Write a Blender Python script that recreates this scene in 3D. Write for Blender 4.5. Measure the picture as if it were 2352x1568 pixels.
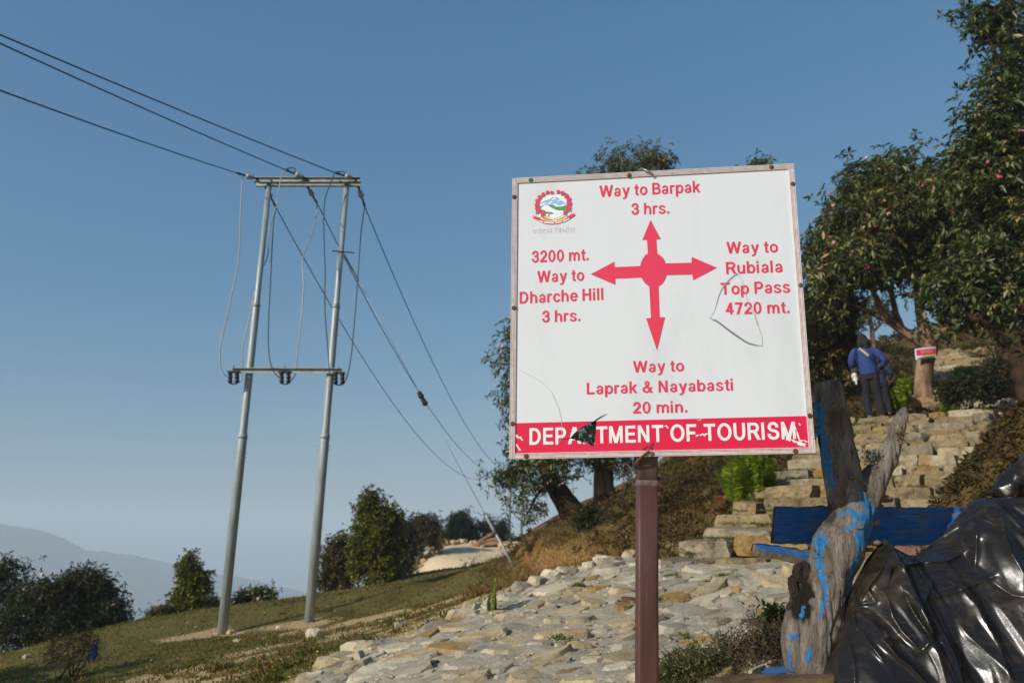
import bpy, math, random
import numpy as np
from mathutils import Vector, Matrix, geometry

for o in list(bpy.data.objects):
    bpy.data.objects.remove(o)
sc = bpy.context.scene
rng = np.random.default_rng(11)
random.seed(5)
PI = math.pi

# ------------------------------------------------------------------ camera
F_PX, CX, CY = 1829.0, 1176.0, 784.0          # focal length and centre of the photograph at 2352 px width
PITCH, ROLL = math.radians(13.1), 0.0103
CAM = np.array((0.0, 0.0, 1.6))
fwd = np.array((0.0, math.cos(PITCH), math.sin(PITCH)))
r0 = np.array((1.0, 0.0, 0.0)); u0 = np.array((0.0, -math.sin(PITCH), math.cos(PITCH)))
rgt = r0 * math.cos(ROLL) + u0 * math.sin(ROLL)
upv = u0 * math.cos(ROLL) - r0 * math.sin(ROLL)
cam_d = bpy.data.cameras.new('camera')
cam_d.sensor_width = 36.0; cam_d.lens = 36.0 * F_PX / 2352.0
cam_d.clip_start = 0.05; cam_d.clip_end = 60000.0
cam_d.dof.use_dof = True; cam_d.dof.focus_distance = 3.45; cam_d.dof.aperture_fstop = 3.6
cam = bpy.data.objects.new('camera', cam_d); sc.collection.objects.link(cam)
M = Matrix.Identity(4)
for i in range(3):
    M[i][0], M[i][1], M[i][2], M[i][3] = rgt[i], upv[i], -fwd[i], CAM[i]
cam.matrix_world = M
sc.camera = cam

# ------------------------------------------------------------------ sky, sun, exposure
SUN_AZ, SUN_EL = math.radians(230.0), math.radians(26.0)      # clockwise from +Y
world = bpy.data.worlds.new('World'); sc.world = world; world.use_nodes = True
wn = world.node_tree; wn.nodes.clear()
sky = wn.nodes.new('ShaderNodeTexSky'); sky.sky_type = 'NISHITA'; sky.sun_disc = False
sky.sun_elevation = SUN_EL; sky.sun_rotation = SUN_AZ
sky.altitude = 2600; sky.air_density = 1.3; sky.dust_density = 9.0; sky.ozone_density = 4.5
bg = wn.nodes.new('ShaderNodeBackground'); bg.inputs[1].default_value = 0.102
wo = wn.nodes.new('ShaderNodeOutputWorld')
# hazy-air response of the whole sky: the same curve everywhere, flatter towards the horizon
sp_ = wn.nodes.new('ShaderNodeSeparateColor'); cb_ = wn.nodes.new('ShaderNodeCombineColor'); wn.links.new(sky.outputs[0], sp_.inputs[0])
for i_, (k_, p_) in enumerate(((1.03, 0.87), (1.60, 0.60), (2.48, 0.38))):
    pw_ = wn.nodes.new('ShaderNodeMath'); pw_.operation = 'POWER'; pw_.inputs[1].default_value = p_; wn.links.new(sp_.outputs[i_], pw_.inputs[0])
    ml_ = wn.nodes.new('ShaderNodeMath'); ml_.operation = 'MULTIPLY'; ml_.inputs[1].default_value = k_; wn.links.new(pw_.outputs[0], ml_.inputs[0]); wn.links.new(ml_.outputs[0], cb_.inputs[i_])
wn.links.new(cb_.outputs[0], bg.inputs[0]); wn.links.new(bg.outputs[0], wo.inputs[0])
sun_d = bpy.data.lights.new('sun', 'SUN'); sun_d.energy = 4.5; sun_d.angle = math.radians(0.53); sun_d.color = (1.0, 0.95, 0.88)
sun = bpy.data.objects.new('sun', sun_d); sc.collection.objects.link(sun)
SUNV = Vector((math.sin(SUN_AZ) * math.cos(SUN_EL), math.cos(SUN_AZ) * math.cos(SUN_EL), math.sin(SUN_EL)))
sun.rotation_euler = SUNV.to_track_quat('Z', 'Y').to_euler()
sun.location = (-20, -40, 40)
sc.view_settings.view_transform = 'Standard'; sc.view_settings.look = 'None'
sc.view_settings.exposure = 0.0; sc.view_settings.gamma = 1.0; sc.view_settings.use_curve_mapping = False
sc.render.engine = 'CYCLES'
sc.cycles.use_denoising = True
sc.cycles.max_bounces = 6; sc.cycles.volume_bounces = 3; sc.cycles.transparent_max_bounces = 8

# ------------------------------------------------------------------ helpers
def ray(px, py):
    return rgt * ((px - CX) / F_PX) + upv * ((CY - py) / F_PX) + fwd

def at(px, py, Y):
    """world point seen at pixel (px,py) of the photograph, standing Y metres ahead"""
    d = ray(px, py)
    return CAM + d * (Y / d[1])

def pix(p):
    q = np.asarray(p, float) - CAM
    d = q @ fwd
    return CX + F_PX * (q @ rgt) / d, CY - F_PX * (q @ upv) / d

def vnoise(P, scale=1.0, seed=0):
    """value noise in -1..1 for an (n,3) array"""
    P = np.asarray(P, float) * scale + seed * 17.31
    i = np.floor(P).astype(np.int64); f = P - i
    f = f * f * (3 - 2 * f)
    def h(a, b, c):
        n = (a * 374761393 + b * 668265263 + c * 2147483647 + seed * 974711) & 0xffffffff
        n = ((n ^ (n >> 13)) * 1274126177) & 0xffffffff
        return ((n ^ (n >> 16)) & 0xffff) / 32767.5 - 1.0
    x, y, z = i[:, 0], i[:, 1], i[:, 2]
    fx, fy, fz = f[:, 0], f[:, 1], f[:, 2]
    def L(a, b, t): return a + (b - a) * t
    return L(L(L(h(x, y, z), h(x+1, y, z), fx), L(h(x, y+1, z), h(x+1, y+1, z), fx), fy),
             L(L(h(x, y, z+1), h(x+1, y, z+1), fx), L(h(x, y+1, z+1), h(x+1, y+1, z+1), fx), fy), fz)

def fbm(P, scale=1.0, octv=4, seed=0, gain=0.5):
    s, a, t = 0.0, 1.0, 0.0
    for k in range(octv):
        s = s + a * vnoise(P, scale * 2 ** k, seed + k); t += a; a *= gain
    return s / t

def mesh_np(name, V, Fc, mats=(), smooth=False, attrs=None, matidx=None):
    """mesh from arrays; Fc is an (n,3) or (n,4) array, or a list of index tuples"""
    me = bpy.data.meshes.new(name)
    V = np.asarray(V, np.float32)
    if isinstance(Fc, np.ndarray):
        n, k = Fc.shape
        me.vertices.add(len(V)); me.vertices.foreach_set('co', V.ravel())
        me.loops.add(n * k); me.loops.foreach_set('vertex_index', Fc.astype(np.int32).ravel())
        me.polygons.add(n); me.polygons.foreach_set('loop_start', np.arange(0, n * k, k, dtype=np.int32))
        me.update(calc_edges=True)
    else:
        me.from_pydata([tuple(v) for v in V.tolist()], [], [tuple(int(i) for i in f) for f in Fc])
        me.update()
    if smooth: me.polygons.foreach_set('use_smooth', np.ones(len(me.polygons), bool))
    if matidx is not None: me.polygons.foreach_set('material_index', np.asarray(matidx, np.int32))
    for m in mats: me.materials.append(m)
    for an, (dom, typ, data) in (attrs or {}).items():
        a = me.attributes.new(an, typ, dom)
        key = {'FLOAT': 'value', 'FLOAT_COLOR': 'color', 'FLOAT_VECTOR': 'vector'}[typ]
        a.data.foreach_set(key, np.asarray(data, np.float32).ravel())
    return me

def add(name, me, parent=None, loc=None):
    o = bpy.data.objects.new(name, me); sc.collection.objects.link(o)
    if parent is not None: o.parent = parent
    if loc is not None: o.location = loc
    return o

def tag(o, label=None, cat=None, group=None, kind=None):
    if label: o['label'] = label
    if cat: o['category'] = cat
    if group: o['group'] = group
    if kind: o['kind'] = kind
    return o

def thing(name, label, cat, loc=(0, 0, 0), group=None):
    o = bpy.data.objects.new(name, None); sc.collection.objects.link(o)
    o.empty_display_size = 0.1; o.location = loc
    return tag(o, label, cat, group)

class MB:
    """collects geometry into one mesh"""
    def __init__(s): s.v, s.f, s.m = [], [], []
    def put(s, V, Fc, mi=0):
        b = len(s.v)
        s.v.extend([tuple(float(c) for c in v) for v in V]); s.f.extend([tuple(int(i) + b for i in f) for f in Fc]); s.m.extend([mi] * len(Fc))
        return s
    def box(s, lo, hi, mi=0, fr=None):
        (a, b, c), (d, e, f) = lo, hi
        V = [(a,b,c),(d,b,c),(d,e,c),(a,e,c),(a,b,f),(d,b,f),(d,e,f),(a,e,f)]
        if fr is not None: V = [fr(p) for p in V]
        return s.put(V, [(0,3,2,1),(4,5,6,7),(0,1,5,4),(1,2,6,5),(2,3,7,6),(3,0,4,7)], mi)
    def tube(s, pts, rad, n=8, mi=0, caps=True, prof=None, twist=0.0):
        V, Fc = tube(pts, rad, n, caps, prof, twist)
        return s.put(V, Fc, mi)
    def build(s, name, mats, parent=None, smooth=False, loc=None):
        mats = mats if isinstance(mats, (list, tuple)) else [mats]
        V = np.array(s.v)
        if loc is not None: V = V - np.asarray(loc)
        me = mesh_np(name, V, s.f, mats, smooth, matidx=s.m)
        return add(name, me, parent, loc)

def tube(pts, rad, n=8, caps=True, prof=None, twist=0.0):
    P = np.asarray(pts, float); k = len(P)
    R = np.full(k, rad, float) if np.isscalar(rad) else np.asarray(rad, float)
    T = np.gradient(P, axis=0); T /= np.linalg.norm(T, axis=1, keepdims=True) + 1e-12
    a = np.array((0, 0, 1.0)) if abs(T[0][2]) < 0.9 else np.array((1.0, 0, 0))
    N = np.cross(T[0], a); N /= np.linalg.norm(N)
    V = []
    ang = np.linspace(0, 2 * PI, n, endpoint=False)
    for i in range(k):
        N = N - T[i] * (N @ T[i]); N /= np.linalg.norm(N) + 1e-12
        B = np.cross(T[i], N)
        for j, t in enumerate(ang):
            q = 1.0 if prof is None else prof(t)
            V.append(P[i] + R[i] * q * (N * math.cos(t + twist * i) + B * math.sin(t + twist * i)))
    Fc = [(i*n + j, i*n + (j+1) % n, (i+1)*n + (j+1) % n, (i+1)*n + j) for i in range(k-1) for j in range(n)]
    if caps:
        Fc.append(tuple(range(n-1, -1, -1))); Fc.append(tuple(range((k-1)*n, k*n)))
    return V, Fc

def evaluated(o):
    """bake modifiers of a temporary object and return a plain mesh"""
    bpy.context.view_layer.update()
    dg = bpy.context.evaluated_depsgraph_get()
    me = bpy.data.meshes.new_from_object(o.evaluated_get(dg))
    bpy.data.objects.remove(o)
    return me

def remeshed(name, V, Fc, voxel, smooth_it=2, mats=()):
    o = add('tmp', mesh_np('tmp', V, Fc))
    m = o.modifiers.new('r', 'REMESH'); m.mode = 'VOXEL'; m.voxel_size = voxel
    if smooth_it:
        m = o.modifiers.new('s', 'SMOOTH'); m.iterations = smooth_it; m.factor = 0.5
    me = evaluated(o); me.name = name
    me.materials.clear()
    for x in mats: me.materials.append(x)
    me.polygons.foreach_set('use_smooth', np.ones(len(me.polygons), bool))
    return me

def verts_of(me):
    a = np.empty(len(me.vertices) * 3, np.float32); me.vertices.foreach_get('co', a); return a.reshape(-1, 3).astype(float)

def normals_of(me):
    a = np.empty(len(me.vertices) * 3, np.float32); me.vertex_normals.foreach_get('vector', a); return a.reshape(-1, 3).astype(float)

def set_verts(me, V):
    me.vertices.foreach_set('co', np.asarray(V, np.float32).ravel()); me.update()

# ------------------------------------------------------------------ materials
def new_mat(name):
    m = bpy.data.materials.new(name); m.use_nodes = True
    nt = m.node_tree; b = nt.nodes['Principled BSDF']
    return m, nt, b

def rgb(h):
    """sRGB hex to linear"""
    c = [int(h[i:i+2], 16) / 255 for i in (0, 2, 4)]
    return tuple(x / 12.92 if x <= 0.04045 else ((x + 0.055) / 1.055) ** 2.4 for x in c) + (1.0,)

def node(nt, typ, **kw):
    n = nt.nodes.new(typ)
    for k, v in kw.items(): setattr(n, k, v)
    return n

def noise(nt, scale, detail=4, rough=0.6, coord='Object', dist=0.0, stretch=None):
    tc = node(nt, 'ShaderNodeTexCoord'); src = tc.outputs[coord]
    if stretch:
        mp = node(nt, 'ShaderNodeMapping'); mp.inputs['Scale'].default_value = stretch
        nt.links.new(src, mp.inputs[0]); src = mp.outputs[0]
    n = node(nt, 'ShaderNodeTexNoise'); n.inputs['Scale'].default_value = scale
    n.inputs['Detail'].default_value = detail; n.inputs['Roughness'].default_value = rough; n.inputs['Distortion'].default_value = dist
    nt.links.new(src, n.inputs['Vector'])
    return n.outputs['Fac']

def ramp(nt, fac, stops, interp='LINEAR'):
    r = node(nt, 'ShaderNodeValToRGB'); r.color_ramp.interpolation = interp
    e = r.color_ramp.elements
    while len(e) < len(stops): e.new(0.5)
    for k, (p, c) in enumerate(stops):
        e[k].position = p; e[k].color = c if len(c) == 4 else tuple(c) + (1.0,)
    nt.links.new(fac, r.inputs[0]); return r.outputs[0]

def mixc(nt, fac, a, b, typ='MIX'):
    m = node(nt, 'ShaderNodeMix', data_type='RGBA', blend_type=typ)
    for sock, v in ((m.inputs[0], fac), (m.inputs[6], a), (m.inputs[7], b)):
        if hasattr(v, 'is_linked') or isinstance(v, bpy.types.NodeSocket): nt.links.new(v, sock)
        else: sock.default_value = v
    return m.outputs[2]

def maths(nt, op, a, b=None, clamp=False):
    m = node(nt, 'ShaderNodeMath', operation=op, use_clamp=clamp)
    for sock, v in ((m.inputs[0], a), (m.inputs[1], b)):
        if v is None: continue
        if isinstance(v, bpy.types.NodeSocket): nt.links.new(v, sock)
        else: sock.default_value = v
    return m.outputs[0]

def attr(nt, name, out='Fac'):
    a = node(nt, 'ShaderNodeAttribute', attribute_name=name); return a.outputs[out]

def bump(nt, b, h, strength=0.3, dist=0.02):
    n = node(nt, 'ShaderNodeBump'); n.inputs['Strength'].default_value = strength; n.inputs['Distance'].default_value = dist
    nt.links.new(h, n.inputs['Height']); nt.links.new(n.outputs[0], b.inputs['Normal'])

def plain(name, c1, c2=None, scale=6.0, rough=0.6, bmp=0.0, metal=0.0, spec=0.5, stretch=None, lo=0.35, hi=0.65, detail=5, rand=0.0, bdist=0.02, coord='Object'):
    m, nt, b = new_mat(name)
    b.inputs['Roughness'].default_value = rough; b.inputs['Metallic'].default_value = metal
    b.inputs['Specular IOR Level'].default_value = spec
    c1 = rgb(c1) if isinstance(c1, str) else c1
    if c2 is None: b.inputs['Base Color'].default_value = c1; col = None
    else:
        c2 = rgb(c2) if isinstance(c2, str) else c2
        f = noise(nt, scale, detail, 0.65, stretch=stretch, coord=coord)
        col = ramp(nt, f, [(lo, c1), (hi, c2)])
        if rand:
            oi = node(nt, 'ShaderNodeObjectInfo')
            mr = node(nt, 'ShaderNodeMapRange'); mr.inputs['To Min'].default_value = 1 - rand; mr.inputs['To Max'].default_value = 1 + rand
            nt.links.new(oi.outputs['Random'], mr.inputs[0])
            hs = node(nt, 'ShaderNodeHueSaturation'); nt.links.new(mr.outputs[0], hs.inputs['Value']); nt.links.new(col, hs.inputs['Color']); col = hs.outputs[0]
        nt.links.new(col, b.inputs['Base Color'])
        if bmp: bump(nt, b, noise(nt, scale * 2.5, 6, 0.7, stretch=stretch, coord=coord), bmp, bdist)
    return m

def leaf_mat(name, cols, transl=0.25, rough=0.45, spec=0.4):
    """cols: (pos,colour) over the random value every leaf carries"""
    m, nt, b = new_mat(name)
    c = ramp(nt, attr(nt, 'var'), [(p, rgb(h)) for p, h in cols])
    nt.links.new(c, b.inputs['Base Color'])
    b.inputs['Roughness'].default_value = rough; b.inputs['Specular IOR Level'].default_value = spec
    tr = node(nt, 'ShaderNodeBsdfTranslucent'); nt.links.new(mixc(nt, 0.5, c, rgb('a8b030'), 'MIX'), tr.inputs[0])
    mx = node(nt, 'ShaderNodeMixShader'); mx.inputs[0].default_value = transl
    out = nt.nodes['Material Output']
    nt.links.new(b.outputs[0], mx.inputs[1]); nt.links.new(tr.outputs[0], mx.inputs[2]); nt.links.new(mx.outputs[0], out.inputs[0])
    return m
# ------------------------------------------------------------------ terrain: one height function everything stands on
A0 = np.array((1.56, 8.5)); SD = np.array((0.82, -0.572)); SN = np.array((0.572, 0.82)); SW = 2.6    # stair foot, riser direction, heading, width
SL, SZ0, SZ1 = 9.2, 1.17, 3.76
B0 = np.array((8.55, 17.6)); BN = np.array((0.535, 0.845)); BD = np.array((0.845, -0.535)); BW = 1.8; BL = 15.0; BZ0, BZ1 = 4.25, 8.35   # upper flight

ctrl = [at(*p) for p in (
    # stone path
    (700, 1560, 5.8), (950, 1465, 6.6), (1190, 1370, 7.6), (1450, 1285, 9.0), (1500, 1560, 4.6), (1176, 1568, 4.9), (1300, 1450, 6.2),
    (1500, 1400, 6.7), (1700, 1400, 6.6), (1525, 1296, 8.5), (1820, 1300, 7.6), (1750, 1500, 5.2), (1960, 1450, 5.4), (860, 1568, 5.4),
    # field
    (510, 1455, 16), (710, 1428, 16), (600, 1568, 6.4), (350, 1568, 9.0), (0, 1568, 12.0), (800, 1480, 8.6), (1000, 1400, 10.2), (900, 1420, 11.5),
    (1100, 1350, 12.0), (600, 1500, 9.5), (300, 1500, 13.5), (1170, 1345, 10.5),
    # brow
    (285, 1443, 20), (0, 1505, 17), (510, 1400, 21), (730, 1365, 22), (940, 1335, 23), (1100, 1312, 23.5), (1180, 1300, 22), (120, 1478, 18.6),
    # dirt road
    (990, 1326, 27), (900, 1338, 26.5), (1100, 1277, 34), (1000, 1286, 33), (1180, 1262, 36), (1100, 1262, 38), (1000, 1264, 38),
    # bank
    (1225, 1248, 17), (1280, 1238, 16.5), (1240, 1338, 14.2), (1330, 1330, 12.8), (1330, 1240, 14.6), (1420, 1305, 11.6), (1440, 1230, 13.2), (1160, 1282, 20.5),
    (1330, 1190, 19), (1405, 1150, 20), (1500, 1240, 11.2), (1560, 1180, 12.0), (1640, 1110, 12.8), (1600, 1225, 10.4), (1480, 1130, 21), (1560, 1080, 17),
    (1700, 1085, 12.6), (1800, 1010, 15.5), (1860, 960, 17.5), (1900, 900, 20), (1700, 1000, 23), (1950, 802, 28), (2045, 782, 34), (2140, 770, 37),
    # right of the steps
    (2300, 950, 16), (2350, 870, 17.5), (2250, 885, 20), (2300, 765, 30), (2352, 1020, 12.5), (2250, 780, 31),
)]
def stair_xy(s, t): return A0 + SN * s + SD * t
for s in (0.4, 2, 4, 6, 8, 9.0):
    for t in (0.25, 1.3, 2.35):
        q = stair_xy(s, t); ctrl.append(np.array((q[0], q[1], SZ0 + (SZ1 - SZ0) * s / SL - 0.16)))
for s in (0.5, 4, 8, 12, 15):
    for t in (0.2, 1.6):
        q = B0 + BN * s + BD * t; ctrl.append(np.array((q[0], q[1], BZ0 + (BZ1 - BZ0) * s / BL - 0.12)))
ctrl += [np.array(p, float) for p in (
    (0, 0, 0.0), (2, 0.5, 0.1), (-2, 0.5, -0.25), (0, -6, -0.8), (0.6, 3.3, 0.66), (1.3, 3.45, 0.98), (1.7, 4.2, 0.98), (2.4, 3.4, 1.06), (2.6, 4.6, 1.12), (3.6, 5.2, 1.3), (-1.2, 3.5, 0.25), (-5, 5, -0.5),
    (5.2, 6.0, 2.1), (6.5, 7.5, 2.5), (7, 3, 1.7), (4, 0, 0.6), (12, 8, 4.0), (18, 14, 6.5), (20, 24, 8.5), (22, 40, 10), (12, -8, 1.0), (-12, -8, -3),
    (-16, 16, -3.4), (-14, 9, -2.5), (-11, 25, -4.2), (-16, 30, -9), (-8, 29, -3.5), (-4.5, 30, -2.2), (-10, 42, -12), (-4, 45, -5), (-30, 20, -11),
    (0, 48, 0.45), (1, 62, 0.1), (-2, 62, -1.0), (6, 60, 1.5), (6, 45, 3.0), (4.5, 33, 2.0), (8, 33, 5.0), (12, 46, 8), (20, 60, 5), (-20, 60, -25), (-40, 45, -28))]
ctrl = np.array(ctrl)

def _U(r2): return np.where(r2 > 1e-9, r2 * np.log(np.maximum(r2, 1e-9)), 0.0)
_n = len(ctrl)
_K = _U(((ctrl[:, None, :2] - ctrl[None, :, :2]) ** 2).sum(-1)) + np.eye(_n) * 0.35
_P = np.c_[np.ones(_n), ctrl[:, :2]]
_A = np.block([[_K, _P], [_P.T, np.zeros((3, 3))]])
_w = np.linalg.solve(_A, np.r_[ctrl[:, 2], 0, 0, 0])

def smooth01(x): x = np.clip(x, 0, 1); return x * x * (3 - 2 * x)

def base_h(XY):
    XY = np.atleast_2d(np.asarray(XY, float)); out = np.empty(len(XY))
    for k in range(0, len(XY), 20000):
        q = XY[k:k+20000]
        out[k:k+20000] = _U(((q[:, None] - ctrl[None, :, :2]) ** 2).sum(-1)) @ _w[:_n] + _w[_n] + q @ _w[_n+1:]
    return out

def in_stairs(XY, pad=0.0):
    q = np.atleast_2d(XY) - A0; s = q @ SN; t = q @ SD
    a = np.clip(np.minimum(np.minimum(s + pad, SL + 0.6 + pad - s), np.minimum(t + pad, SW + pad - t)) / 0.3 + 0.5, 0, 1)
    q = np.atleast_2d(XY) - B0; s = q @ BN; t = q @ BD
    b = np.clip(np.minimum(np.minimum(s + pad, BL + pad - s), np.minimum(t + pad, BW + pad - t)) / 0.3 + 0.5, 0, 1)
    return np.maximum(a, b)

PATH = np.array([at(*p)[:2] for p in ((640, 1600, 5.5), (700, 1560, 5.8), (840, 1500, 6.3), (950, 1462, 6.6), (1090, 1405, 7.2), (1190, 1368, 7.6), (1330, 1322, 8.4),
        (1450, 1284, 9.0), (1525, 1290, 8.6))] + [A0 + SD * 0.4, A0 + SD * 1.8, np.array((2.6, 5.3)), np.array((1.9, 4.5)), np.array((1.3, 3.0)), np.array((-0.9, 3.0)), np.array((-1.5, 4.4))])

def poly_sd(XY, poly):
    """signed distance, negative inside"""
    XY = np.atleast_2d(XY); d = np.full(len(XY), 1e9); ins = np.zeros(len(XY), bool)
    for a, b in zip(poly, np.roll(poly, -1, 0)):
        e = b - a; w = XY - a; t = np.clip((w @ e) / (e @ e), 0, 1)
        d = np.minimum(d, np.linalg.norm(w - t[:, None] * e, axis=1))
        c = ((a[1] > XY[:, 1]) != (b[1] > XY[:, 1])) & (XY[:, 0] < (b[0] - a[0]) * (XY[:, 1] - a[1]) / (b[1] - a[1] + 1e-12) + a[0])
        ins ^= c
    return np.where(ins, -d, d)

ROAD = np.array([at(*p)[:2] for p in ((880, 1340, 26.3), (985, 1334, 26), (1010, 1310, 29.5), (1065, 1300, 31), (1140, 1282, 33.5), (1215, 1268, 35), (1240, 1258, 38), (1100, 1258, 38.5), (1000, 1266, 37.5), (955, 1292, 32))])
SC_A, SC_B = at(716, 1421, 16.2)[:2], at(1085, 1343, 20.0)[:2]
MOUND_C = np.array((4.95, 7.0))

BANK = np.array([at(*p)[:2] for p in ((1175, 1285, 20.2), (1205, 1290, 17.6), (1245, 1296, 15.6), (1300, 1302, 14.2), (1370, 1294, 12.9), (1450, 1276, 11.4))])
def bank_sd(XY):
    """distance from the cut edge, positive uphill, and a fade towards its ends"""
    best = np.full(len(XY), 1e9); sg = np.zeros(len(XY)); al = np.zeros(len(XY)); acc = 0.0
    for a, b in zip(BANK[:-1], BANK[1:]):
        e = b - a; le = np.linalg.norm(e); w = XY - a; t = np.clip((w @ e) / (le * le), 0, 1); q = w - t[:, None] * e; d = np.linalg.norm(q, axis=1); m = d < best
        best[m] = d[m]; sg[m] = np.sign(e[0] * q[m, 1] - e[1] * q[m, 0]); al[m] = acc + t[m] * le; acc += le
    return best * sg, smooth01(al / 1.5) * (1 - smooth01((al - acc + 2.2) / 2.2))
def H(XY):
    XY = np.atleast_2d(np.asarray(XY, float))
    h = base_h(XY)
    r = np.linalg.norm(XY, axis=1)
    P3 = np.c_[XY, np.zeros(len(XY))]
    st = in_stairs(XY, 0.25); pa = np.clip(0.5 - poly_sd(XY, PATH) / 0.5, 0, 1); rd = np.clip(0.5 - poly_sd(XY, ROAD) / 0.8, 0, 1)
    calm = np.maximum(np.maximum(st, pa), rd)
    hill = smooth01((XY[:, 0] - XY[:, 1] * 0.02 - 0.6) / 2.0) * smooth01((XY[:, 1] - 9) / 3)
    h = h + (1 - calm) * (0.045 * fbm(P3, 0.8, 3, 3) + 0.02 * fbm(P3, 4.0, 3, 9) + hill * (0.22 * fbm(P3, 0.55, 4, 21) + 0.05 * fbm(P3, 3.5, 2, 29)))
    # little turf scarp running off from the right pole
    e_ = SC_B - SC_A; le = np.linalg.norm(e_); e_ = e_ / le; w_ = XY - SC_A; al = w_ @ e_; dd = w_ @ np.array((e_[1], -e_[0])) + 0.12 * fbm(P3, 1.2, 2, 44)
    h = h - 0.20 * smooth01(dd / 0.30 + 0.5) * (1 - smooth01((dd - 0.3) / 1.6)) * smooth01(al / 1.2) * (1 - smooth01((al - le + 1.5) / 1.5))
    bd_, bf_ = bank_sd(XY); bd_ = bd_ + 0.25 * fbm(P3, 1.3, 3, 47)
    h = h + bf_ * (0.10 * smooth01((bd_ + 0.12) / 0.34) * (1 - smooth01((bd_ - 0.5) / 2.6)) - 0.24 * smooth01((bd_ + 1.3) / 0.8) * (1 - smooth01((bd_ + 0.1) / 0.3)) + 0.07 * np.abs(fbm(P3, 3.2, 3, 49)) * np.exp(-(bd_ / 0.5) ** 2))
    # mossy mound beside the lower steps
    e = (XY - MOUND_C) @ np.array(((0.86, -0.5), (0.5, 0.86))); m = np.clip(1 - (e[:, 0] / 1.75) ** 2 - (e[:, 1] / 1.2) ** 2, 0, 1)
    h = h + 1.05 * np.sqrt(m + 1e-6) * smooth01(m * 5) * (1 + 0.12 * fbm(P3, 2.2, 3, 40))
    # rubble berm at the far side of the dirt road, and its shoulder
    far = smooth01((XY[:, 1] - 36.6) / 1.0) * (1 - smooth01((XY[:, 1] - 39) / 2.0)) * smooth01((XY[:, 0] + 5) / 1.5) * (1 - smooth01((XY[:, 0] - 1.6) / 1.2))
    h = h + far * (0.12 + 0.16 * fbm(P3, 1.6, 3, 51)) + rd * 0.05 * fbm(P3, 0.9, 3, 53)
    # the hill drops to the valley
    k = smooth01((r - 80) / 900.0)
    h = np.clip(h, -60, 14) * (1 - smooth01((r - 70) / 60)) + smooth01((r - 70) / 60) * np.minimum(np.clip(h, -60, 6), -8)
    h = h * (1 - k) + k * (-380 + 60 * fbm(P3, 0.0012, 3, 60))
    return h

def gz(x, y): return float(H([(x, y)])[0])
def ground_at(px, py, lo=3.0, hi=60.0):
    """first place where the line of sight through a pixel meets the ground"""
    Y = np.linspace(lo, hi, 1400); d = ray(px, py)
    P = CAM + d[None] * (Y / d[1])[:, None]
    below = np.nonzero(P[:, 2] <= H(P[:, :2]))[0]
    return P[below[0]] if len(below) else P[-1]

def slope_at(XY):
    e = 0.25; XY = np.atleast_2d(XY)
    return np.hypot(H(XY + (e, 0)) - H(XY - (e, 0)), H(XY + (0, e)) - H(XY - (0, e))) / (2 * e)

ang = np.unique(np.concatenate((np.linspace(-180, -44, 40), np.linspace(-44, 46, 480), np.linspace(46, 180, 40))))[:-1]
ang = np.radians(ang)
rad = np.concatenate(((0.0,), np.geomspace(0.6, 2.4, 8), np.geomspace(2.5, 75, 350), np.geomspace(78, 40000, 70)))
aa, rr = np.meshgrid(ang, rad)
GX = np.c_[(rr * np.sin(aa)).ravel(), (rr * np.cos(aa)).ravel()]
GZ = H(GX)
na, nr = len(ang), len(rad)
ii, jj = np.meshgrid(np.arange(nr - 1), np.arange(na), indexing='ij')
q0 = ii * na + jj; q1 = ii * na + (jj + 1) % na
GF = np.stack((q0, q1, q1 + na, q0 + na), -1).reshape(-1, 4)
P3 = np.c_[GX, np.zeros(len(GX))]
_Z = GZ.reshape(nr, na); _X = GX[:, 0].reshape(nr, na); _Y = GX[:, 1].reshape(nr, na)
_dr = np.gradient(_Z, axis=0) / np.maximum(np.gradient(rr, axis=0), 1e-6)
_da = np.gradient(_Z, axis=1) / np.maximum(np.gradient(aa, axis=1) * np.maximum(rr, 0.3), 1e-6)
gsl = np.hypot(_dr, _da).ravel()
near = (np.linalg.norm(GX, axis=1) < 80)
psd = poly_sd(GX, PATH); rsd = poly_sd(GX, ROAD)
hillm = smooth01((GX[:, 0] - 0.6) / 1.6) * smooth01((GX[:, 1] - 11.0 + GX[:, 0] * 1.2) / 3) * smooth01((GX[:, 0] + GX[:, 1] - 7.5) / 2)
bank = smooth01((gsl - 0.5) / 0.35) * smooth01((fbm(P3, 1.4, 3, 66) + 0.35) / 0.5) * smooth01((GX[:, 1] - 9) / 2) * (1 - smooth01((GX[:, 1] - 19) / 2)) * (GX[:, 0] > -0.5) * (GX[:, 0] < 4.0)
_bd, _bf = bank_sd(GX); bank = np.maximum(bank * 0.6, _bf * np.exp(-((_bd + 0.1) / 0.42) ** 2))
dirt = smooth01((fbm(P3 * (0.8, 1.2, 1), 0.8, 5, 5, 0.6) + 0.36) / 0.42) * smooth01((7.0 - psd) / 4.5)
dirt = np.maximum(dirt, smooth01((0.7 - psd + 0.5 * fbm(P3, 1.7, 3, 8)) / 0.6) * 0.9)
for (bx, by), br in (((-5.55, 15.9), 0.9), ((-3.75, 15.7), 0.9), ((-2.7, 14.2), 1.4), ((0.9, 11.2), 1.5), ((1.6, 10.4), 1.2)):
    dirt = np.maximum(dirt, 0.95 * smooth01((br - np.hypot((GX[:, 0] - bx) * 0.7, GX[:, 1] - by) + 0.5 * fbm(P3, 1.3, 3, 15)) / 0.7))
bank = bank * (np.hypot(*(GX - MOUND_C).T) > 2.0)
mnd = smooth01((1.75 - np.hypot(*(GX - MOUND_C).T)) / 0.35); hillm = np.maximum(hillm, mnd)
dirt = dirt * (1 - hillm * (1 - bank))
sand = smooth01((0.5 - rsd + 0.5 * fbm(P3, 0.9, 3, 12)) / 0.8)
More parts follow.
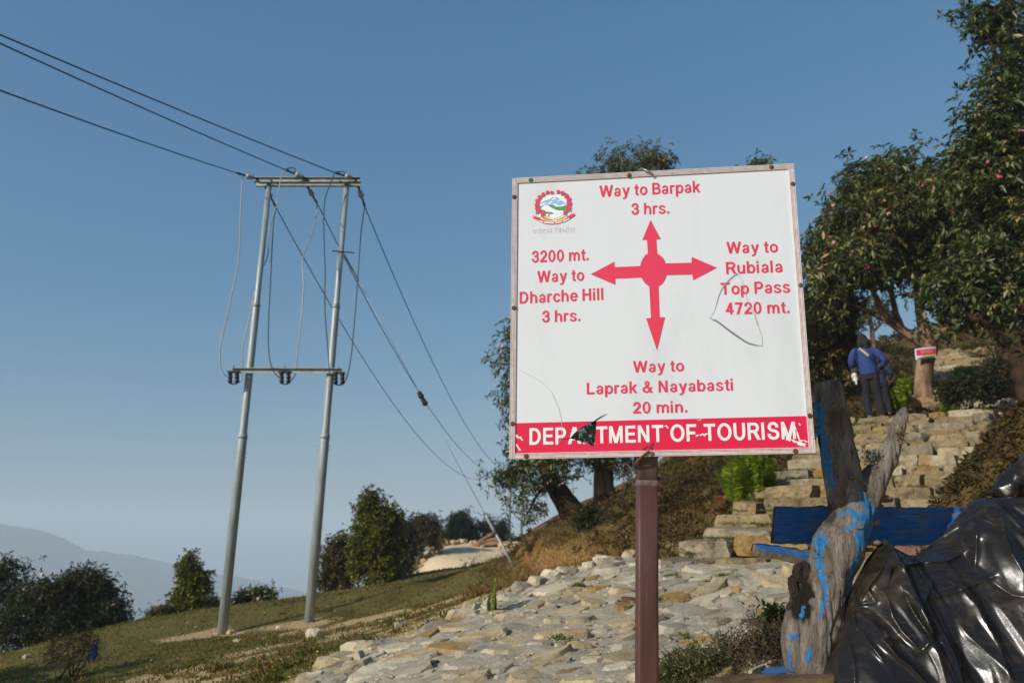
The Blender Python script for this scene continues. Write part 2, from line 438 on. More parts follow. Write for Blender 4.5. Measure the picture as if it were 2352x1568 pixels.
sand = np.maximum(sand, 0.9 * smooth01((GX[:, 1] - 36) / 1.0) * (1 - smooth01((GX[:, 1] - 39.5) / 1.0)) * (GX[:, 0] > -5) * (GX[:, 0] < 2.5))
bank_or = np.maximum(bank, 0.0)
col = np.c_[np.clip(dirt, 0, 1) * near, np.clip(hillm, 0, 1) * near, np.clip(sand, 0, 1) * near, np.clip(bank_or, 0, 1)]

col_keep = col
m_ground, nt, b = new_mat('turf_and_earth')
at_ = node(nt, 'ShaderNodeAttribute', attribute_name='cover'); sep = node(nt, 'ShaderNodeSeparateColor'); nt.links.new(at_.outputs['Color'], sep.inputs[0])
n1 = noise(nt, 2.2, 6, 0.7); n2 = noise(nt, 14, 5, 0.7); n3 = noise(nt, 60, 3, 0.6)
grass = mixc(nt, n2, mixc(nt, n1, rgb('4f4522'), rgb('776a3c')), rgb('625a2a'))
scrub = ramp(nt, n2, [(0.3, rgb('3c2f1c')), (0.5, rgb('5e4a2c')), (0.7, rgb('5a5a2a'))])
dirtc = ramp(nt, n3, [(0.25, rgb('8d7450')), (0.5, rgb('b09468')), (0.75, rgb('c6ae86'))])
sandc = ramp(nt, n2, [(0.3, rgb('cdb48c')), (0.7, rgb('decaa6'))])
earth = ramp(nt, n2, [(0.25, rgb('553a20')), (0.5, rgb('86623a')), (0.75, rgb('a8834f'))])
c = mixc(nt, sep.outputs[1], grass, scrub)
dm = maths(nt, 'MULTIPLY', maths(nt, 'SUBTRACT', maths(nt, 'ADD', sep.outputs[0], n2), 0.75), 3.0, True)
c = mixc(nt, dm, c, dirtc)
c = mixc(nt, attr(nt, 'cover', 'Alpha'), c, earth)
c = mixc(nt, sep.outputs[2], c, sandc)
nt.links.new(c, b.inputs['Base Color']); b.inputs['Roughness'].default_value = 0.95; b.inputs['Specular IOR Level'].default_value = 0.15
bump(nt, b, n3, 0.6, 0.03)
me = mesh_np('ground', np.c_[GX, GZ], GF, [m_ground], True, {'cover': ('POINT', 'FLOAT_COLOR', col)})
ground = tag(add('ground', me), kind='structure')

# far ridge across the valley
m_ridge = plain('forested_ridge', '4a5a3c', '37482f', 0.004, 0.95)
prof = [(-900, 1120), (-500, 1150), (-250, 1180), (-60, 1196), (25, 1206), (60, 1213), (105, 1221), (150, 1238), (200, 1265), (235, 1265), (280, 1271), (340, 1281), (420, 1301), (500, 1318), (560, 1326), (640, 1345), (720, 1364), (800, 1384), (950, 1400), (1200, 1420), (1700, 1440), (2600, 1450)]
cx_, cy_ = np.array(prof, float).T
us = np.linspace(-900, 2600, 700); ys = np.interp(us, cx_, cy_)
RY = 2000.0
crest = np.array([at(u, y, RY + 250 * math.sin(u * 0.002)) for u, y in zip(us, ys)])
crest[:, 2] += 1.6 * vnoise(np.c_[us, us * 0, us * 0], 0.35, 3) + 3 * vnoise(np.c_[us, us * 0, us * 0], 0.08, 5)
rows, nrw = [], 26
for k in range(nrw):
    t = k / (nrw - 1)
    q = crest.copy(); q[:, 1] -= 1000 * t; q[:, 0] *= 1 - 0.12 * t
    q[:, 2] = crest[:, 2] * (1 - t) ** 1.1 + (-420) * (1 - (1 - t) ** 1.1)
    q[:, 2] += math.sin(PI * t) * 14 * fbm(q * (1, 1, 0), 0.004, 4, 71) + (3 * vnoise(q, 0.06, 72) if 0 < k else 0)
    rows.append(q)
back = crest.copy(); back[:, 1] += 1500; back[:, 2] -= 700
rows.insert(0, back)
RV = np.concatenate(rows); n = len(us)
ii, jj = np.meshgrid(np.arange(len(rows) - 1), np.arange(n - 1), indexing='ij'); q0 = (ii * n + jj).ravel()
tag(add('mountain_ridge', mesh_np('mountain_ridge', RV, np.stack((q0, q0 + n, q0 + n + 1, q0 + 1), -1), [m_ridge], True)), kind='structure')

# haze
HZ = 6.0e-4
m_haze = bpy.data.materials.new('valley_haze'); m_haze.use_nodes = True
nt = m_haze.node_tree; nt.nodes.clear()
pv = node(nt, 'ShaderNodeVolumePrincipled'); pv.inputs['Color'].default_value = (0.73, 0.83, 0.90, 1); pv.inputs['Density'].default_value = HZ
pv.inputs['Anisotropy'].default_value = 0.0
mo = node(nt, 'ShaderNodeOutputMaterial'); nt.links.new(pv.outputs[0], mo.inputs['Volume'])
zmin = float(min(GZ.min(), RV[:, 2].min())) - 1.5; zmax = float(max(GZ.max(), RV[:, 2].max(), 40.0)) + 10
hz = MB().box((-41000, -41000, zmin), (41000, 41000, zmax)).build('haze', m_haze); tag(hz, kind='stuff')
# ------------------------------------------------------------------ stone path, steps
def stone_mat(name, dark, mid, pale, stain='5a4a34', amt=0.56, sc=1.0):
    m, nt, b = new_mat(name)
    tc = node(nt, 'ShaderNodeTexCoord'); oi = node(nt, 'ShaderNodeObjectInfo')
    off = node(nt, 'ShaderNodeVectorMath', operation='MULTIPLY_ADD'); cx = node(nt, 'ShaderNodeCombineXYZ')
    for i in range(3): nt.links.new(oi.outputs['Random'], cx.inputs[i])
    nt.links.new(cx.outputs[0], off.inputs[0]); off.inputs[1].default_value = (37, 53, 71); nt.links.new(tc.outputs['Object'], off.inputs[2])
    def nz(scale, detail=6, rough=0.65, dist=0.0):
        n = node(nt, 'ShaderNodeTexNoise'); n.inputs['Scale'].default_value = scale * sc; n.inputs['Detail'].default_value = detail; n.inputs['Roughness'].default_value = rough; n.inputs['Distortion'].default_value = dist
        nt.links.new(off.outputs[0], n.inputs['Vector']); return n.outputs['Fac']
    n1, n2, n3, n4 = nz(4, 8, 0.7, 0.6), nz(13, 8, 0.75), nz(55, 5, 0.7), nz(2.2, 3, 0.5)
    c = ramp(nt, n1, [(0.3, rgb(dark)), (0.5, rgb(mid)), (0.72, rgb(pale))])
    c = mixc(nt, maths(nt, 'MULTIPLY', maths(nt, 'SUBTRACT', n2, amt), 7, True), c, rgb(stain))
    c = mixc(nt, maths(nt, 'MULTIPLY', maths(nt, 'SUBTRACT', n4, 0.57), 6, True), c, rgb('8a7046'))
    c = mixc(nt, maths(nt, 'MULTIPLY', maths(nt, 'SUBTRACT', n3, 0.6), 8, True), c, rgb('403729'))
    mr = node(nt, 'ShaderNodeMapRange'); mr.inputs['To Min'].default_value = 0.82; mr.inputs['To Max'].default_value = 1.16; nt.links.new(oi.outputs['Random'], mr.inputs[0])
    hs = node(nt, 'ShaderNodeHueSaturation'); nt.links.new(mr.outputs[0], hs.inputs['Value']); nt.links.new(c, hs.inputs['Color'])
    nt.links.new(hs.outputs[0], b.inputs['Base Color']); b.inputs['Roughness'].default_value = 0.9; b.inputs['Specular IOR Level'].default_value = 0.2
    bump(nt, b, maths(nt, 'ADD', maths(nt, 'MULTIPLY', n2, 1.2), n3), 0.8, 0.016)
    return m
m_mortar = stone_mat('lime_mortar', '857c6a', 'a39984', 'b8ae98', '6f6451', 0.57)
m_st = [stone_mat('tan_stone', '8a795b', 'b09d79', 'c6b594'), stone_mat('grey_stone', '837969', 'a79c87', 'bfb49f'), stone_mat('pale_stone', '9d9176', 'c0b496', 'd6ccb4'),
        stone_mat('ochre_stone', '7d6138', 'a0814f', 'b8996a'), stone_mat('red_brown_stone', '4c3428', '6f5040', '866656', '32241c')]
m_moss = leaf_mat('tuft_leaves', [(0, '4a5a1c'), (0.5, '64742a'), (0.85, '7d7a36'), (1, '8a7040')], 0.2, 0.6)

lo, hi = PATH.min(0) - 0.1, PATH.max(0) + 0.1
st_ = 0.035
nx, ny = int((hi[0] - lo[0]) / st_) + 1, int((hi[1] - lo[1]) / st_) + 1
gx, gy = np.meshgrid(lo[0] + np.arange(nx) * st_, lo[1] + np.arange(ny) * st_, indexing='ij')
XY = np.c_[gx.ravel(), gy.ravel()]
Q3 = np.c_[XY, np.zeros(len(XY))]
sd = poly_sd(XY, PATH) + 0.14 * fbm(Q3, 2.6, 3, 77)
Z = H(XY) + np.clip(-sd / 0.12, -0.4, 1) * 0.05 + 0.030 * fbm(Q3, 5, 4, 78) + 0.020 * fbm(Q3, 13, 2, 79)
def path_z(x, y):
    q = np.array([(x, y)]); q3 = np.c_[q, [0.0]]
    s = poly_sd(q, PATH) + 0.14 * fbm(q3, 2.6, 3, 77)
    return float((H(q) + np.clip(-s / 0.12, -0.4, 1) * 0.05 + 0.030 * fbm(q3, 5, 4, 78))[0])
ok = (sd < 0.06).reshape(nx, ny)
fi = [(i * ny + j, (i + 1) * ny + j, (i + 1) * ny + j + 1, i * ny + j + 1) for i in range(nx - 1) for j in range(ny - 1) if ok[i, j] and ok[i+1, j] and ok[i, j+1] and ok[i+1, j+1]]
used = np.unique(np.array(fi)); remap = np.full(len(XY), -1); remap[used] = np.arange(len(used))
stone_path = tag(add('stone_path', mesh_np('stone_path', np.c_[XY, Z][used], remap[np.array(fi)], [m_mortar], True)), kind='structure')

# rough-hewn block: a box net with worn corners
def _net(nx, ny, nz):
    idx, V, Fc = {}, [], []
    def vid(i, j, k):
        if (i, j, k) not in idx: idx[(i, j, k)] = len(V); V.append((2*i/nx - 1, 2*j/ny - 1, 2*k/nz - 1))
        return idx[(i, j, k)]
    for k in (0, nz):
        for i in range(nx):
            for j in range(ny):
                q = [vid(i, j, k), vid(i+1, j, k), vid(i+1, j+1, k), vid(i, j+1, k)]; Fc.append(tuple(q if k else q[::-1]))
    for j in (0, ny):
        for i in range(nx):
            for k in range(nz):
                q = [vid(i, j, k), vid(i+1, j, k), vid(i+1, j, k+1), vid(i, j, k+1)]; Fc.append(tuple(q[::-1] if j else q))
    for i in (0, nx):
        for j in range(ny):
            for k in range(nz):
                q = [vid(i, j, k), vid(i, j+1, k), vid(i, j+1, k+1), vid(i, j, k+1)]; Fc.append(tuple(q if i else q[::-1]))
    return np.array(V), Fc
NET = _net(6, 3, 3)
def rough_block(dims, seed, wear=0.1, amp=0.06):
    V = NET[0].copy(); r = np.random.default_rng(seed)
    out = (np.abs(V) > 0.99).sum(1)
    V *= (1 - wear * np.clip(out - 1, 0, 2))[:, None]
    V += amp * np.stack([vnoise(V, 1.3, seed % 97 + 3 * i) for i in range(3)], 1) * 1.6 + r.normal(0, amp * 0.25, V.shape)
    return V * (np.array(dims) / 2), NET[1]

def slab(L, W, hgt, seed):
    """irregular flat stone with chipped rim, long axis x, top near z=0"""
    r = np.random.default_rng(seed); n = int(r.integers(7, 11))
    a = np.sort((np.arange(n) + r.uniform(-0.33, 0.33, n)) * 2 * PI / n)
    k = r.uniform(0.8, 1.08, n)
    rim = np.c_[np.cos(a) * k * L / 2, np.sin(a) * k * W / 2]
    sl = r.uniform(-0.16, 0.16, 2)
    top = rim * r.uniform(0.80, 0.93, (n, 1))
    zt = top @ sl + r.uniform(-0.1, 0.1, n) * hgt * 0.6
    mid = rim.mean(0) * 0.3
    V = [(x, y, -hgt - 0.05) for x, y in rim * 1.06] + [(x, y, -hgt * 0.45 + r.uniform(-0.2, 0.2) * hgt) for x, y in rim] + [(x, y, z) for (x, y), z in zip(top, zt)] + [(mid[0], mid[1], mid @ sl + 0.15 * hgt * r.uniform(-0.5, 1))]
    Fc = []
    for i in range(n):
        j = (i + 1) % n
        Fc += [(i, j, n + j, n + i), (n + i, n + j, 2*n + j, 2*n + i), (2*n + i, 2*n + j, 3*n)]
    return V, Fc

slots = []
tries = 0
r_ = np.random.default_rng(3)
while tries < 9000:
    tries += 1
    p = lo + r_.random(2) * (hi - lo)
    L = r_.choice((0.62, 0.46, 0.34, 0.24, 0.16), p=(0.08, 0.17, 0.27, 0.28, 0.20)) * r_.uniform(0.85, 1.2)
    if tries > 5000: L = min(L, 0.22)
    if tries < 700: L = max(L, 0.42)
    W = L * r_.uniform(0.42, 0.75)
    th = 0.28 + r_.normal(0, 0.3)
    if p[1] < 3.6 or poly_sd([p], PATH)[0] > -0.02: continue
    rr_ = math.sqrt(L * W) / 2
    if any((p[0] - q[0]) ** 2 + (p[1] - q[1]) ** 2 < (0.90 * (rr_ + q[2])) ** 2 for q in slots): continue
    slots.append((p[0], p[1], rr_, L, W, th))
def view_size(s): return s[2] / max(s[1], 1)
def in_view(x, y, z):
    u, v = pix((x, y, z)); return -40 < u < 2400 and v < 1640
vis = [s for s in slots if in_view(s[0], s[1], gz(s[0], s[1]))]
vis.sort(key=view_size, reverse=True)
extra = MB()
mats_p = (0.27, 0.36, 0.29, 0.05, 0.03)
for k, (x, y, rr_, L, W, th) in enumerate(vis):
    hgt = r_.uniform(0.022, 0.05)
    V, Fc = slab(L, W, hgt, 100 + k)
    mi = int(r_.choice(5, p=mats_p))
    z0 = path_z(x, y) + hgt * r_.uniform(0.2, 0.7)
    c, s = math.cos(th), math.sin(th)
    e = 0.15; gx_, gy_ = (gz(x + e, y) - gz(x - e, y)) / (2 * e), (gz(x, y + e) - gz(x, y - e)) / (2 * e)
    V = [(vx * c - vy * s, vx * s + vy * c, vz + gx_ * (vx * c - vy * s) + gy_ * (vx * s + vy * c)) for vx, vy, vz in V]
    if k < 295:
        add('paving_stone', mesh_np('paving_stone', V, Fc, [m_st[mi]]), stone_path, (x, y, z0))
    else: extra.put([(a + x, b_ + y, d + z0) for a, b_, d in V], Fc, mi)
# chunky border stones along the left edge
EDGE = PATH[1:8]; cum = np.r_[0, np.cumsum(np.linalg.norm(np.diff(EDGE, axis=0), axis=1))]; a_ = 0.1
while a_ < cum[-1] - 0.2:
    L = r_.uniform(0.16, 0.42); c_ = np.array([np.interp(a_ + L / 2, cum, EDGE[:, i]) for i in range(2)]); e_ = np.array([np.interp(a_ + L, cum, EDGE[:, i]) for i in range(2)]) - np.array([np.interp(a_, cum, EDGE[:, i]) for i in range(2)])
    c_ = c_ + r_.normal(0, 0.05, 2) + np.array((0.04, -0.05)); dims = (L, L * r_.uniform(0.5, 0.8), r_.uniform(0.10, 0.17))
    V, Fc = rough_block(dims, int(r_.integers(1e6)), 0.12, 0.13)
    o = add('border_stone', mesh_np('border_stone', V, Fc, [m_st[int(r_.choice(5, p=(0.25, 0.3, 0.38, 0.05, 0.02)))]]), stone_path, (c_[0], c_[1], gz(*c_) + r_.uniform(0.01, 0.05))); o.rotation_euler = (r_.normal(0, 0.15), r_.normal(0, 0.15), math.atan2(e_[1], e_[0]) + r_.normal(0, 0.35))
    a_ += L * r_.uniform(0.8, 1.3)
if extra.v: tag(extra.build('small_paving_stones', m_st, stone_path), kind='stuff')
# grit and chips lying loose over the mortar
grit = MB()
octa = ([(1, 0, 0), (0, 1, 0), (-1, 0, 0), (0, -1, 0), (0, 0, 0.8), (0, 0, -0.6)], [(0, 1, 4), (1, 2, 4), (2, 3, 4), (3, 0, 4), (1, 0, 5), (2, 1, 5), (3, 2, 5), (0, 3, 5)])
gp = []
for k in range(9000):
    p = lo + r_.random(2) * (hi - lo)
    if p[1] > 3.8: gp.append(p)
gp = np.array(gp); gs = poly_sd(gp, PATH); gp = gp[gs < 0.35]; ghz = H(gp) + np.clip(-poly_sd(gp, PATH) / 0.12, 0, 1) * 0.05
for p, z in zip(gp, ghz):
    s = abs(r_.normal(0, 0.014)) + 0.006; t = r_.uniform(0, PI); k_ = r_.uniform(0.5, 1, 3)
    V = [(p[0] + s * (a * k_[0] * math.cos(t) - b_ * k_[1] * math.sin(t)), p[1] + s * (a * k_[0] * math.sin(t) + b_ * k_[1] * math.cos(t)), z + s * 0.5 * d) for a, b_, d in octa[0]]
    grit.put(V, octa[1], int(r_.choice(5, p=mats_p)))
tag(grit.build('stone_chips', m_st, stone_path), kind='stuff')

def flight(name, O, N, D, width, length, z0, z1, tread, seed, lab_mats, stone_len, edge_jit=0.12):
    r = np.random.default_rng(seed)
    root = tag(bpy.data.objects.new(name, None), kind='structure'); sc.collection.objects.link(root); root.location = (O[0], O[1], z0)
    n = int(round(length / tread)); rise = (z1 - z0) / n
    th = math.atan2(D[1], D[0])
    for i in range(n):
        s = i * tread
        t = -r.uniform(0, edge_jit); end = width + r.uniform(-edge_jit, edge_jit)
        while t < end - 0.15:
            L = min(r.uniform(*stone_len), end - t)
            if end - t - L < 0.18: L = end - t
            hgt = rise + r.uniform(0.05, 0.09); dep = tread + r.uniform(0.06, 0.16)
            V, Fc = rough_block((L - 0.015, dep, hgt), int(r.integers(1e6)), 0.05, 0.085)
            q = O + N * (s + dep / 2 + r.uniform(-0.09, 0.05)) + D * (t + L / 2)
            o = add('step_stone', mesh_np('step_stone', V, Fc, [m_st[int(r.choice(5, p=lab_mats))]]), root)
            zt = z0 + (i + 1) * rise + r.uniform(-0.045, 0.025)
            o.location = (q[0] - O[0], q[1] - O[1], zt - hgt / 2 - z0); o.rotation_euler = (r.normal(0, 0.035), r.normal(0, 0.04), th + r.normal(0, 0.06))
            t += L
    return root, n, rise
m_path, m_st_keep = m_st, m_st
m_st = [stone_mat('worn_tan_step', '64563e', '8b7a5a', 'a6946f', '453a28', 0.52), stone_mat('worn_grey_step', '655c4c', '887c66', 'a1957d', '463d2e', 0.52), stone_mat('worn_pale_step', '7b6f56', '9f9274', 'b8ac8e', '4c4230', 0.54),
        stone_mat('worn_ochre_step', '66502e', '8a6e44', 'a3865a', '42351f', 0.52), m_st[4]]
steps1, n1_, rise1 = flight('stone_steps', A0, SN, SD, SW, SL, SZ0, SZ1, 0.575, 5, (0.46, 0.18, 0.22, 0.12, 0.02), (0.28, 0.95))
steps2, n2_, rise2 = flight('stone_steps', B0, BN, BD, BW, BL, BZ0, BZ1, 0.6, 9, (0.5, 0.1, 0.24, 0.14, 0.02), (0.45, 0.9), 0.2)
m_st = m_st_keep
# landing between the two flights
L0 = stair_xy(SL, 0.0)
land = tag(bpy.data.objects.new('landing', None), kind='structure'); sc.collection.objects.link(land); land.location = (L0[0], L0[1], SZ1)
for k in range(34):
    s = SL + 0.3 + r_.uniform(-0.2, 2.0); t = r_.uniform(0.2, SW + 0.4)
    q = stair_xy(s, t) + np.array((0.15, 0.2)) * (s - SL)
    V, Fc = slab(r_.uniform(0.5, 0.85), r_.uniform(0.4, 0.6), 0.05, 900 + k)
    zz = max(SZ1 - 0.02, gz(*q)) + r_.uniform(0.0, 0.06)
    o = add('paving_stone', mesh_np('paving_stone', V, Fc, [m_st[int(r_.choice(5, p=(0.42, 0.2, 0.24, 0.12, 0.02)))]]), land)
    o.location = (q[0] - L0[0], q[1] - L0[1], zz - SZ1); o.rotation_euler = (0, 0, r_.uniform(0, PI))
# ------------------------------------------------------------------ direction sign
# board axes: fitted to the four corners seen in the photograph (the board hangs a little out of square)
_C = np.array([(1170, 1054), (1872, 1040), (1822, 377), (1177, 411)], float)
def homography(src, dst):
    A = []
    for (x, y), (u, v) in zip(src, dst):
        A.append([x, y, 1, 0, 0, 0, -u*x, -u*y, -u]); A.append([0, 0, 0, x, y, 1, -v*x, -v*y, -v])
    return np.linalg.svd(np.array(A, float))[2][-1].reshape(3, 3)
_Hm = homography([(0, 0), (1, 0), (1, 1), (0, 1)], _C)
_K = np.array([[F_PX, 0, CX], [0, -F_PX, CY], [0, 0, 1.0]])
_m = np.linalg.inv(_K) @ _Hm; _m = _m * np.sign(_m[2, 2])
BWID = 1.2; _m = _m * (BWID / np.linalg.norm(_m[:, 0])); BHGT = float(np.linalg.norm(_m[:, 1]))
_toW = np.stack((rgt, upv, fwd), 1)
eX = _toW @ (_m[:, 0] / BWID); eY = _toW @ (_m[:, 1] / BHGT); O_ = CAM + _toW @ _m[:, 2]
eN = np.cross(eX, eY); eN /= np.linalg.norm(eN)          # towards the viewer
_Hi = np.linalg.inv(_Hm)
def bd(px, py):
    """photograph pixel on the board face -> board coordinates in metres"""
    q = _Hi @ np.array((px, py, 1.0)); return np.array((q[0] / q[2] * BWID, q[1] / q[2] * BHGT))
ORG = np.array((O_[0] + eX[0] * 0.62, O_[1] + eX[1] * 0.62 + 0.06, 0.0)); ORG[2] = gz(ORG[0], ORG[1])
def bw(u, v, d=0.0): return O_ + eX * u + eY * v + eN * d - ORG

signpost = thing('direction_sign', 'white trail direction sign with red arrows and red tourism band on brown post', 'sign', ORG)
# wear of a sun-faded screen print
def print_mat(name, c, wear, pale, amt=0.62):
    m, nt, b = new_mat(name)
    n1 = noise(nt, 3.0, 3, 0.6); n2 = noise(nt, 60, 5, 0.8, stretch=(1, 1, 3)); n3 = noise(nt, 240, 2, 0.5)
    f = maths(nt, 'MULTIPLY', maths(nt, 'SUBTRACT', maths(nt, 'ADD', maths(nt, 'MULTIPLY', n2, 0.75), maths(nt, 'MULTIPLY', n1, 0.35)), amt), 14, True)
    col = mixc(nt, f, mixc(nt, n3, rgb(c), rgb(wear)), rgb(pale))
    nt.links.new(col, b.inputs['Base Color']); b.inputs['Roughness'].default_value = 0.45; b.inputs['Specular IOR Level'].default_value = 0.3
    return m
m_panel = plain('white_acrylic', 'c6cccd', 'd6dbdd', 2.6, 0.35, spec=0.4, stretch=(1, 1, 0.35), lo=0.25, hi=0.5, detail=7)
m_red = print_mat('faded_red_print', 'd8314f', 'de4a64', 'e3b0b8', 0.76)
m_band = print_mat('red_band_print', 'd81f46', 'd5264b', 'eadadb', 0.78)
m_white = print_mat('white_print', 'e2e2de', 'e6e6e2', 'e08a9c', 0.80)
m_alu = plain('white_aluminium', 'dedad6', 'cbc3be', 30, 0.45, spec=0.4)
m_alured = plain('red_stripe', 'b04a52', 'd09a98', 18, 0.5, stretch=(6, 6, 1))
m_rust = plain('rusty_steel', '5a2f18', '8a5230', 40, 0.8, 0.4, metal=0.4, bdist=0.002)
m_zinc = plain('dull_zinc', '6d6d68', '8b8a84', 60, 0.45, metal=0.8)
m_dark = plain('dark_crack', '3d3f3f')
m_lip = plain('grey_crack', '8d9392')
m_wire = plain('grey_wire', '7f817c', '9a9b94', 30, 0.4, metal=0.8)

FRW = 0.0225
HOLE = [bd(1148.4 + x * 0.31738, 689.1 + y * 0.31738) for x, y in ((700, 862), (640, 893), (590, 918), (552, 948), (506, 998), (570, 1018), (615, 1035), (625, 1022), (650, 1045), (678, 1062), (690, 1000), (696, 930))]
HOLE = np.array(HOLE)

def flat(polys, d, name, mat, parent, thick=0.0, at_uv=None):
    """polygon (with holes) lying on the board at height d; thick>0 gives it sides"""
    tess = geometry.tessellate_polygon([[Vector((p[0], p[1], 0)) for p in poly] for poly in polys])
    P = [p for poly in polys for p in poly]
    V = [bw(p[0], p[1], d) for p in P]; Fc = []
    for t in tess:
        a, b_, c = (np.array(P[i]) for i in t)
        Fc.append(tuple(t) if np.cross(b_ - a, c - a) > 0 else tuple(t[::-1]))
    if thick:
        n = len(P); V += [bw(p[0], p[1], d - thick) for p in P]
        Fc += [tuple(i + n for i in f[::-1]) for f in list(Fc)]
        k = 0
        for poly in polys:
            m_ = len(poly)
            for i in range(m_): Fc.append((k + i, k + (i+1) % m_, n + k + (i+1) % m_, n + k + i))
            k += m_
    return add(name, mesh_np(name, V, Fc, [mat]), parent)

rect = [(0.004, 0.004), (BWID - 0.004, 0.004), (BWID - 0.004, BHGT - 0.004), (0.004, BHGT - 0.004)]
board = flat([rect, HOLE[::-1]], 0.0, 'board', m_panel, signpost, 0.006)
# stripes of the frame: ridged aluminium strip
def frame_bar(a, b_, inward):
    a, b_, inward = np.array(a, float), np.array(b_, float), np.array(inward, float)
    mb = MB()
    prof_ = [(0.0, -0.022), (0.0, 0.004)]
    w = FRW / 9.0
    for k in range(9):
        hgt = 0.0065 if k % 2 == 0 else 0.0045
        prof_ += [(k * w, hgt), ((k + 1) * w, hgt)]
    prof_ += [(FRW, 0.001)]
    n = len(prof_)
    V = [bw(*(a + inward * t), d) for t, d in prof_] + [bw(*(b_ + inward * t), d) for t, d in prof_]
    mi = []
    Fc = []
    for i in range(n - 1):
        Fc.append((i, i + n, i + 1 + n, i + 1)); mid = (prof_[i][0] + prof_[i+1][0]) / 2; k = int(mid / w)
        mi.append(1 if (prof_[i][1] == prof_[i+1][1] == 0.0045) and k in (1, 5, 7) else 0)
    Fc += [tuple(range(n)), tuple(range(2*n - 1, n - 1, -1))]; mi += [0, 0]
    o = add('frame_bar', mesh_np('frame_bar', V, Fc, [m_alu, m_alured], matidx=mi), board)
    return o
frame_bar((0, 0), (0, BHGT), (1, 0)); frame_bar((BWID, BHGT - FRW - 0.002), (BWID, 0), (-1, 0))
frame_bar((FRW + 0.001, BHGT), (BWID, BHGT), (0, -1)); frame_bar((BWID - FRW - 0.001, 0), (FRW + 0.001, 0), (0, 1))

# band
q = lambda x, y: bd(x, y)
def rawpoly(pts): return [tuple(bd(x, y)) for x, y in pts]
band_poly = [(FRW, FRW), (BWID - FRW, FRW), (BWID - FRW, bd(1856, 954.7)[1]), (FRW, bd(1183.3, 971.5)[1])]

# ---- lettering: a grotesque drawn from strokes, traced by marching squares
def G_box(x0, y0, x1, y1): return lambda X, Y: np.maximum(np.maximum(x0 - X, X - x1), np.maximum(y0 - Y, Y - y1))
def G_ring(cx, cy, rx, ry, tx, ty):
    def f(X, Y):
        o = (np.sqrt(((X - cx) / rx) ** 2 + ((Y - cy) / ry) ** 2) - 1) * min(rx, ry)
        i = (np.sqrt(((X - cx) / (rx - tx)) ** 2 + ((Y - cy) / (ry - ty)) ** 2) - 1) * min(rx - tx, ry - ty)
        return np.maximum(o, -i)
    return f
def G_diag(x0, y0, x1, y1, w):
    k = (x1 - x0) / (y1 - y0); c = 1 / math.sqrt(1 + k * k); lo_, hi_ = min(y0, y1), max(y0, y1)
    return lambda X, Y: np.maximum((np.abs(X - x0 - (Y - y0) * k) - w / 2) * c, np.maximum(lo_ - Y, Y - hi_))
def G_u(*fs):
    def f(X, Y):
        r = fs[0](X, Y)
        for g in fs[1:]: r = np.minimum(r, g(X, Y))
        return r
    return f
def G_sub(a, b_): return lambda X, Y: np.maximum(a(X, Y), -b_(X, Y))
def G_and(a, b_): return lambda X, Y: np.maximum(a(X, Y), b_(X, Y))
S_, s_, t_, X_ = 0.205, 0.195, 0.155, 0.725
def arch(x0, x1):       # n-shaped arch between stems
    return G_and(G_ring((x0 + x1) / 2 + 0.01, X_ - 0.30, (x1 - x0) / 2 - 0.01, 0.315, s_, t_), G_box(x0, X_ - 0.30, x1, 1))
bowl = lambda cx: G_ring(cx, 0.3625, 0.345, 0.378, s_, t_)
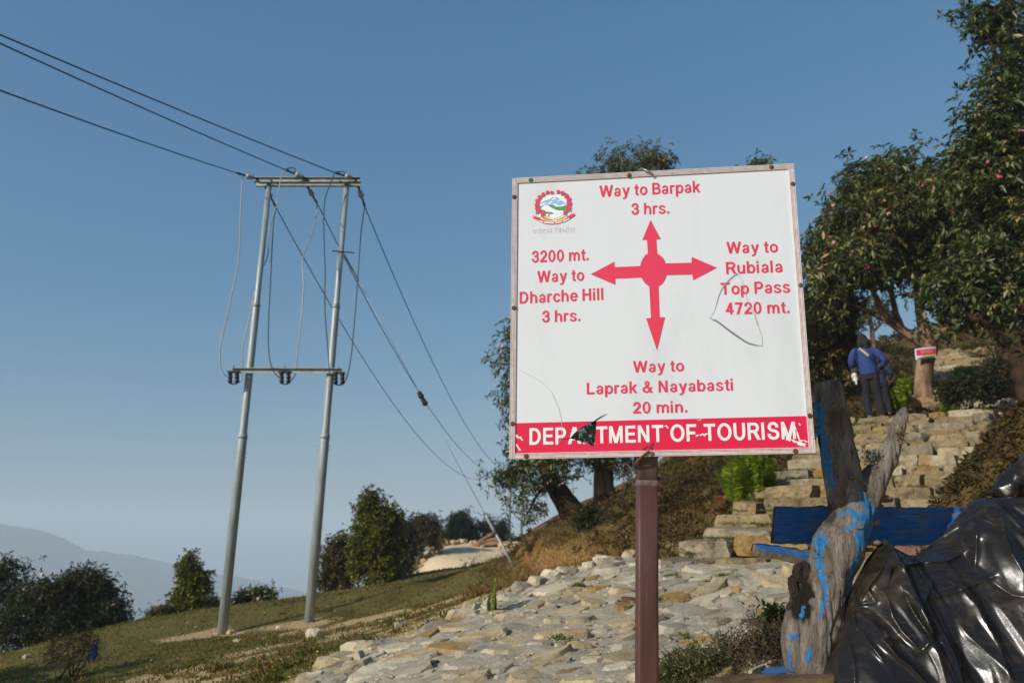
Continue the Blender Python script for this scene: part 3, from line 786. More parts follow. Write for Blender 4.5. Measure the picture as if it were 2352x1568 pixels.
GL = {
 'W': (1.32, G_u(G_diag(.11, 1, .37, 0, .22), G_diag(.37, 0, .66, 1, .2), G_diag(.66, 1, .95, 0, .2), G_diag(.95, 0, 1.21, 1, .22))),
 'a': (.70, G_u(G_sub(G_ring(.31, .20, .30, .215, .19, .135), G_box(.31, .2, .34, .2)), G_box(.44, .04, .62, .50), G_and(G_ring(.335, .46, .29, .278, .185, .14), G_box(0, .50, .9, .9)))),
 'y': (.72, G_u(G_diag(.1, X_, .36, 0.02, .205), G_diag(.62, X_, .29, -.2, .2), G_box(.05, -.275, .28, -.13))),
 't': (.42, G_u(G_box(.1, .1, .295, .92), G_box(0, X_ - .145, .40, X_), G_and(G_ring(.30, .14, .2, .15, .19, .145), G_box(.1, -.1, .41, .14)))),
 'o': (.74, G_ring(.365, .3625, .365, .378, s_, t_)),
 'B': (.80, G_u(G_box(0, 0, S_, 1), G_box(0, 0, .45, .165), G_box(0, .835, .43, 1), G_box(0, .43, .45, .59), G_and(G_ring(.42, .7275, .31, .2725, S_, .165), G_box(.42, 0, 1, 1.1)), G_and(G_ring(.45, .295, .34, .295, S_, .165), G_box(.45, 0, 1, 1.1)))),
 'r': (.46, G_u(G_box(0, 0, s_, X_), G_and(G_ring(.33, .40, .30, .34, s_, .16), G_box(0, .56, .44, .8)))),
 'p': (.74, G_u(G_box(0, -.275, s_, X_), bowl(.375))),
 'b': (.74, G_u(G_box(0, 0, s_, 1), bowl(.375))),
 'k': (.70, G_u(G_box(0, 0, s_, 1), G_diag(.16, .27, .55, X_, .26), G_diag(.30, .42, .575, 0, .235))),
 '3': (.72, G_u(G_sub(G_ring(.34, .72, .32, .285, .2, .155), G_box(-.1, .44, .30, .68)), G_sub(G_ring(.345, .295, .345, .31, .2, .155), G_box(-.1, .34, .30, .70)), G_box(.24, .45, .42, .59))),
 'h': (.72, G_u(G_box(0, 0, s_, 1), G_box(.47, 0, .665, .45), arch(0.0, .665))),
 's': (.68, G_u(G_sub(G_ring(.325, .535, .30, .205, .185, .135), G_box(.33, .3, .8, .515)), G_sub(G_ring(.325, .20, .325, .215, .185, .135), G_box(-.1, .225, .32, .5)))),
 '.': (.30, G_box(.02, 0, .215, .195)),
 'R': (.86, G_u(G_box(0, 0, S_, 1), G_box(0, .835, .5, 1), G_box(0, .41, .5, .57), G_and(G_ring(.47, .705, .32, .295, S_, .165), G_box(.47, 0, 1, 1.1)), G_diag(.46, .5, .75, 0, .255))),
 'u': (.72, G_u(G_box(0, .26, s_, X_), G_box(.47, 0, .665, X_), G_and(G_ring(.325, .30, .325, .315, s_, t_), G_box(0, -.1, .66, .30)))),
 'i': (.29, G_u(G_box(0, 0, s_, X_), G_box(0, .83, s_, 1))),
 'l': (.29, G_box(0, 0, s_, 1)),
 'T': (.84, G_u(G_box(.30, 0, .505, 1), G_box(0, .83, .805, 1))),
 'P': (.80, G_u(G_box(0, 0, S_, 1), G_box(0, .835, .45, 1), G_box(0, .37, .45, .535), G_and(G_ring(.43, .685, .33, .315, S_, .165), G_box(.43, 0, 1, 1.1)))),
 '4': (.74, G_u(G_box(.39, 0, .585, 1), G_box(0, .21, .70, .375), G_diag(.105, .25, .47, 1, .2))),
 '7': (.72, G_u(G_box(0, .825, .66, 1), G_diag(.22, 0, .54, .87, .215))),
 '2': (.72, G_u(G_sub(G_ring(.345, .69, .325, .32, .2, .165), G_and(G_box(-.1, .3, 1, .66), lambda X, Y: Y - .64 + (X - .3) * .55)), G_diag(.13, .12, .53, .56, .27), G_box(0, 0, .665, .175))),
 '0': (.74, G_ring(.345, .5, .345, .515, .195, .165)),
 'm': (1.10, G_u(G_box(0, 0, s_, X_), G_box(.435, 0, .62, .45), G_box(.86, 0, 1.05, .45), arch(0.0, .62), arch(.43, 1.05))),
 'n': (.72, G_u(G_box(0, 0, s_, X_), G_box(.47, 0, .665, .45), arch(0.0, .665))),
 'D': (.90, G_u(G_box(0, 0, S_, 1), G_box(0, .83, .38, 1), G_box(0, 0, .38, .17), G_and(G_ring(.36, .5, .46, .5, S_, .17), G_box(.36, 0, 1, 1)))),
 'c': (.69, G_sub(G_ring(.355, .3625, .355, .378, s_, t_), lambda X, Y: np.maximum(np.abs(Y - .3625) - .11 - (X - .36) * .12, .36 - X))),
 'e': (.70, G_sub(G_u(G_ring(.355, .3625, .355, .378, s_, t_), G_box(.1, .30, .69, .42)), G_box(.40, .19, .9, .30))),
 'H': (.88, G_u(G_box(0, 0, S_, 1), G_box(.595, 0, .80, 1), G_box(.1, .42, .7, .59))),
 'L': (.74, G_u(G_box(0, 0, S_, 1), G_box(0, 0, .69, .17))),
 '&': (.96, G_u(G_ring(.42, .78, .22, .235, .16, .14), G_sub(G_ring(.36, .27, .36, .285, .19, .155), G_box(.40, .33, 1, .7)), G_diag(.33, .70, .80, 0, .24), G_diag(.60, .12, .79, .48, .18), G_diag(.25, .42, .50, .64, .2))),
 'N': (.90, G_u(G_box(0, 0, .195, 1), G_box(.605, 0, .80, 1), G_diag(.1, 1, .70, 0, .235))),
 'E': (.80, G_u(G_box(0, 0, S_, 1), G_box(0, 0, .735, .17), G_box(0, .83, .72, 1), G_box(0, .43, .67, .59))),
 'A': (.98, G_u(G_diag(.115, 0, .47, 1, .235), G_diag(.845, 0, .49, 1, .235), G_box(.24, .22, .72, .385))),
 'M': (1.06, G_u(G_box(0, 0, .19, 1), G_box(.77, 0, .96, 1), G_diag(.115, 1, .48, 0, .225), G_diag(.845, 1, .48, 0, .225))),
 'O': (1.04, G_ring(.495, .5, .495, .515, S_, .17)),
 'F': (.76, G_u(G_box(0, 0, S_, 1), G_box(0, .83, .69, 1), G_box(0, .40, .61, .57))),
 'U': (.88, G_u(G_box(0, .38, S_, 1), G_box(.595, .38, .80, 1), G_and(G_ring(.40, .40, .40, .415, S_, .17), G_box(0, -.1, .8, .40)))),
 'I': (.32, G_box(0, 0, S_, 1)),
 'S': (.86, G_u(G_sub(G_ring(.40, .725, .365, .29, .205, .165), G_box(.40, .4, 1, .68)), G_sub(G_ring(.405, .285, .405, .30, .205, .165), G_box(-.2, .33, .40, .7)))),
}
def trace(f, x0, y0, x1, y1, nx, ny):
    """filled region f<0 as triangles (marching squares)"""
    xs, ys = np.linspace(x0, x1, nx), np.linspace(y0, y1, ny)
    Xg, Yg = np.meshgrid(xs, ys, indexing='ij'); Fv = f(Xg, Yg) + 1e-7
    V, Fc, cache = [], [], {}
    def pt(k, x, y):
        if k not in cache: cache[k] = len(V); V.append((x, y))
        return cache[k]
    for i in range(nx - 1):
        for j in range(ny - 1):
            c = ((i, j), (i+1, j), (i+1, j+1), (i, j+1))
            v = [Fv[a] for a in c]
            if min(v) >= 0: continue
            poly = []
            for a in range(4):
                p, q_ = c[a], c[(a+1) % 4]; fa, fb = v[a], v[(a+1) % 4]
                if fa < 0: poly.append(pt(p, xs[p[0]], ys[p[1]]))
                if (fa < 0) != (fb < 0):
                    t = fa / (fa - fb); key = (p, q_) if p < q_ else (q_, p)
                    poly.append(pt(key, xs[p[0]] + (xs[q_[0]] - xs[p[0]]) * t, ys[p[1]] + (ys[q_[1]] - ys[p[1]]) * t))
            if len(poly) >= 3: Fc.append(tuple(poly))
    return V, Fc
glyph_cache = {}
_bp = np.array(band_poly)
_bv, _bf = trace(lambda X, Y: np.maximum(poly_sd(np.c_[X.ravel(), Y.ravel()], _bp), -poly_sd(np.c_[X.ravel(), Y.ravel()], HOLE)).reshape(X.shape), 0.0, 0.0, BWID, 0.22, 260, 56)
add('red_band', mesh_np('red_band', [bw(x, y, 0.0008) for x, y in _bv], _bf, [m_band]), board)
def hole_sd(U, Vv): return poly_sd(np.c_[U.ravel(), Vv.ravel()], HOLE).reshape(U.shape)

def write(text, x0, y0, x1, y1, cap_px, mat, d=0.0014, cut=False):
    """a line of letters whose ink runs from pixel (x0,y0) to (x1,y1) along the baseline"""
    a, b_ = bd(x0, y0), bd(x1, y1); base = (b_ - a); Lm = np.linalg.norm(base); ux = base / Lm; uy = np.array((-ux[1], ux[0]))
    cap = np.linalg.norm(bd(x0, y0 - cap_px) - a)
    pen, pens = 0.0, []
    for ch in text:
        pens.append(pen); pen += 0.36 if ch == ' ' else GL[ch][0] + 0.085
    last = text[-1]; ink = pens[-1] + (0.215 if last == '.' else GL[last][0] - 0.05)
    sx = Lm / ink
    for ch, p0 in zip(text, pens):
        if ch == ' ': continue
        o2 = a + ux * (p0 * sx)
        if cut and np.linalg.norm(o2 - HOLE.mean(0)) < 0.16:
            gf = GL[ch][1]
            f = lambda X, Y: np.maximum(gf(X, Y), -hole_sd(o2[0] + ux[0] * X * sx + uy[0] * Y * cap, o2[1] + ux[1] * X * sx + uy[1] * Y * cap))
            V, Fc = trace(f, -0.05, -0.32, GL[ch][0] + 0.05, 1.06, 60, 70)
            if not Fc: continue
        else:
            if ch not in glyph_cache: glyph_cache[ch] = trace(GL[ch][1], -0.05, -0.32, GL[ch][0] + 0.05, 1.06, 34, 46)
            V, Fc = glyph_cache[ch]
        W = np.array([bw(*(o2 + ux * x * sx + uy * y * cap), d) for x, y in V])
        par = list(range(len(V)))
        def root_of(i):
            while par[i] != i: par[i] = par[par[i]]; i = par[i]
            return i
        for f_ in Fc:
            for v_ in f_[1:]: par[root_of(v_)] = root_of(f_[0])
        groups = {}
        for f_ in Fc: groups.setdefault(root_of(f_[0]), []).append(f_)
        parts = list(groups.values()) if ch != 'i' else [Fc]      # a torn letter leaves scraps
        for fs in parts:
            if len(fs) < 6: continue
            us_ = sorted({v_ for f_ in fs for v_ in f_}); rm = {v_: k for k, v_ in enumerate(us_)}
            cen = W[us_].mean(0)
            add('letter', mesh_np('letter', W[us_] - cen, [tuple(rm[v_] for v_ in f_) for f_ in fs], [mat]), board, cen)

for args in (('Way to Barpak', 1376.5, 453, 1607.5, 442, 26.5), ('3 hrs.', 1450.4, 493.5, 1537, 490.6, 26.3), ('3200 mt.', 1221.5, 603.5, 1352, 597.8, 27),
             ('Way to', 1233.8, 649.2, 1341, 644.4, 26.8), ('Dharche Hill', 1193.3, 697.6, 1386.8, 688.5, 27.2), ('3 hrs.', 1245.3, 740.6, 1333, 737.2, 27),
             ('Way to', 1668.5, 582.6, 1786, 579.6, 26.8), ('Rubiala', 1668, 629.6, 1798, 625.2, 27.6), ('Top Pass', 1655.7, 677, 1814.6, 672, 27.4), ('4720 mt.', 1666.7, 722.4, 1813.3, 718.8, 27.2),
             ('Way to', 1454, 855.5, 1570.5, 852.3, 26.6), ('Laprak & Nayabasti', 1347.7, 905.5, 1684.8, 896.3, 26.8), ('20 min.', 1454, 949.6, 1578.5, 946.6, 26.6)):
    write(*args, m_red)
write('DEPARTMENT OF TOURISM', 1216, 1021.4, 1829.8, 1007.6, 38.6, m_white, 0.0016, True)

# four arrows round a disc
Z4 = lambda x, y: (1148.4 + x * 0.25635, 344.5 + y * 0.25635)
Z5 = lambda x, y: (1492.9 + x * 0.25635, 344.5 + y * 0.25635)
Z6 = lambda x, y: (1148.4 + x * 0.31738, 689.1 + y * 0.31738)
arrow = [Z4(1325, 928), Z4(1317, 806), Z4(1275, 806), Z4(1349, 628), Z4(1440, 799), Z4(1400, 801), Z4(1408, 925)]
arrow += [Z4(1436, 945), Z4(1458, 965), Z4(1476, 992), Z4(1484, 1016), Z5(373, 1010), Z5(373, 958), Z5(600, 1055), Z5(386, 1167), Z5(380, 1116), Z4(1492, 1121), Z4(1480, 1160), Z4(1455, 1198), Z4(1420, 1223)]
arrow += [Z6(1155, 124), Z6(1194, 124), Z6(1136, 364), Z6(1057, 132), Z6(1092, 130), Z4(1337, 1222), Z4(1305, 1200), Z4(1282, 1172), Z4(1267, 1143), Z4(1033, 1153), Z4(1033, 1208), Z4(812, 1113), Z4(1025, 1001), Z4(1027, 1050), Z4(1256, 1040), Z4(1264, 1005), Z4(1280, 970), Z4(1302, 942)]
flat([rawpoly(arrow)], 0.0014, 'arrow_cross', m_red, board)

# emblem
E6 = lambda x, y: ((2100 + x / 5.6) * 0.57422, (700 + y / 5.6) * 0.57422)
def e_poly(pts, d, name, mat): return flat([rawpoly([E6(*p) for p in pts])], d, name, mat, emblem)
emblem = flat([rawpoly([E6(650 + 400 * math.cos(t), 740 + 330 * math.sin(t)) for t in np.linspace(0, 2 * PI, 40, endpoint=False)])], 0.0008, 'emblem', m_panel, board)
m_eb = plain('emblem_blue', '8fb4e2'); m_eg = plain('emblem_green', '46955a'); m_er = plain('emblem_red', 'd83a58'); m_eo = plain('emblem_orange', 'd98a52'); m_ey = plain('emblem_cream', 'ece0b0'); m_el = plain('emblem_leaf', '5a7f6c'); m_ew = plain('emblem_white', 'e8eae8')
emblem.data.materials[0] = m_ew
e_poly([(330, 640), (380, 610), (460, 570), (550, 545), (615, 500), (690, 495), (740, 510), (790, 560), (885, 612), (930, 650), (940, 690), (780, 760), (560, 740), (420, 690), (335, 700)], 0.0012, 'emblem_mountain', m_eb)
for sp in (((520, 665), (500, 660), (540, 615), (600, 580), (620, 610), (560, 640)), ((590, 560), (640, 520), (710, 520), (690, 545), (610, 565)), ((722, 600), (760, 555), (790, 570), (750, 605)), ((335, 660), (480, 620), (430, 670), (345, 700)), ((620, 640), (690, 710), (740, 718), (860, 700), (925, 650), (860, 655), (790, 690), (720, 680), (680, 640), (735, 625), (700, 650)),):
    e_poly(sp, 0.0015, 'emblem_snow', m_ew)
e_poly([(330, 715), (380, 705), (440, 672), (520, 690), (590, 672), (640, 690), (700, 715), (820, 715), (940, 680), (930, 795), (760, 800), (680, 775), (600, 735), (520, 715), (440, 700), (370, 760), (335, 750)], 0.0017, 'emblem_hill', m_eg)
e_poly([(360, 775), (420, 795), (490, 830), (600, 835), (650, 855), (600, 878), (480, 865), (400, 850), (355, 810)], 0.0019, 'emblem_hill', m_eg)
e_poly([(370, 735), (440, 680), (480, 675), (540, 700), (610, 745), (690, 790), (760, 800), (870, 800), (865, 875), (780, 880), (660, 860), (600, 838), (520, 832), (440, 800), (365, 772)], 0.0021, 'emblem_map', m_ew)
e_poly([(440, 870), (540, 880), (560, 880), (870, 870), (830, 920), (640, 985), (560, 950), (450, 930)], 0.0021, 'emblem_hands', m_ew)
e_poly([(548, 880), (565, 885), (545, 915), (548, 945), (525, 945), (518, 915), (530, 888)], 0.0024, 'emblem_cuff', m_er)
e_poly([(340, 930), (380, 900), (440, 930), (540, 975), (640, 1000), (760, 970), (860, 930), (930, 900), (945, 960), (860, 1010), (700, 1050), (560, 1048), (430, 1015), (345, 985)], 0.0024, 'emblem_base', m_ey)
e_poly([(355, 930), (400, 905), (440, 945), (540, 980), (650, 1005), (760, 985), (880, 930), (940, 890), (935, 925), (860, 985), (740, 1020), (650, 1010), (560, 1035), (430, 1005)], 0.0027, 'emblem_grain', m_eo)
e_poly([(190, 905), (240, 935), (345, 965), (340, 995), (430, 1030), (560, 1060), (700, 1060), (860, 1025), (945, 975), (945, 935), (1040, 885), (1105, 850), (1090, 885), (1138, 895), (1080, 935), (1000, 990), (880, 1050), (740, 1095), (600, 1108), (450, 1095), (330, 1050), (285, 1030), (290, 1010), (220, 985), (160, 958), (205, 945)], 0.0030, 'emblem_ribbon', m_er)
for sp in (((305, 1022), (412, 1045), (405, 1070), (305, 1040)), ((430, 1052), (650, 1072), (648, 1098), (430, 1082)), ((675, 1072), (835, 1040), (835, 1062), (680, 1095)), ((855, 1032), (995, 970), (995, 995), (865, 1058))):
    e_poly(sp, 0.0033, 'ribbon_lettering', m_ew)
for fx, fy, fr in ((505, 390, 42), (410, 435, 46), (332, 500, 50), (282, 585, 54), (272, 685, 57), (295, 790, 64), (402, 860, 62), (745, 375, 42), (843, 405, 46), (922, 460, 50), (977, 540, 56), (990, 640, 60), (975, 745, 64), (905, 835, 48)):
    for la in (2.1, 0.9, 1.5):
        e_poly([(fx + fr * 0.7 * math.cos(la), fy + fr * 0.7 * math.sin(la)), (fx + fr * 1.2 * math.cos(la - 0.25), fy + fr * 1.2 * math.sin(la - 0.25)), (fx + fr * 1.75 * math.cos(la), fy + fr * 1.75 * math.sin(la)), (fx + fr * 1.2 * math.cos(la + 0.25), fy + fr * 1.2 * math.sin(la + 0.25))], 0.0027, 'emblem_leaf', m_el)
    e_poly([(fx + fr * (1 + 0.1 * math.cos(5 * t)) * math.cos(t), fy + fr * 0.85 * (1 + 0.1 * math.cos(5 * t)) * math.sin(t)) for t in np.linspace(0, 2 * PI, 20, endpoint=False)], 0.0036, 'emblem_flower', m_er)
e_poly([(568, 352), (665, 386), (612, 394), (684, 436), (570, 442)], 0.0027, 'emblem_flag', m_er)
# Devanagari line under the emblem, drawn with a fine pen
m_pen = plain('grey_green_pen', '93a8a0')
def pen(strokes, w=5.0):
    for st in strokes:
        P = np.array([bd(*E6(*p)) for p in st]); T = np.gradient(P, axis=0); T /= np.linalg.norm(T, axis=1, keepdims=True) + 1e-9
        N = np.c_[-T[:, 1], T[:, 0]] * np.linalg.norm(bd(*E6(0, 0)) - bd(*E6(w, 0))) / 2
        V = [bw(*p, 0.0014) for p in np.r_[P + N, P - N]]; n = len(P)
        add('script_stroke', mesh_np('script_stroke', V, [(i, i + n, i + 1 + n, i + 1) for i in range(n - 1)], [m_pen]), board)
arc = lambda cx, cy, rx, ry, a0, a1, n=9: [(cx + rx * math.cos(t), cy + ry * math.sin(t)) for t in np.radians(np.linspace(a0, a1, n))]
pen([[(172, 1242), (400, 1228), (612, 1215)], [(245, 1240), (242, 1328)], [(185, 1242), (182, 1275)] + arc(205, 1275, 24, 20, 180, 20), [(362, 1232), (360, 1326)], [(290, 1240), (330, 1262), (288, 1285), (350, 1300)],
     arc(352, 1205, 18, 22, 260, 60, 7), [(432, 1232), (432, 1245)] + arc(440, 1275, 36, 36, 250, 20), [(594, 1217), (592, 1310)], [(592, 1270), (535, 1272)] + arc(518, 1275, 18, 16, 0, 330),
     [(668, 1212), (825, 1206)], [(688, 1212), (688, 1304)], arc(735, 1212, 62, 46, 190, 345), [(795, 1208), (795, 1298)], arc(765, 1258, 28, 26, 0, 350, 12), [(850, 1202), (848, 1230)] + arc(868, 1258, 22, 22, 200, 420), [(842, 1258), (928, 1256)], [(928, 1200), (928, 1296)],
     [(905, 1196), (1130, 1188)], [(978, 1194), (978, 1290)], [(1045, 1192), (1045, 1250)] + arc(1038, 1262, 20, 18, 270, 520), [(1112, 1190), (1108, 1282)]])

# cracks
def ribbon(pts, w, d, mat, name='crack'):
    P = np.array([bd(*p) for p in pts]); k = len(P); T = np.gradient(P, axis=0); T /= np.linalg.norm(T, axis=1, keepdims=True) + 1e-9
    W = np.full(k, w) if np.isscalar(w) else np.interp(np.linspace(0, 1, k), np.linspace(0, 1, len(w)), w)
    N = np.c_[-T[:, 1], T[:, 0]] * (W * 0.5)[:, None]
    V = [bw(*p, d) for p in np.r_[P + N, P - N]]
    add(name, mesh_np(name, V, [(i, i + k, i + 1 + k, i + 1) for i in range(k - 1)], [mat]), board)
m_hair = plain('hairline_crack', 'aeb2b0')
ribbon([Z6(*p) for p in ((140, 500), (165, 518), (230, 550), (310, 600), (370, 660), (395, 710), (420, 770), (440, 840), (447, 900), (447, 960), (440, 1005), (410, 1055))], 0.0014, 0.0019, m_hair)
ribbon([Z5(*p) for p in ((960, 1568), (930, 1470), (895, 1400), (880, 1370), (850, 1260), (825, 1170), (790, 1110))], 0.0016, 0.0019, m_hair)
ribbon([Z6(*p) for p in ((1897, 330), (1895, 270), (1870, 190), (1840, 90), (1815, 60))], 0.0016, 0.0019, m_hair)
ribbon([Z5(*p) for p in ((790, 1110), (755, 1125), (720, 1155), (680, 1195), (660, 1220), (635, 1262), (615, 1310), (590, 1400), (572, 1450), (545, 1500))], (0.004, 0.005, 0.004, 0.002, 0.001), 0.0020, m_lip)
ribbon([Z6(*p) for p in ((1512, 125), (1540, 142), (1562, 145), (1600, 172), (1640, 203), (1690, 240), (1730, 267), (1765, 292), (1800, 311), (1860, 327), (1899, 331))], (0.002, 0.006, 0.004, 0.006, 0.006, 0.004, 0.001), 0.0020, m_lip)
ribbon([Z6(*p) for p in ((1540, 148), (1562, 152), (1600, 180), (1640, 211), (1690, 248), (1730, 275), (1765, 299), (1800, 317), (1860, 332))], (0.001, 0.0025, 0.003, 0.002, 0.001), 0.0024, m_dark)
ribbon([Z6(*p) for p in ((696, 866), (735, 842), (775, 822))], (0.006, 0.004, 0.001), 0.0018, m_dark)
ribbon([Z6(*p) for p in ((510, 998), (470, 1004), (440, 1006))], (0.005, 0.003, 0.001), 0.0020, m_dark)
# scratches through the red band, with a torn edge lifted along the hole
for pts, w in (([(1415, 985), (1440, 975), (1505, 968)], 0.007), ([(1190, 912), (1218, 925)], 0.005), ([(115, 980), (150, 1000), (165, 1015)], 0.012), ([(118, 1045), (150, 1085)], 0.008), ([(2050, 950), (2075, 1000), (2130, 1020), (2210, 1050)], 0.012), ([(2130, 905), (2170, 1010), (2240, 1025)], 0.006), ([(1425, 865), (1455, 862)], 0.003), ([(2165, 890), (2175, 905)], 0.004)):
    pr = [Z6(*p) for p in pts]; r2 = np.random.default_rng(len(pts) + int(w * 1e5))
    pp = []
    for a, b_ in zip(pr, pr[1:]):
        for t in np.linspace(0, 1, 6)[:-1]: pp.append((a[0] + (b_[0] - a[0]) * t + r2.normal(0, 0.6), a[1] + (b_[1] - a[1]) * t + r2.normal(0, 1.2)))
    pp.append(pr[-1])
    ribbon(pp, np.abs(r2.normal(w * 0.7, w * 0.4, len(pp))) + 0.0004, 0.0022, m_white, 'scratch')
# rust stain of the tie wire
for pts in ([(1080, 1090), (1075, 1065), (1088, 1045), (1112, 1028), (1108, 1055), (1100, 1085), (1092, 1100)], [(985, 1125), (1010, 1095), (1045, 1070), (1068, 1050), (1050, 1085), (1015, 1110), (1000, 1135)]):
    flat([rawpoly([Z6(*p) for p in pts])], 0.0026, 'rust_stain', plain('rust_stain', '5a2020', '8a2a35', 50), board)

# screws
mbs = MB(); n = 12
for k, rr_ in enumerate((0.0095, 0.0095, 0.0065)):
    pass
def screw(px, py, mat):
    c = bd(px, py); mb = MB()
    rings = ((0.0098, 0.005), (0.0098, 0.0085), (0.0066, 0.0115))
    V = [bw(c[0] + r * math.cos(t), c[1] + r * math.sin(t), d) for r, d in rings for t in np.linspace(0, 2 * PI, n, endpoint=False)]
    Fc = [(i * n + j, i * n + (j + 1) % n, (i + 1) * n + (j + 1) % n, (i + 1) * n + j) for i in range(2) for j in range(n)] + [tuple(range(2 * n, 3 * n))]
    mb.put(V, Fc, 0)
    for a in (0.6, 0.6 + PI / 2):
        ca, sa = math.cos(a), math.sin(a)
        mb.put([bw(c[0] + ca * x - sa * y, c[1] + sa * x + ca * y, 0.0118) for x, y in ((-0.005, -0.0011), (0.005, -0.0011), (0.005, 0.0011), (-0.005, 0.0011))], [(0, 1, 2, 3)], 1)
    mb.build('screw', [mat, m_dark], board)
for i, (px, py) in enumerate(((1219, 415), (1445, 404.5), (1771, 385.5), (1181.5, 454), (1181, 708), (1177.5, 973), (1819.5, 424), (1838, 656), (1859, 955), (1826, 1036), (1209, 1048), (1497, 1042.5))):
    screw(px, py, m_zinc if i in (0, 7, 11) else m_rust)

# post
def post_pt(px, py, Y): return at(px, py, Y) - ORG
PY = float(O_[1] + eX[1] * 0.55 + eY[1] * 0.2) + 0.075
top = post_pt(1484, 398, PY + 0.02); mid = post_pt(1485.5, 1110, PY); low = post_pt(1485.5, 1568, PY)
dirp = (mid - low) / np.linalg.norm(mid - low); k_ = (low[2] + 0.3) / dirp[2]; foot = low - dirp * k_
m_post, nt, b = new_mat('brown_painted_steel')
_s1 = noise(nt, 28, 5, 0.7, stretch=(1, 1, 0.05)); _s2 = noise(nt, 7, 4, 0.6, stretch=(1, 1, 0.3)); _s3 = noise(nt, 120, 3, 0.6)
_c = ramp(nt, _s2, [(0.3, rgb('38211b')), (0.6, rgb('52322a'))]); _c = mixc(nt, maths(nt, 'MULTIPLY', maths(nt, 'SUBTRACT', _s1, 0.57), 6, True), _c, rgb('6e5f60')); _c = mixc(nt, maths(nt, 'MULTIPLY', maths(nt, 'SUBTRACT', _s3, 0.66), 8, True), _c, rgb('261410'))
nt.links.new(_c, b.inputs['Base Color']); nt.links.new(ramp(nt, _s1, [(0.3, (0.45, 0.45, 0.45)), (0.7, (0.65, 0.65, 0.65))]), b.inputs['Roughness']); bump(nt, b, _s3, 0.25, 0.003)
sq = lambda t: 1.0 / (abs(math.cos(t)) ** 16 + abs(math.sin(t)) ** 16) ** (1 / 16)
sqr = lambda t: sq(t - 0.0)
PR = 0.0405
pts = np.array([foot, foot * 0.6 + low * 0.4, low, low * 0.5 + mid * 0.5, mid])
V, Fc = tube(pts, PR, 48, True, sqr)
post = MB().put(V, Fc).build('post', m_post, signpost, True)
V, Fc = tube([mid, mid + (top - mid) * 0.1, top], PR * 0.985, 48, True, sqr)
MB().put(V, Fc).build('upper_post', plain('grey_brown_steel', '4a3f3b', '5d504a', 12, 0.4, 0.15, stretch=(3, 3, 0.4), bdist=0.003), signpost, True)
rg = []
for j in range(5): rg.append(mid + dirp * (-0.012 + 0.006 * j))
V, Fc = tube(rg, [PR, PR * 1.06, PR * 1.09, PR * 1.05, PR], 48, False, sqr)
V = np.array(V) + 0.0016 * np.stack([vnoise(np.array(V), 90, 5 + i) for i in range(3)], 1)
MB().put(V, Fc).build('weld_seam', plain('weld_bead', '5a4a45', '6f5a52', 60, 0.6, 0.5, bdist=0.003), post, True)
# stub bolt on the right of the post
bq = post_pt(1507, 1095, PY); MB().tube([bq, bq + np.array((0.012, -0.01, -0.004)), bq + np.array((0.026, -0.018, -0.014))], [0.004, 0.0045, 0.002], 8).build('stub_bolt', m_dark, post, True)
# tie wires
def wire(name, pts, r, mat, parent): 
    P = np.array(pts, float); t = np.linspace(0, 1, len(P)); tt = np.linspace(0, 1, len(P) * 5)
    Q = np.stack([np.interp(tt, t, P[:, i]) for i in range(3)], 1)
    for _ in range(3): Q[1:-1] = (Q[:-2] + 2 * Q[1:-1] + Q[2:]) / 4
    return MB().tube(Q, r, 8).build(name, mat, parent, True)
c = bd(1496, 402)
wire('hook_wire', [bw(c[0] + 0.004, c[1] - 0.006, 0.012), bw(c[0] - 0.012, c[1] + 0.008, 0.017), bw(c[0] - 0.03, c[1] + 0.022, 0.012), bw(c[0] - 0.045, c[1] + 0.036, -0.01), bw(c[0] - 0.056, c[1] + 0.030, -0.03), bw(c[0] - 0.050, c[1] + 0.010, -0.04), bw(c[0] - 0.03, c[1] - 0.01, -0.045)], 0.0052, m_wire, signpost)
c = bd(1488, 1036)
wire('tie_wire', [bw(c[0] + 0.004, c[1], 0.012), bw(c[0] - 0.02, c[1] - 0.018, 0.014), bw(c[0] - 0.045, c[1] - 0.04, 0.0), bw(c[0] - 0.058, c[1] - 0.055, -0.03), bw(c[0] - 0.045, c[1] - 0.06, -0.05)], 0.0045, m_rust, signpost)
wire('tie_wire', [bw(c[0] - 0.02, c[1] - 0.02, -0.02), bw(c[0] - 0.052, c[1] - 0.022, -0.01), bw(c[0] - 0.062, c[1] - 0.045, -0.012), bw(c[0] - 0.05, c[1] - 0.06, -0.02), bw(c[0] - 0.03, c[1] - 0.05, -0.02), bw(c[0] - 0.04, c[1] - 0.03, -0.016), bw(c[0] - 0.055, c[1] - 0.05, -0.008)], 0.0032, m_dark, signpost)
# ------------------------------------------------------------------ power line
m_galv = plain('galvanised_steel', '7e8686', 'a3aaa8', 3, 0.45, 0.06, metal=0.12, spec=0.5, stretch=(8, 8, 0.6), bdist=0.004)
m_arm = plain('galvanised_channel', '8d928a', 'aab0a4', 6, 0.5, metal=0.1)
m_porc = plain('grey_porcelain', '8d8d86', 'a8a79e', 10, 0.3)
m_black = plain('dark_porcelain', '1c1513', '2a201d', 10, 0.3)
m_hard = plain('weathered_iron', '26211e', '3a332e', 20, 0.6, metal=0.5)
m_cond = plain('aluminium_conductor', '2f3338', '454a50', 20, 0.6, metal=0.4)
m_bare = plain('bare_strand', '86837a', 'a5a196', 20, 0.5, metal=0.5)
Z1 = lambda x, y: (459.4 + x * 0.40297, 344.5 + y * 0.40297)
PYY = 16.0
fl, fr = ground_at(510, 1454, 8), ground_at(710, 1427, 8)
fl = at(510, 1454, PYY); fl[2] = gz(fl[0], fl[1]); fr = at(710, 1427, PYY); fr[2] = gz(fr[0], fr[1])
tl, tr = at(619, 416, PYY), at(797, 416, PYY)
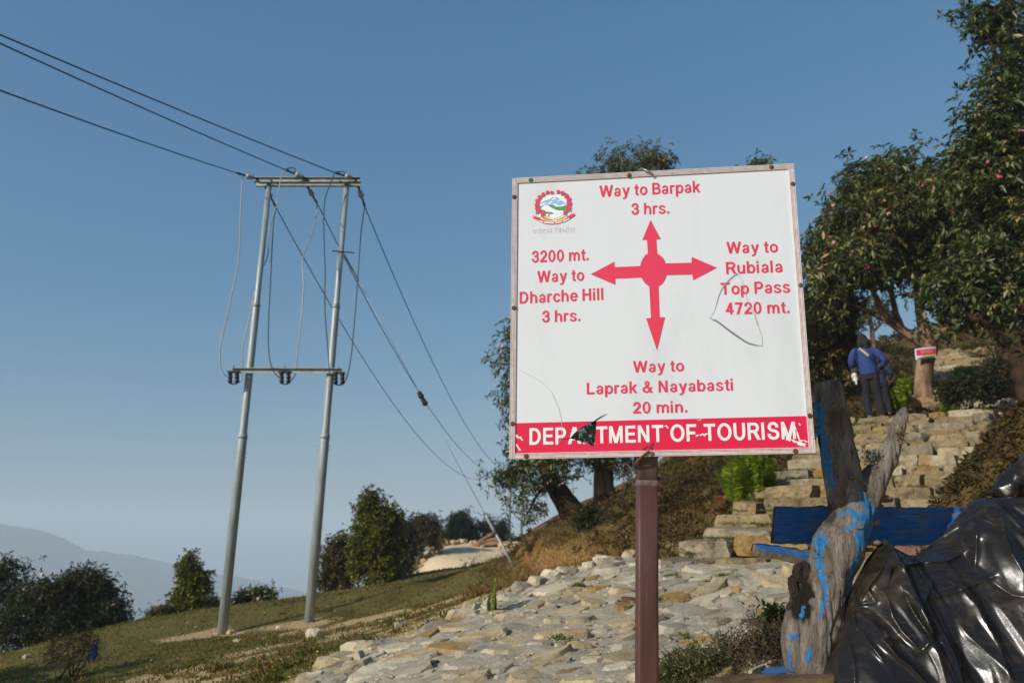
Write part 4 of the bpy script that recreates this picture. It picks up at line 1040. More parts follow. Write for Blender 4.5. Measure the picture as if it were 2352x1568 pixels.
pole = thing('power_pole_frame', 'tall twin steel electricity poles joined by crossarms on the grassy slope', 'utility pole', fl, 'power pole frames')
def rel(p): return np.asarray(p, float) - fl
for f_, t_p, ys in ((fl, tl, (1000, 699)), (fr, tr, (1000, 702))):
    axis = t_p - f_; Lp = np.linalg.norm(axis); axis = axis / Lp
    def along(py):
        ks = np.linspace(0, Lp, 400); vs = np.array([pix(f_ + axis * k)[1] for k in ks]); return float(np.interp(-py, -vs, ks))
    j1, j2 = along(ys[0]), along(ys[1])
    ks = [-0.4, j1 - 0.02, j1, j1 + 0.1, j2 - 0.02, j2, j2 + 0.08, Lp]
    rs = [0.094, 0.090, 0.088, 0.076, 0.074, 0.072, 0.061, 0.056]
    V, Fc = tube([rel(f_ + axis * k) for k in ks], rs, 24); po = MB().put(V, Fc).build('pole', m_galv, pole, True)
    for jk, r in ((j1, 0.0905), (j2, 0.0745)):
        MB().tube([rel(f_ + axis * (jk - 0.06)), rel(f_ + axis * (jk + 0.02))], r + 0.004, 24).build('collar', m_galv, po, True)
    for hk in (Lp * 0.36, Lp * 0.37, Lp * 0.62):
        b0 = rel(f_ + axis * hk); MB().tube([b0 + (-0.13, -0.02, 0), b0 + (0.13, -0.02, 0)], 0.011, 6).build('step_bolt', m_arm, po)
def bar(name, p, q_, w, hgt, mat, parent, channel=True):
    """C-section bar from p to q, web facing the viewer"""
    p, q_ = np.asarray(p, float), np.asarray(q_, float); ux = (q_ - p); L = np.linalg.norm(ux); ux = ux / L
    uy = np.array((0, 1.0, 0)); uy -= ux * (uy @ ux); uy /= np.linalg.norm(uy); uz = np.cross(ux, uy)
    fr_ = lambda c: p + ux * c[0] + uy * c[1] + uz * c[2]
    mb = MB(); t = 0.012
    mb.box((0, 0, -hgt / 2), (L, t, hgt / 2), 0, fr_)
    mb.box((0.001, -w, hgt / 2 - t), (L - 0.001, -0.0005, hgt / 2 - 0.001), 0, fr_)
    if channel: mb.box((0.001, -w, -hgt / 2 + 0.001), (L - 0.001, -0.0005, -hgt / 2 + t), 0, fr_)
    return mb.build(name, mat, parent)
dY = 0.10
near_l, near_r = rel(at(*Z1(310, 172), PYY - dY)), rel(at(*Z1(911, 172), PYY - dY))
far_l, far_r = rel(at(*Z1(322, 196), PYY + dY)), rel(at(*Z1(916, 196), PYY + dY))
bar('crossarm', near_l, near_r, 0.05, 0.115, m_arm, pole); bar('crossarm', far_l, far_r, 0.05, 0.115, m_arm, pole)
low_l, low_r = rel(at(*Z1(180, 1256), PYY - 0.14)), rel(at(*Z1(808, 1258), PYY - 0.14))
farm = bar('fuse_arm', low_l, low_r, 0.06, 0.10, m_arm, pole, False)
for zx, zy in ((330, 172), (405, 172), (440, 190), (610, 172), (800, 180), (888, 175)):
    p = rel(at(*Z1(zx, zy), PYY - dY - 0.055)); MB().tube([p - (0, 0.02, 0), p + (0, 0.03, 0)], 0.02, 6).build('bolt', m_hard, pole)
def insulator(name, a, b_, mat, parent, r=0.05, sheds=1):
    a, b_ = np.asarray(a, float), np.asarray(b_, float); n = 5 * sheds + 1; P = [a + (b_ - a) * t for t in np.linspace(0, 1, n)]
    R = [r * (0.55 if i % 5 == 0 else 1.0 if i % 5 in (1, 2) else 0.72 if i % 5 == 3 else 0.95) for i in range(n)]
    return MB().tube(P, R, 12).build(name, mat, parent, True)
# strain insulators: conductor side first
def strain(zc, za, Yc, Ya, name_rel):
    c, a = rel(at(*Z1(*zc), Yc)), rel(at(*Z1(*za), Ya)); d = a - c
    i0, i1 = c + d * 0.45, c + d * 0.8
    ins = insulator('strain_insulator', i0, i1, m_porc, pole, 0.062, 1)
    MB().tube([c, c + d * 0.12, c + d * 0.25, i0], [0.018, 0.028, 0.02, 0.022], 7).build('clamp', m_hard, ins, True)
    MB().tube([i1, a - d * 0.05, a], [0.02, 0.03, 0.026], 7).build('shackle', m_hard, ins, True)
    return c + fl
wl = [strain((205, 130), (330, 166), PYY - 0.35, PYY - 0.16, 'a'), strain((485, 112), (612, 166), PYY - 0.35, PYY - 0.16, 'b'), strain((770, 130), (893, 168), PYY - 0.35, PYY - 0.16, 'c')]
wr = [strain((432, 325), (372, 208), PYY + 0.42, PYY + 0.15, 'd'), strain((668, 305), (612, 208), PYY + 0.42, PYY + 0.15, 'e'), strain((940, 325), (902, 208), PYY + 0.42, PYY + 0.15, 'f')]
# drop-out fuses hung under the lower arm
for zx, zy in ((190, 1296), (483, 1297), (790, 1302)):
    root = rel(at(*Z1(zx, zy - 40), PYY - 0.24)); b0 = root + np.array((0, 0, -0.02))
    cut = MB().box(b0 + (-0.11, -0.03, -0.012), b0 + (0.12, 0.10, 0.012)).build('fuse_cutout', m_hard, pole)
    for dx in (-0.062, 0.075):
        insulator('fuse_insulator', b0 + (dx, 0, -0.01), b0 + (dx + 0.015, 0.02, -0.235), m_black, cut, 0.052, 3)
    MB().tube([b0 + (-0.06, 0, -0.235), b0 + (0.0, 0.01, -0.255), b0 + (0.09, 0.02, -0.24)], 0.014, 6).build('fuse_holder', m_hard, cut)
    MB().tube([b0 + (-0.02, 0.05, 0.0), b0 + (-0.02, 0.06, 0.13)], 0.01, 6).build('hanger_bolt', m_hard, cut)
def soft(pts, n=4):
    P = np.array(pts, float); t = np.linspace(0, 1, len(P)); tt = np.linspace(0, 1, (len(P) - 1) * n + 1)
    Q = np.stack([np.interp(tt, t, P[:, i]) for i in range(P.shape[1])], 1)
    for _ in range(n): Q[1:-1] = (Q[:-2] + 2 * Q[1:-1] + Q[2:]) / 4
    return Q
J = [([(243, 150), (235, 260), (230, 380), (228, 490), (222, 640), (200, 730), (165, 900), (135, 1030), (115, 1130), (113, 1190), (120, 1250), (150, 1290)], -0.3, -0.24, m_bare),
     ([(480, 115), (462, 150), (450, 230), (440, 310), (425, 360), (405, 400), (392, 490), (388, 545), (390, 590), (375, 640), (345, 690), (315, 800), (290, 920), (265, 1030), (245, 1120), (237, 1170), (243, 1240), (240, 1310), (215, 1325)], -0.3, 0.2, m_bare),
     ([(432, 340), (418, 400), (412, 520), (405, 700), (395, 880), (388, 1040), (390, 1140), (402, 1220), (420, 1270), (450, 1295)], 0.4, -0.24, m_cond),
     ([(668, 310), (658, 400), (640, 470), (610, 550), (590, 590), (580, 650), (592, 730), (588, 850), (575, 980), (565, 1080), (555, 1150), (550, 1230), (545, 1290), (505, 1325)], 0.4, -0.1, m_bare),
     ([(765, 135), (740, 200), (710, 270), (703, 400), (708, 550), (716, 740), (710, 790), (712, 920), (722, 1060), (735, 1200), (735, 1285), (765, 1298)], -0.3, -0.26, m_cond),
     ([(938, 330), (920, 440), (905, 640), (893, 830), (875, 1040), (865, 1150), (850, 1250), (830, 1320), (808, 1335)], 0.4, -0.2, m_cond)]
for pts, ya, yb, mt in J:
    P = [rel(at(*Z1(*p), PYY + ya + (yb - ya) * min(1, 1.6 * k / (len(pts) - 1)))) for k, p in enumerate(pts)]
    MB().tube(soft(P), 0.0115, 6).build('jumper_wire', mt, pole, True)
for z0, z1, z2 in (((485, 112), (515, 100), (545, 105)), ((770, 128), (800, 122), (828, 124))):
    MB().tube(soft([rel(at(*Z1(*z0), PYY - 0.35)), rel(at(*Z1(*z1), PYY - 0.3)), rel(at(*Z1(*z2), PYY - 0.27)), rel(at(*Z1(z2[0] - 5, z2[1] + 22), PYY - 0.25))]), 0.011, 6).build('tail_loop', m_cond, pole, True)

# conductors on the near side run over the photographer's left shoulder
def bez2(p0, pm, p1, n=40):
    """parabola through pm at its middle"""
    t = np.linspace(0, 1, n)[:, None]; c = 2 * pm - (p0 + p1) / 2
    return (1 - t) ** 2 * p0 + 2 * t * (1 - t) * c + t * t * p1
names = ['lowest', 'middle', 'highest']
for (c, e, m_, lab) in zip(wl, ((0, 208), (0, 100), (0, 80)), ((285, 298), (345, 242), (400, 228)), ('lowest of the three power wires leaving the upper left edge', 'middle of the three power wires leaving the upper left edge', 'uppermost of the three power wires leaving the upper left edge')):
    p1 = at(*e, 9.0); d = p1 - c
    far_ = c + d * 2.4; far_[2] = c[2] + (p1[2] - c[2]) * 2.4 + 0.6
    P = []
    for t in np.linspace(0, 2.4, 60):
        q_ = c + d * t; q_[2] += -0.10 * t * (1 - t) * 1.0 if t < 1 else 0.10 * (t - 1) * t
        P.append(q_)
    o = MB().tube(np.array(P) - c, 0.011, 6).build('power_wire', m_cond, None, True); o.location = c; tag(o, lab, 'wire', 'near span power wires')

# far pole frame down the road
fb = np.array([at(1169, 1258, 62.0), at(1197, 1258, 62.0)]); fb[:, 2] = H(fb[:, :2])
ft = np.array([at(1174, 986, 62.0), at(1200, 986, 62.0)])
farp = thing('power_pole_frame', 'thin distant twin pole frame rising beyond the dirt road', 'utility pole', fb[0], 'power pole frames')
for a, b_ in zip(fb, ft):
    MB().tube([a - fb[0] - (0, 0, 0.3), (a + b_) / 2 - fb[0], b_ - fb[0]], [0.11, 0.10, 0.08], 10).build('pole', m_galv, farp, True)
ux = ft[1] - ft[0]
bar('crossarm', ft[0] - ux * 0.75 - fb[0], ft[1] + ux * 0.6 - fb[0] - (0, 0, 0.05), 0.08, 0.14, m_arm, farp)
bar('fuse_arm', ft[0] - ux * 0.3 - fb[0] - (0, 0, 2.85), ft[1] + ux * 0.3 - fb[0] - (0, 0, 2.85), 0.08, 0.10, m_arm, farp, False)
for c, tgt, e, lab in zip(wr, ((1095, 1102), (1100, 1070), (1126, 1055)), (-0.6, 0.45, 1.5), ('lower left power wire sagging down towards the distant poles', 'power wire sagging between its two neighbours towards the distant poles', 'upper right power wire sagging down towards the distant poles')):
    p1 = ft[0] + ux * e - np.array((0, 0, 2.9))
    best = None
    for s_g in np.linspace(0.0, 9.0, 91):
        t = np.linspace(0, 1, 80)[:, None]; P = c + (p1 - c) * t; P[:, 2] -= (4 * s_g * t * (1 - t))[:, 0]
        uv = np.array([pix(p) for p in P]); k = np.argmin(np.abs(uv[:60, 0] - tgt[0])); er = abs(uv[k, 1] - tgt[1])
        if best is None or er < best[0]: best = (er, s_g, P)
    o = MB().tube(best[2] - c, 0.012, 6).build('power_wire', m_cond, None, True); o.location = c; tag(o, lab, 'wire', 'far span power wires')

# guy wire
ga = ground_at(1181, 1303, 12); gt = at(*Z1(812, 577), PYY + 0.12); d = gt - ga
guy = thing('guy_wire', 'pale stay wire running from the right pole down to an anchor in the turf', 'guy wire', ga)
k_i = 0.52
MB().tube([d * 0.16, d * (k_i - 0.02)], 0.006, 6).build('strand', m_bare, guy, True)
MB().tube([d * (k_i + 0.02), d * 0.9], 0.006, 6).build('strand', m_bare, guy, True)
insulator('strain_insulator', d * (k_i - 0.022), d * (k_i + 0.022), m_hard, guy, 0.06, 2)
MB().tube([d * 0.9, d * 0.94, d * 1.0], [0.014, 0.02, 0.016], 7).build('grip', m_bare, guy, True)
MB().tube([d * -0.03, d * 0.10], 0.022, 8).build('anchor_rod', m_galv, guy, True)
MB().tube([d * 0.10, d * 0.115, d * 0.15, d * 0.16], [0.02, 0.035, 0.035, 0.014], 8).build('turnbuckle', m_galv, guy, True)
kb = rel(at(*Z1(752, 575), PYY - 0.1)); MB().tube([kb, kb + (0.45, 0.1, 0.0)], 0.012, 6).build('guy_bracket', m_hard, pole)
# ------------------------------------------------------------------ trees and bushes
BARK = plain('grey_brown_bark', '3a2c22', '6a5442', 5, 0.95, 0.8, spec=0.15, stretch=(1, 1, 0.35), bdist=0.03)
BARK_P = plain('pale_peeling_bark', '5f4636', '9a7d62', 5, 0.9, 0.8, spec=0.15, stretch=(1, 1, 0.4), bdist=0.03, lo=0.38, hi=0.6)
BARK_D = plain('dark_mossy_bark', '1d1712', '4b3a2a', 4, 0.95, 0.9, spec=0.1, bdist=0.04)
LF_RH = leaf_mat('rhododendron_leaf', [(0, '2a351c'), (0.35, '3f4c28'), (0.6, '5c6838'), (0.78, '807a44'), (0.9, '9c824c'), (1, 'a8824e')], 0.16, 0.42, 0.45)
LF_DK = leaf_mat('dark_leaf', [(0, '161d0d'), (0.5, '27301a'), (0.8, '3c3f22'), (1, '5c4a2a')], 0.12, 0.5, 0.3)
LF_YG = leaf_mat('yellow_green_leaf', [(0, '383e10'), (0.4, '5e601a'), (0.8, '7b7324'), (1, '8a7a34')], 0.2, 0.55, 0.3)
LF_BR = leaf_mat('brown_green_leaf', [(0, '2b2614'), (0.4, '473d20'), (0.75, '5a5228'), (1, '78582e')], 0.15, 0.55, 0.3)
LF_CO = leaf_mat('blue_green_needle', [(0, '121b12'), (0.5, '1f2c1c'), (1, '34402a')], 0.08, 0.6, 0.2)
LF_GR = leaf_mat('fresh_green_leaf', [(0, '35460f'), (0.5, '4d6118'), (1, '6f7d2c')], 0.3, 0.5, 0.3)
M_PINK = plain('pink_blossom', 'c98a90', 'd8a8a6', 20, 0.6); M_MAG = plain('magenta_blossom', 'b03058', 'c4486c', 20, 0.6); M_WHT = plain('cream_blossom', 'c8beaa', 'd8d0be', 20, 0.6)

def unit(a): return a / (np.linalg.norm(a, axis=-1, keepdims=True) + 1e-9)

def leaf_geo(base, d, L, W, r, bend=0.12):
    """folded two-triangle leaves; returns V (4n,3), F (2n,3)"""
    n = len(base); up = unit(r.normal(size=(n, 3)) * 0.5 + (0, 0, 1.0))
    s = unit(np.cross(d, up)); nn = np.cross(s, d)
    L = L[:, None]; W = W[:, None]
    mid = base + d * L * 0.5 + nn * L * bend * 0.4
    V = np.stack((base, mid + s * W * 0.5 + nn * W * 0.15, base + d * L - nn * L * bend, mid - s * W * 0.5 + nn * W * 0.15), 1).reshape(-1, 3)
    k = np.arange(n)[:, None] * 4
    return V, np.concatenate((k + (0, 1, 2), k + (0, 2, 3)), 1).reshape(-1, 3)

def whorls(P, A, r, n=7, L=0.12, W=0.04, droop=(60, 110), lvar=0.36):
    """rosettes of leaves at points P about axes A"""
    m = len(P); P = np.repeat(P, n, 0); A = np.repeat(A, n, 0)
    t = (np.tile(np.arange(n), m) * 2.39996 + np.repeat(r.uniform(0, 6.28, m), n)) + r.normal(0, 0.2, m * n)
    ref = unit(np.cross(A, np.where(np.abs(A[:, 2:3]) < 0.9, (0, 0, 1.0), (1.0, 0, 0)))); B = np.cross(A, ref)
    th = np.radians(r.uniform(*droop, m * n))[:, None]
    d = unit(A * np.cos(th) + (ref * np.cos(t)[:, None] + B * np.sin(t)[:, None]) * np.sin(th) + (0, 0, -0.12))
    LL = L * (1 + r.normal(0, lvar, m * n)).clip(0.5, 1.6)
    V, Fc = leaf_geo(P + d * 0.01, d, LL, LL * (W / L), r)
    var = np.clip(np.repeat(np.clip(r.random(m) * 0.4 + 0.22 * fbm(P[::n], 1.3, 2, 7), 0, 1), n) + r.random(m * n) ** 1.6 * 0.6, 0, 1)
    return V, Fc, np.repeat(var, 2)

def blossom_geo(P, r, size):
    V, Fc = [], []
    for p in P:
        s = size * r.uniform(0.6, 1.25); b = len(V); n = 6
        V.append(p + (0, 0, s * 0.75))
        for ring, (rr_, zz) in enumerate(((0.75, 0.5), (1.0, 0.05), (0.55, -0.45))):
            for j in range(n):
                a = j * 2 * PI / n + ring * 0.5; k = s * rr_ * r.uniform(0.75, 1.2)
                V.append(p + (k * math.cos(a), k * math.sin(a), zz * s + r.normal(0, s * 0.12)))
        for j in range(n): Fc.append((b, b + 1 + j, b + 1 + (j + 1) % n))
        for ring in range(2):
            for j in range(n):
                a0, a1 = b + 1 + ring * n + j, b + 1 + ring * n + (j + 1) % n
                Fc += [(a0, a0 + n, a1 + n), (a0, a1 + n, a1)]
    return np.array(V), np.array(Fc)

def grow(name, label, cat, foot, trunks, lobes, leafm, barkm, seed, tip_n=180, whorl_n=5, spread=0.22, L=0.12, W=0.042, n_leaf=7, r_tip=0.006, droop=(60, 110), blossoms=(), group=None, twig=True, shell=0.55, sparse=0.0, leaf_name='crown', bark_name='trunk', rmax=None):
    """a tree: trunks are [(points, radii)] in world space, lobes are [(centre, radii, weight)]"""
    r = np.random.default_rng(seed); foot = np.asarray(foot, float)
    root = thing(name, label, cat, foot, group)
    nodes, nrad_min = [], []
    tubes = []
    for pts, rad in trunks:
        Q = soft(pts, 4) if len(pts) > 2 else np.array(pts, float)
        R = np.interp(np.linspace(0, 1, len(Q)), np.linspace(0, 1, len(rad)), rad)
        tubes.append((Q, R))
        k = max(1, len(Q) // 14)
        keep = range(len(Q) // 3 if len(Q) > 6 else 0, len(Q))
        for i in keep: nodes.append(Q[i]); nrad_min.append(R[i])
    nodes = np.array(nodes); nrad = np.array(nrad_min)
    w = np.array([l[2] for l in lobes], float); w /= w.sum()
    tips, outs = [], []
    for (c, rd, _), ww in zip(lobes, w):
        m = max(3, int(round(tip_n * ww)))
        d = unit(r.normal(size=(m, 3))); k = (shell + (1 - shell) * r.random(m)) ** (1 / 1.5)
        k *= 1 + 0.16 * vnoise(d, 2.2, seed % 50) + r.normal(0, 0.05, m)
        p = np.asarray(c) + d * k[:, None] * np.asarray(rd)
        tips.append(p); outs.append(unit(d * (1 / np.asarray(rd)) + (0, 0, 0.5)))
    tips = np.concatenate(tips); outs = np.concatenate(outs)
    order = np.argsort(np.linalg.norm(tips[:, None] - nodes[None], axis=2).min(1))
    allv, allf, allr = nodes, None, nrad
    N = [*nodes]; NR = [*nrad]
    for i in order:
        t = tips[i]; arr = np.array(N); dd = np.linalg.norm(arr - t, axis=1) + 0.5 * np.maximum(0, arr[:, 2] - t[2])
        j = int(np.argmin(dd)); a = arr[j]; dist = np.linalg.norm(t - a)
        ra = min(NR[j] * 0.75, r_tip * (1.6 + dist * 4.5)); ra = max(ra, r_tip)
        n = max(3, int(dist / 0.28) + 2); s = np.linspace(0, 1, n)[:, None]
        side = unit(r.normal(size=3)) * dist * 0.12
        Q = a + (t - a) * s + side * np.sin(PI * s) + np.array((0, 0, -1)) * (0.06 * dist * np.sin(PI * s)) + r.normal(0, 0.012 + 0.012 * dist, (n, 3)) * (np.sin(PI * s))
        R = np.linspace(ra, r_tip * 0.7, n)
        tubes.append((Q, R))
        for q_, q_r in zip(Q[1:], R[1:]): N.append(q_); NR.append(q_r)
    mb_v, mb_f, off = [], [], 0
    for k, (Q, R) in enumerate(tubes):
        sd = 14 if R.max() > 0.09 else 8 if R.max() > 0.03 else 5 if R.max() > 0.012 else 4
        V, Fc = tube(Q - foot, R, sd, False); V = np.array(V)
        if R.max() > 0.05: V = V + (np.stack([fbm(V + foot, 5, 3, 3 + i) for i in range(3)], 1) * 0.16 * np.repeat(R, sd)[:, None])
        mb_v.append(V); mb_f.append(np.array(Fc) + off); off += len(V)
    # whorls round each tip
    keepm = r.random(len(tips)) >= sparse
    tp, oo = tips[keepm], outs[keepm]
    wp = np.repeat(tp, whorl_n, 0); wo = np.repeat(oo, whorl_n, 0)
    offv = r.normal(0, spread, wp.shape); offv[::whorl_n] *= 0.1
    wq = wp + offv; wa = unit(wo + r.normal(0, 0.45, wo.shape) + offv * 1.2 + (0, 0, 0.25))
    if twig:
        tw_v, tw_f = [], []
        a = wp - foot; b_ = wq - foot; d = unit(b_ - a); s1 = unit(np.cross(d, (0.3, 0.5, 0.8))); s2 = np.cross(d, s1)
        rt = r_tip * 0.6
        ring = [s1 * math.cos(t) + s2 * math.sin(t) for t in (0, 2.09, 4.19)]
        TV = np.stack([a + x * rt for x in ring] + [b_ + x * rt * 0.6 for x in ring], 1).reshape(-1, 3)
        k = np.arange(len(a))[:, None] * 6
        TF = np.concatenate((k + (0, 1, 4, 3), k + (1, 2, 5, 4), k + (2, 0, 3, 5)), 1).reshape(-1, 4)
        mb_v.append(TV); mb_f.append(TF + off); off += len(TV)
    tr = add(bark_name, mesh_np(bark_name, np.concatenate(mb_v), np.concatenate(mb_f), [barkm], True), root)
    V, Fc, var = whorls(wq - foot, wa, r, n_leaf, L, W, droop)
    cr = add(leaf_name, mesh_np(leaf_name, V, Fc, [leafm], True, {'var': ('FACE', 'FLOAT', var)}), root); tag(cr, kind='stuff')
    for bm, cnt, size in blossoms:
        cand = np.nonzero((wa @ np.array((-0.35, -0.9, 0.25))) > 0.35)[0]; pick = r.choice(cand, min(cnt, len(cand)), replace=False)
        BV, BF = blossom_geo(wq[pick] + wa[pick] * 0.11 - foot, r, size * 1.15)
        tag(add('blossom', mesh_np('blossom', BV, BF, [bm]), root), kind='stuff')
    return root

def lobe(px, py, Y, rx, ry, w=None, rz=None):
    c = at(px, py, Y); k = np.linalg.norm(c - CAM) / F_PX * 0.985
    return (c, (rx * k, (rz or (rx + ry) / 2) * k, ry * k), w if w is not None else rx * ry)
def stem(pts, rad):
    return ([at(*p) for p in pts], rad)
def base_of(px, py, Y, sink=0.12):
    p = at(px, py, Y); p[2] = gz(p[0], p[1]) ; return p

# leaning rhododendron left of and below the board
b0 = base_of(1335, 1205, 19.0)
grow('rhododendron_tree', 'leaning rhododendron with dark trunk and pink blossoms at the board\'s lower left', 'tree', b0,
     [([b0 + (0.1, 0, -0.35), at(1322, 1185, 19), at(1296, 1148, 19), at(1268, 1108, 18.9), at(1248, 1060, 18.9), at(1250, 980, 19), at(1240, 880, 19)], (0.36, 0.32, 0.25, 0.22, 0.18, 0.12, 0.06)),
      ([at(1268, 1112, 18.9), at(1245, 1118, 18.7), at(1225, 1150, 18.6), at(1208, 1188, 18.5)], (0.05, 0.04, 0.025, 0.012)),
      ([at(1250, 1065, 18.9), at(1215, 1060, 18.8), at(1180, 1075, 18.8), at(1140, 1092, 18.8)], (0.06, 0.04, 0.025, 0.01)),
      ([at(1255, 1010, 19), at(1300, 960, 19), at(1370, 900, 19)], (0.11, 0.08, 0.04))],
     [lobe(1235, 1085, 18.8, 85, 42, 3000), lobe(1150, 1100, 18.8, 42, 38, 700), lobe(1215, 1165, 18.5, 40, 38, 700), lobe(1190, 860, 19, 62, 128, 3600), lobe(1185, 1020, 19, 32, 36, 400), lobe(1290, 1020, 19, 110, 70, 3500), lobe(1300, 840, 19, 110, 120, 4000)],
     LF_RH, BARK_D, 21, 400, 5, 0.17, 0.115, 0.034, 6, 0.0065, blossoms=((M_PINK, 40, 0.038),), shell=0.35, sparse=0.16)
# upright tree behind the board, its top showing above it
b0 = base_of(1392, 1165, 20.5)
grow('broadleaf_tree', 'tall broad-leaved tree behind the board, its thin crown showing above the top edge', 'tree', b0,
     [([b0 + (0, 0, -0.3), at(1388, 1140, 20.5), at(1384, 1090, 20.5), at(1392, 1000, 20.5), at(1410, 850, 20.5), at(1430, 650, 20.5), at(1445, 480, 20.5)], (0.33, 0.29, 0.25, 0.22, 0.17, 0.11, 0.05)),
      ([at(1415, 800, 20.5), at(1470, 650, 20.5), at(1510, 470, 20.5)], (0.09, 0.06, 0.02)), ([at(1420, 700, 20.5), at(1390, 560, 20.5), at(1375, 440, 20.5)], (0.08, 0.05, 0.02))],
     [lobe(1450, 385, 20.5, 88, 50, 5000), lobe(1375, 410, 20.5, 32, 26, 700), lobe(1520, 378, 20.5, 34, 34, 900), lobe(1460, 560, 20.5, 120, 110, 4000), lobe(1420, 1062, 20.3, 78, 34, 3000), lobe(1470, 760, 20.5, 110, 100, 2500), lobe(1350, 1000, 20.4, 62, 52, 2600)],
     LF_RH, BARK_P, 22, 320, 6, 0.17, 0.10, 0.034, 7, 0.006, shell=0.3, sparse=0.06)
b0 = base_of(1770, 1010, 17.5)
grow('broadleaf_tree', 'slim fresh green tree behind the board, only a leafy tip above its right half', 'tree', b0,
     [([b0 + (0, 0, -0.2), at(1760, 900, 17.5), at(1752, 650, 17.5), at(1748, 400, 17.5)], (0.09, 0.07, 0.05, 0.015))],
     [lobe(1752, 385, 17.5, 24, 22, 500), lobe(1726, 392, 17.5, 12, 14, 120), lobe(1745, 470, 17.5, 55, 55, 1500), lobe(1750, 620, 17.5, 60, 90, 1500)],
     LF_GR, BARK, 23, 70, 6, 0.12, 0.10, 0.042, 7)
# rhododendron carrying the placard
TY = 18.0
b0 = base_of(2130, 925, TY)
placard_tree = grow('rhododendron_tree', 'spreading rhododendron with forked pale trunk that carries a small placard', 'tree', b0,
     [([b0 + (0, 0, -0.3), at(2126, 915, TY), at(2118, 880, TY), at(2124, 835, TY), at(2136, 800, TY), at(2130, 772, TY), at(2112, 728, TY), at(2108, 684, TY), at(2114, 600, TY), at(2120, 500, TY)], (0.27, 0.22, 0.19, 0.18, 0.19, 0.17, 0.10, 0.085, 0.06, 0.02)),
      ([at(2130, 795, TY), at(2100, 776, TY), at(2071, 757, TY), at(2027, 731, TY), at(1995, 715, TY), at(1960, 700, TY), at(1920, 690, TY)], (0.13, 0.11, 0.09, 0.06, 0.05, 0.03, 0.012)),
      ([at(2076, 758, TY), at(2055, 745, TY), at(2024, 716, TY - .1), at(2013, 684, TY - .1), at(1998, 655, TY - .1), at(1975, 610, TY - .2), at(1945, 540, TY - .3)], (0.085, 0.08, 0.075, 0.065, 0.055, 0.04, 0.015)),
      ([at(2072, 757, TY), at(2062, 735, TY + .1), at(2055, 710, TY + .1), at(2048, 676, TY + .1), at(2039, 630, TY + .1), at(2045, 540, TY + .1), at(2070, 440, TY)], (0.08, 0.08, 0.07, 0.065, 0.055, 0.045, 0.015)),
      ([at(2138, 785, TY), at(2160, 760, TY - .2), at(2200, 735, TY - .5), at(2250, 700, TY - .8)], (0.14, 0.11, 0.08, 0.03))],
     [lobe(1905, 600, TY, 48, 62, 2600), lobe(1950, 520, TY, 78, 66, 4200), lobe(2020, 430, TY, 82, 62, 4200), lobe(2100, 410, TY, 92, 58, 4200), lobe(2060, 520, TY, 120, 70, 6500), lobe(2180, 500, TY, 95, 85, 5500), lobe(1900, 690, TY, 38, 46, 1500), lobe(2060, 610, TY, 95, 34, 2400), lobe(2190, 620, TY, 85, 55, 3500), lobe(2110, 480, TY - 1.2, 100, 60, 4500), lobe(1970, 600, TY - 0.9, 70, 50, 2800)],
     LF_RH, BARK_P, 31, 640, 6, 0.24, 0.15, 0.054, 8, 0.007, sparse=0.05, blossoms=((M_PINK, 30, 0.058), (M_MAG, 30, 0.058)), shell=0.35)
# big dark tree at the right edge
b0 = base_of(2362, 905, 14.5)
grow('rhododendron_tree', 'large dark rhododendron filling the right edge from hillside to sky', 'tree', b0,
     [([b0 + (0.1, 0, -0.3), at(2352, 850, 14.5), at(2335, 780, 14.5), at(2350, 680, 14.5), at(2340, 520, 14.5), at(2345, 350, 14.5), at(2335, 180, 14.5)], (0.26, 0.21, 0.18, 0.16, 0.12, 0.08, 0.04)),
      ([at(2338, 790, 14.5), at(2300, 745, 14.6), at(2250, 728, 14.8), at(2200, 722, 15.0), at(2165, 730, 15.2)], (0.2, 0.15, 0.11, 0.06, 0.02)),
      ([at(2348, 620, 14.5), at(2290, 560, 14.3), at(2230, 500, 14.2)], (0.1, 0.07, 0.02)), ([at(2342, 400, 14.5), at(2290, 330, 14.3), at(2240, 290, 14.2)], (0.07, 0.05, 0.015)),
      ([at(2338, 260, 14.5), at(2300, 150, 14.3), at(2260, 60, 14.2), at(2200, 25, 14.2)], (0.05, 0.035, 0.02, 0.008))],
     [lobe(2275, 300, 14.4, 58, 62, 2600), lobe(2230, 400, 14.4, 62, 48, 2200), lobe(2290, 430, 14.4, 85, 85, 4500), lobe(2340, 330, 14.5, 70, 120, 4500), lobe(2330, 560, 14.5, 110, 95, 6000), lobe(2260, 640, 14.7, 105, 62, 5200), lobe(2350, 700, 14.5, 100, 60, 4500), lobe(2200, 705, 15.0, 75, 36, 2200), lobe(2310, 190, 14.3, 52, 52, 1500), lobe(2345, 60, 14.3, 66, 58, 2000), lobe(2285, 50, 14.2, 44, 42, 1000), lobe(2222, 30, 14.2, 28, 20, 260), lobe(2420, 400, 14.5, 120, 260, 6000)],
     LF_RH, BARK_D, 32, 640, 6, 0.22, 0.14, 0.052, 8, 0.007, sparse=0.05, blossoms=((M_MAG, 7, 0.05), (M_PINK, 7, 0.045)), shell=0.35)
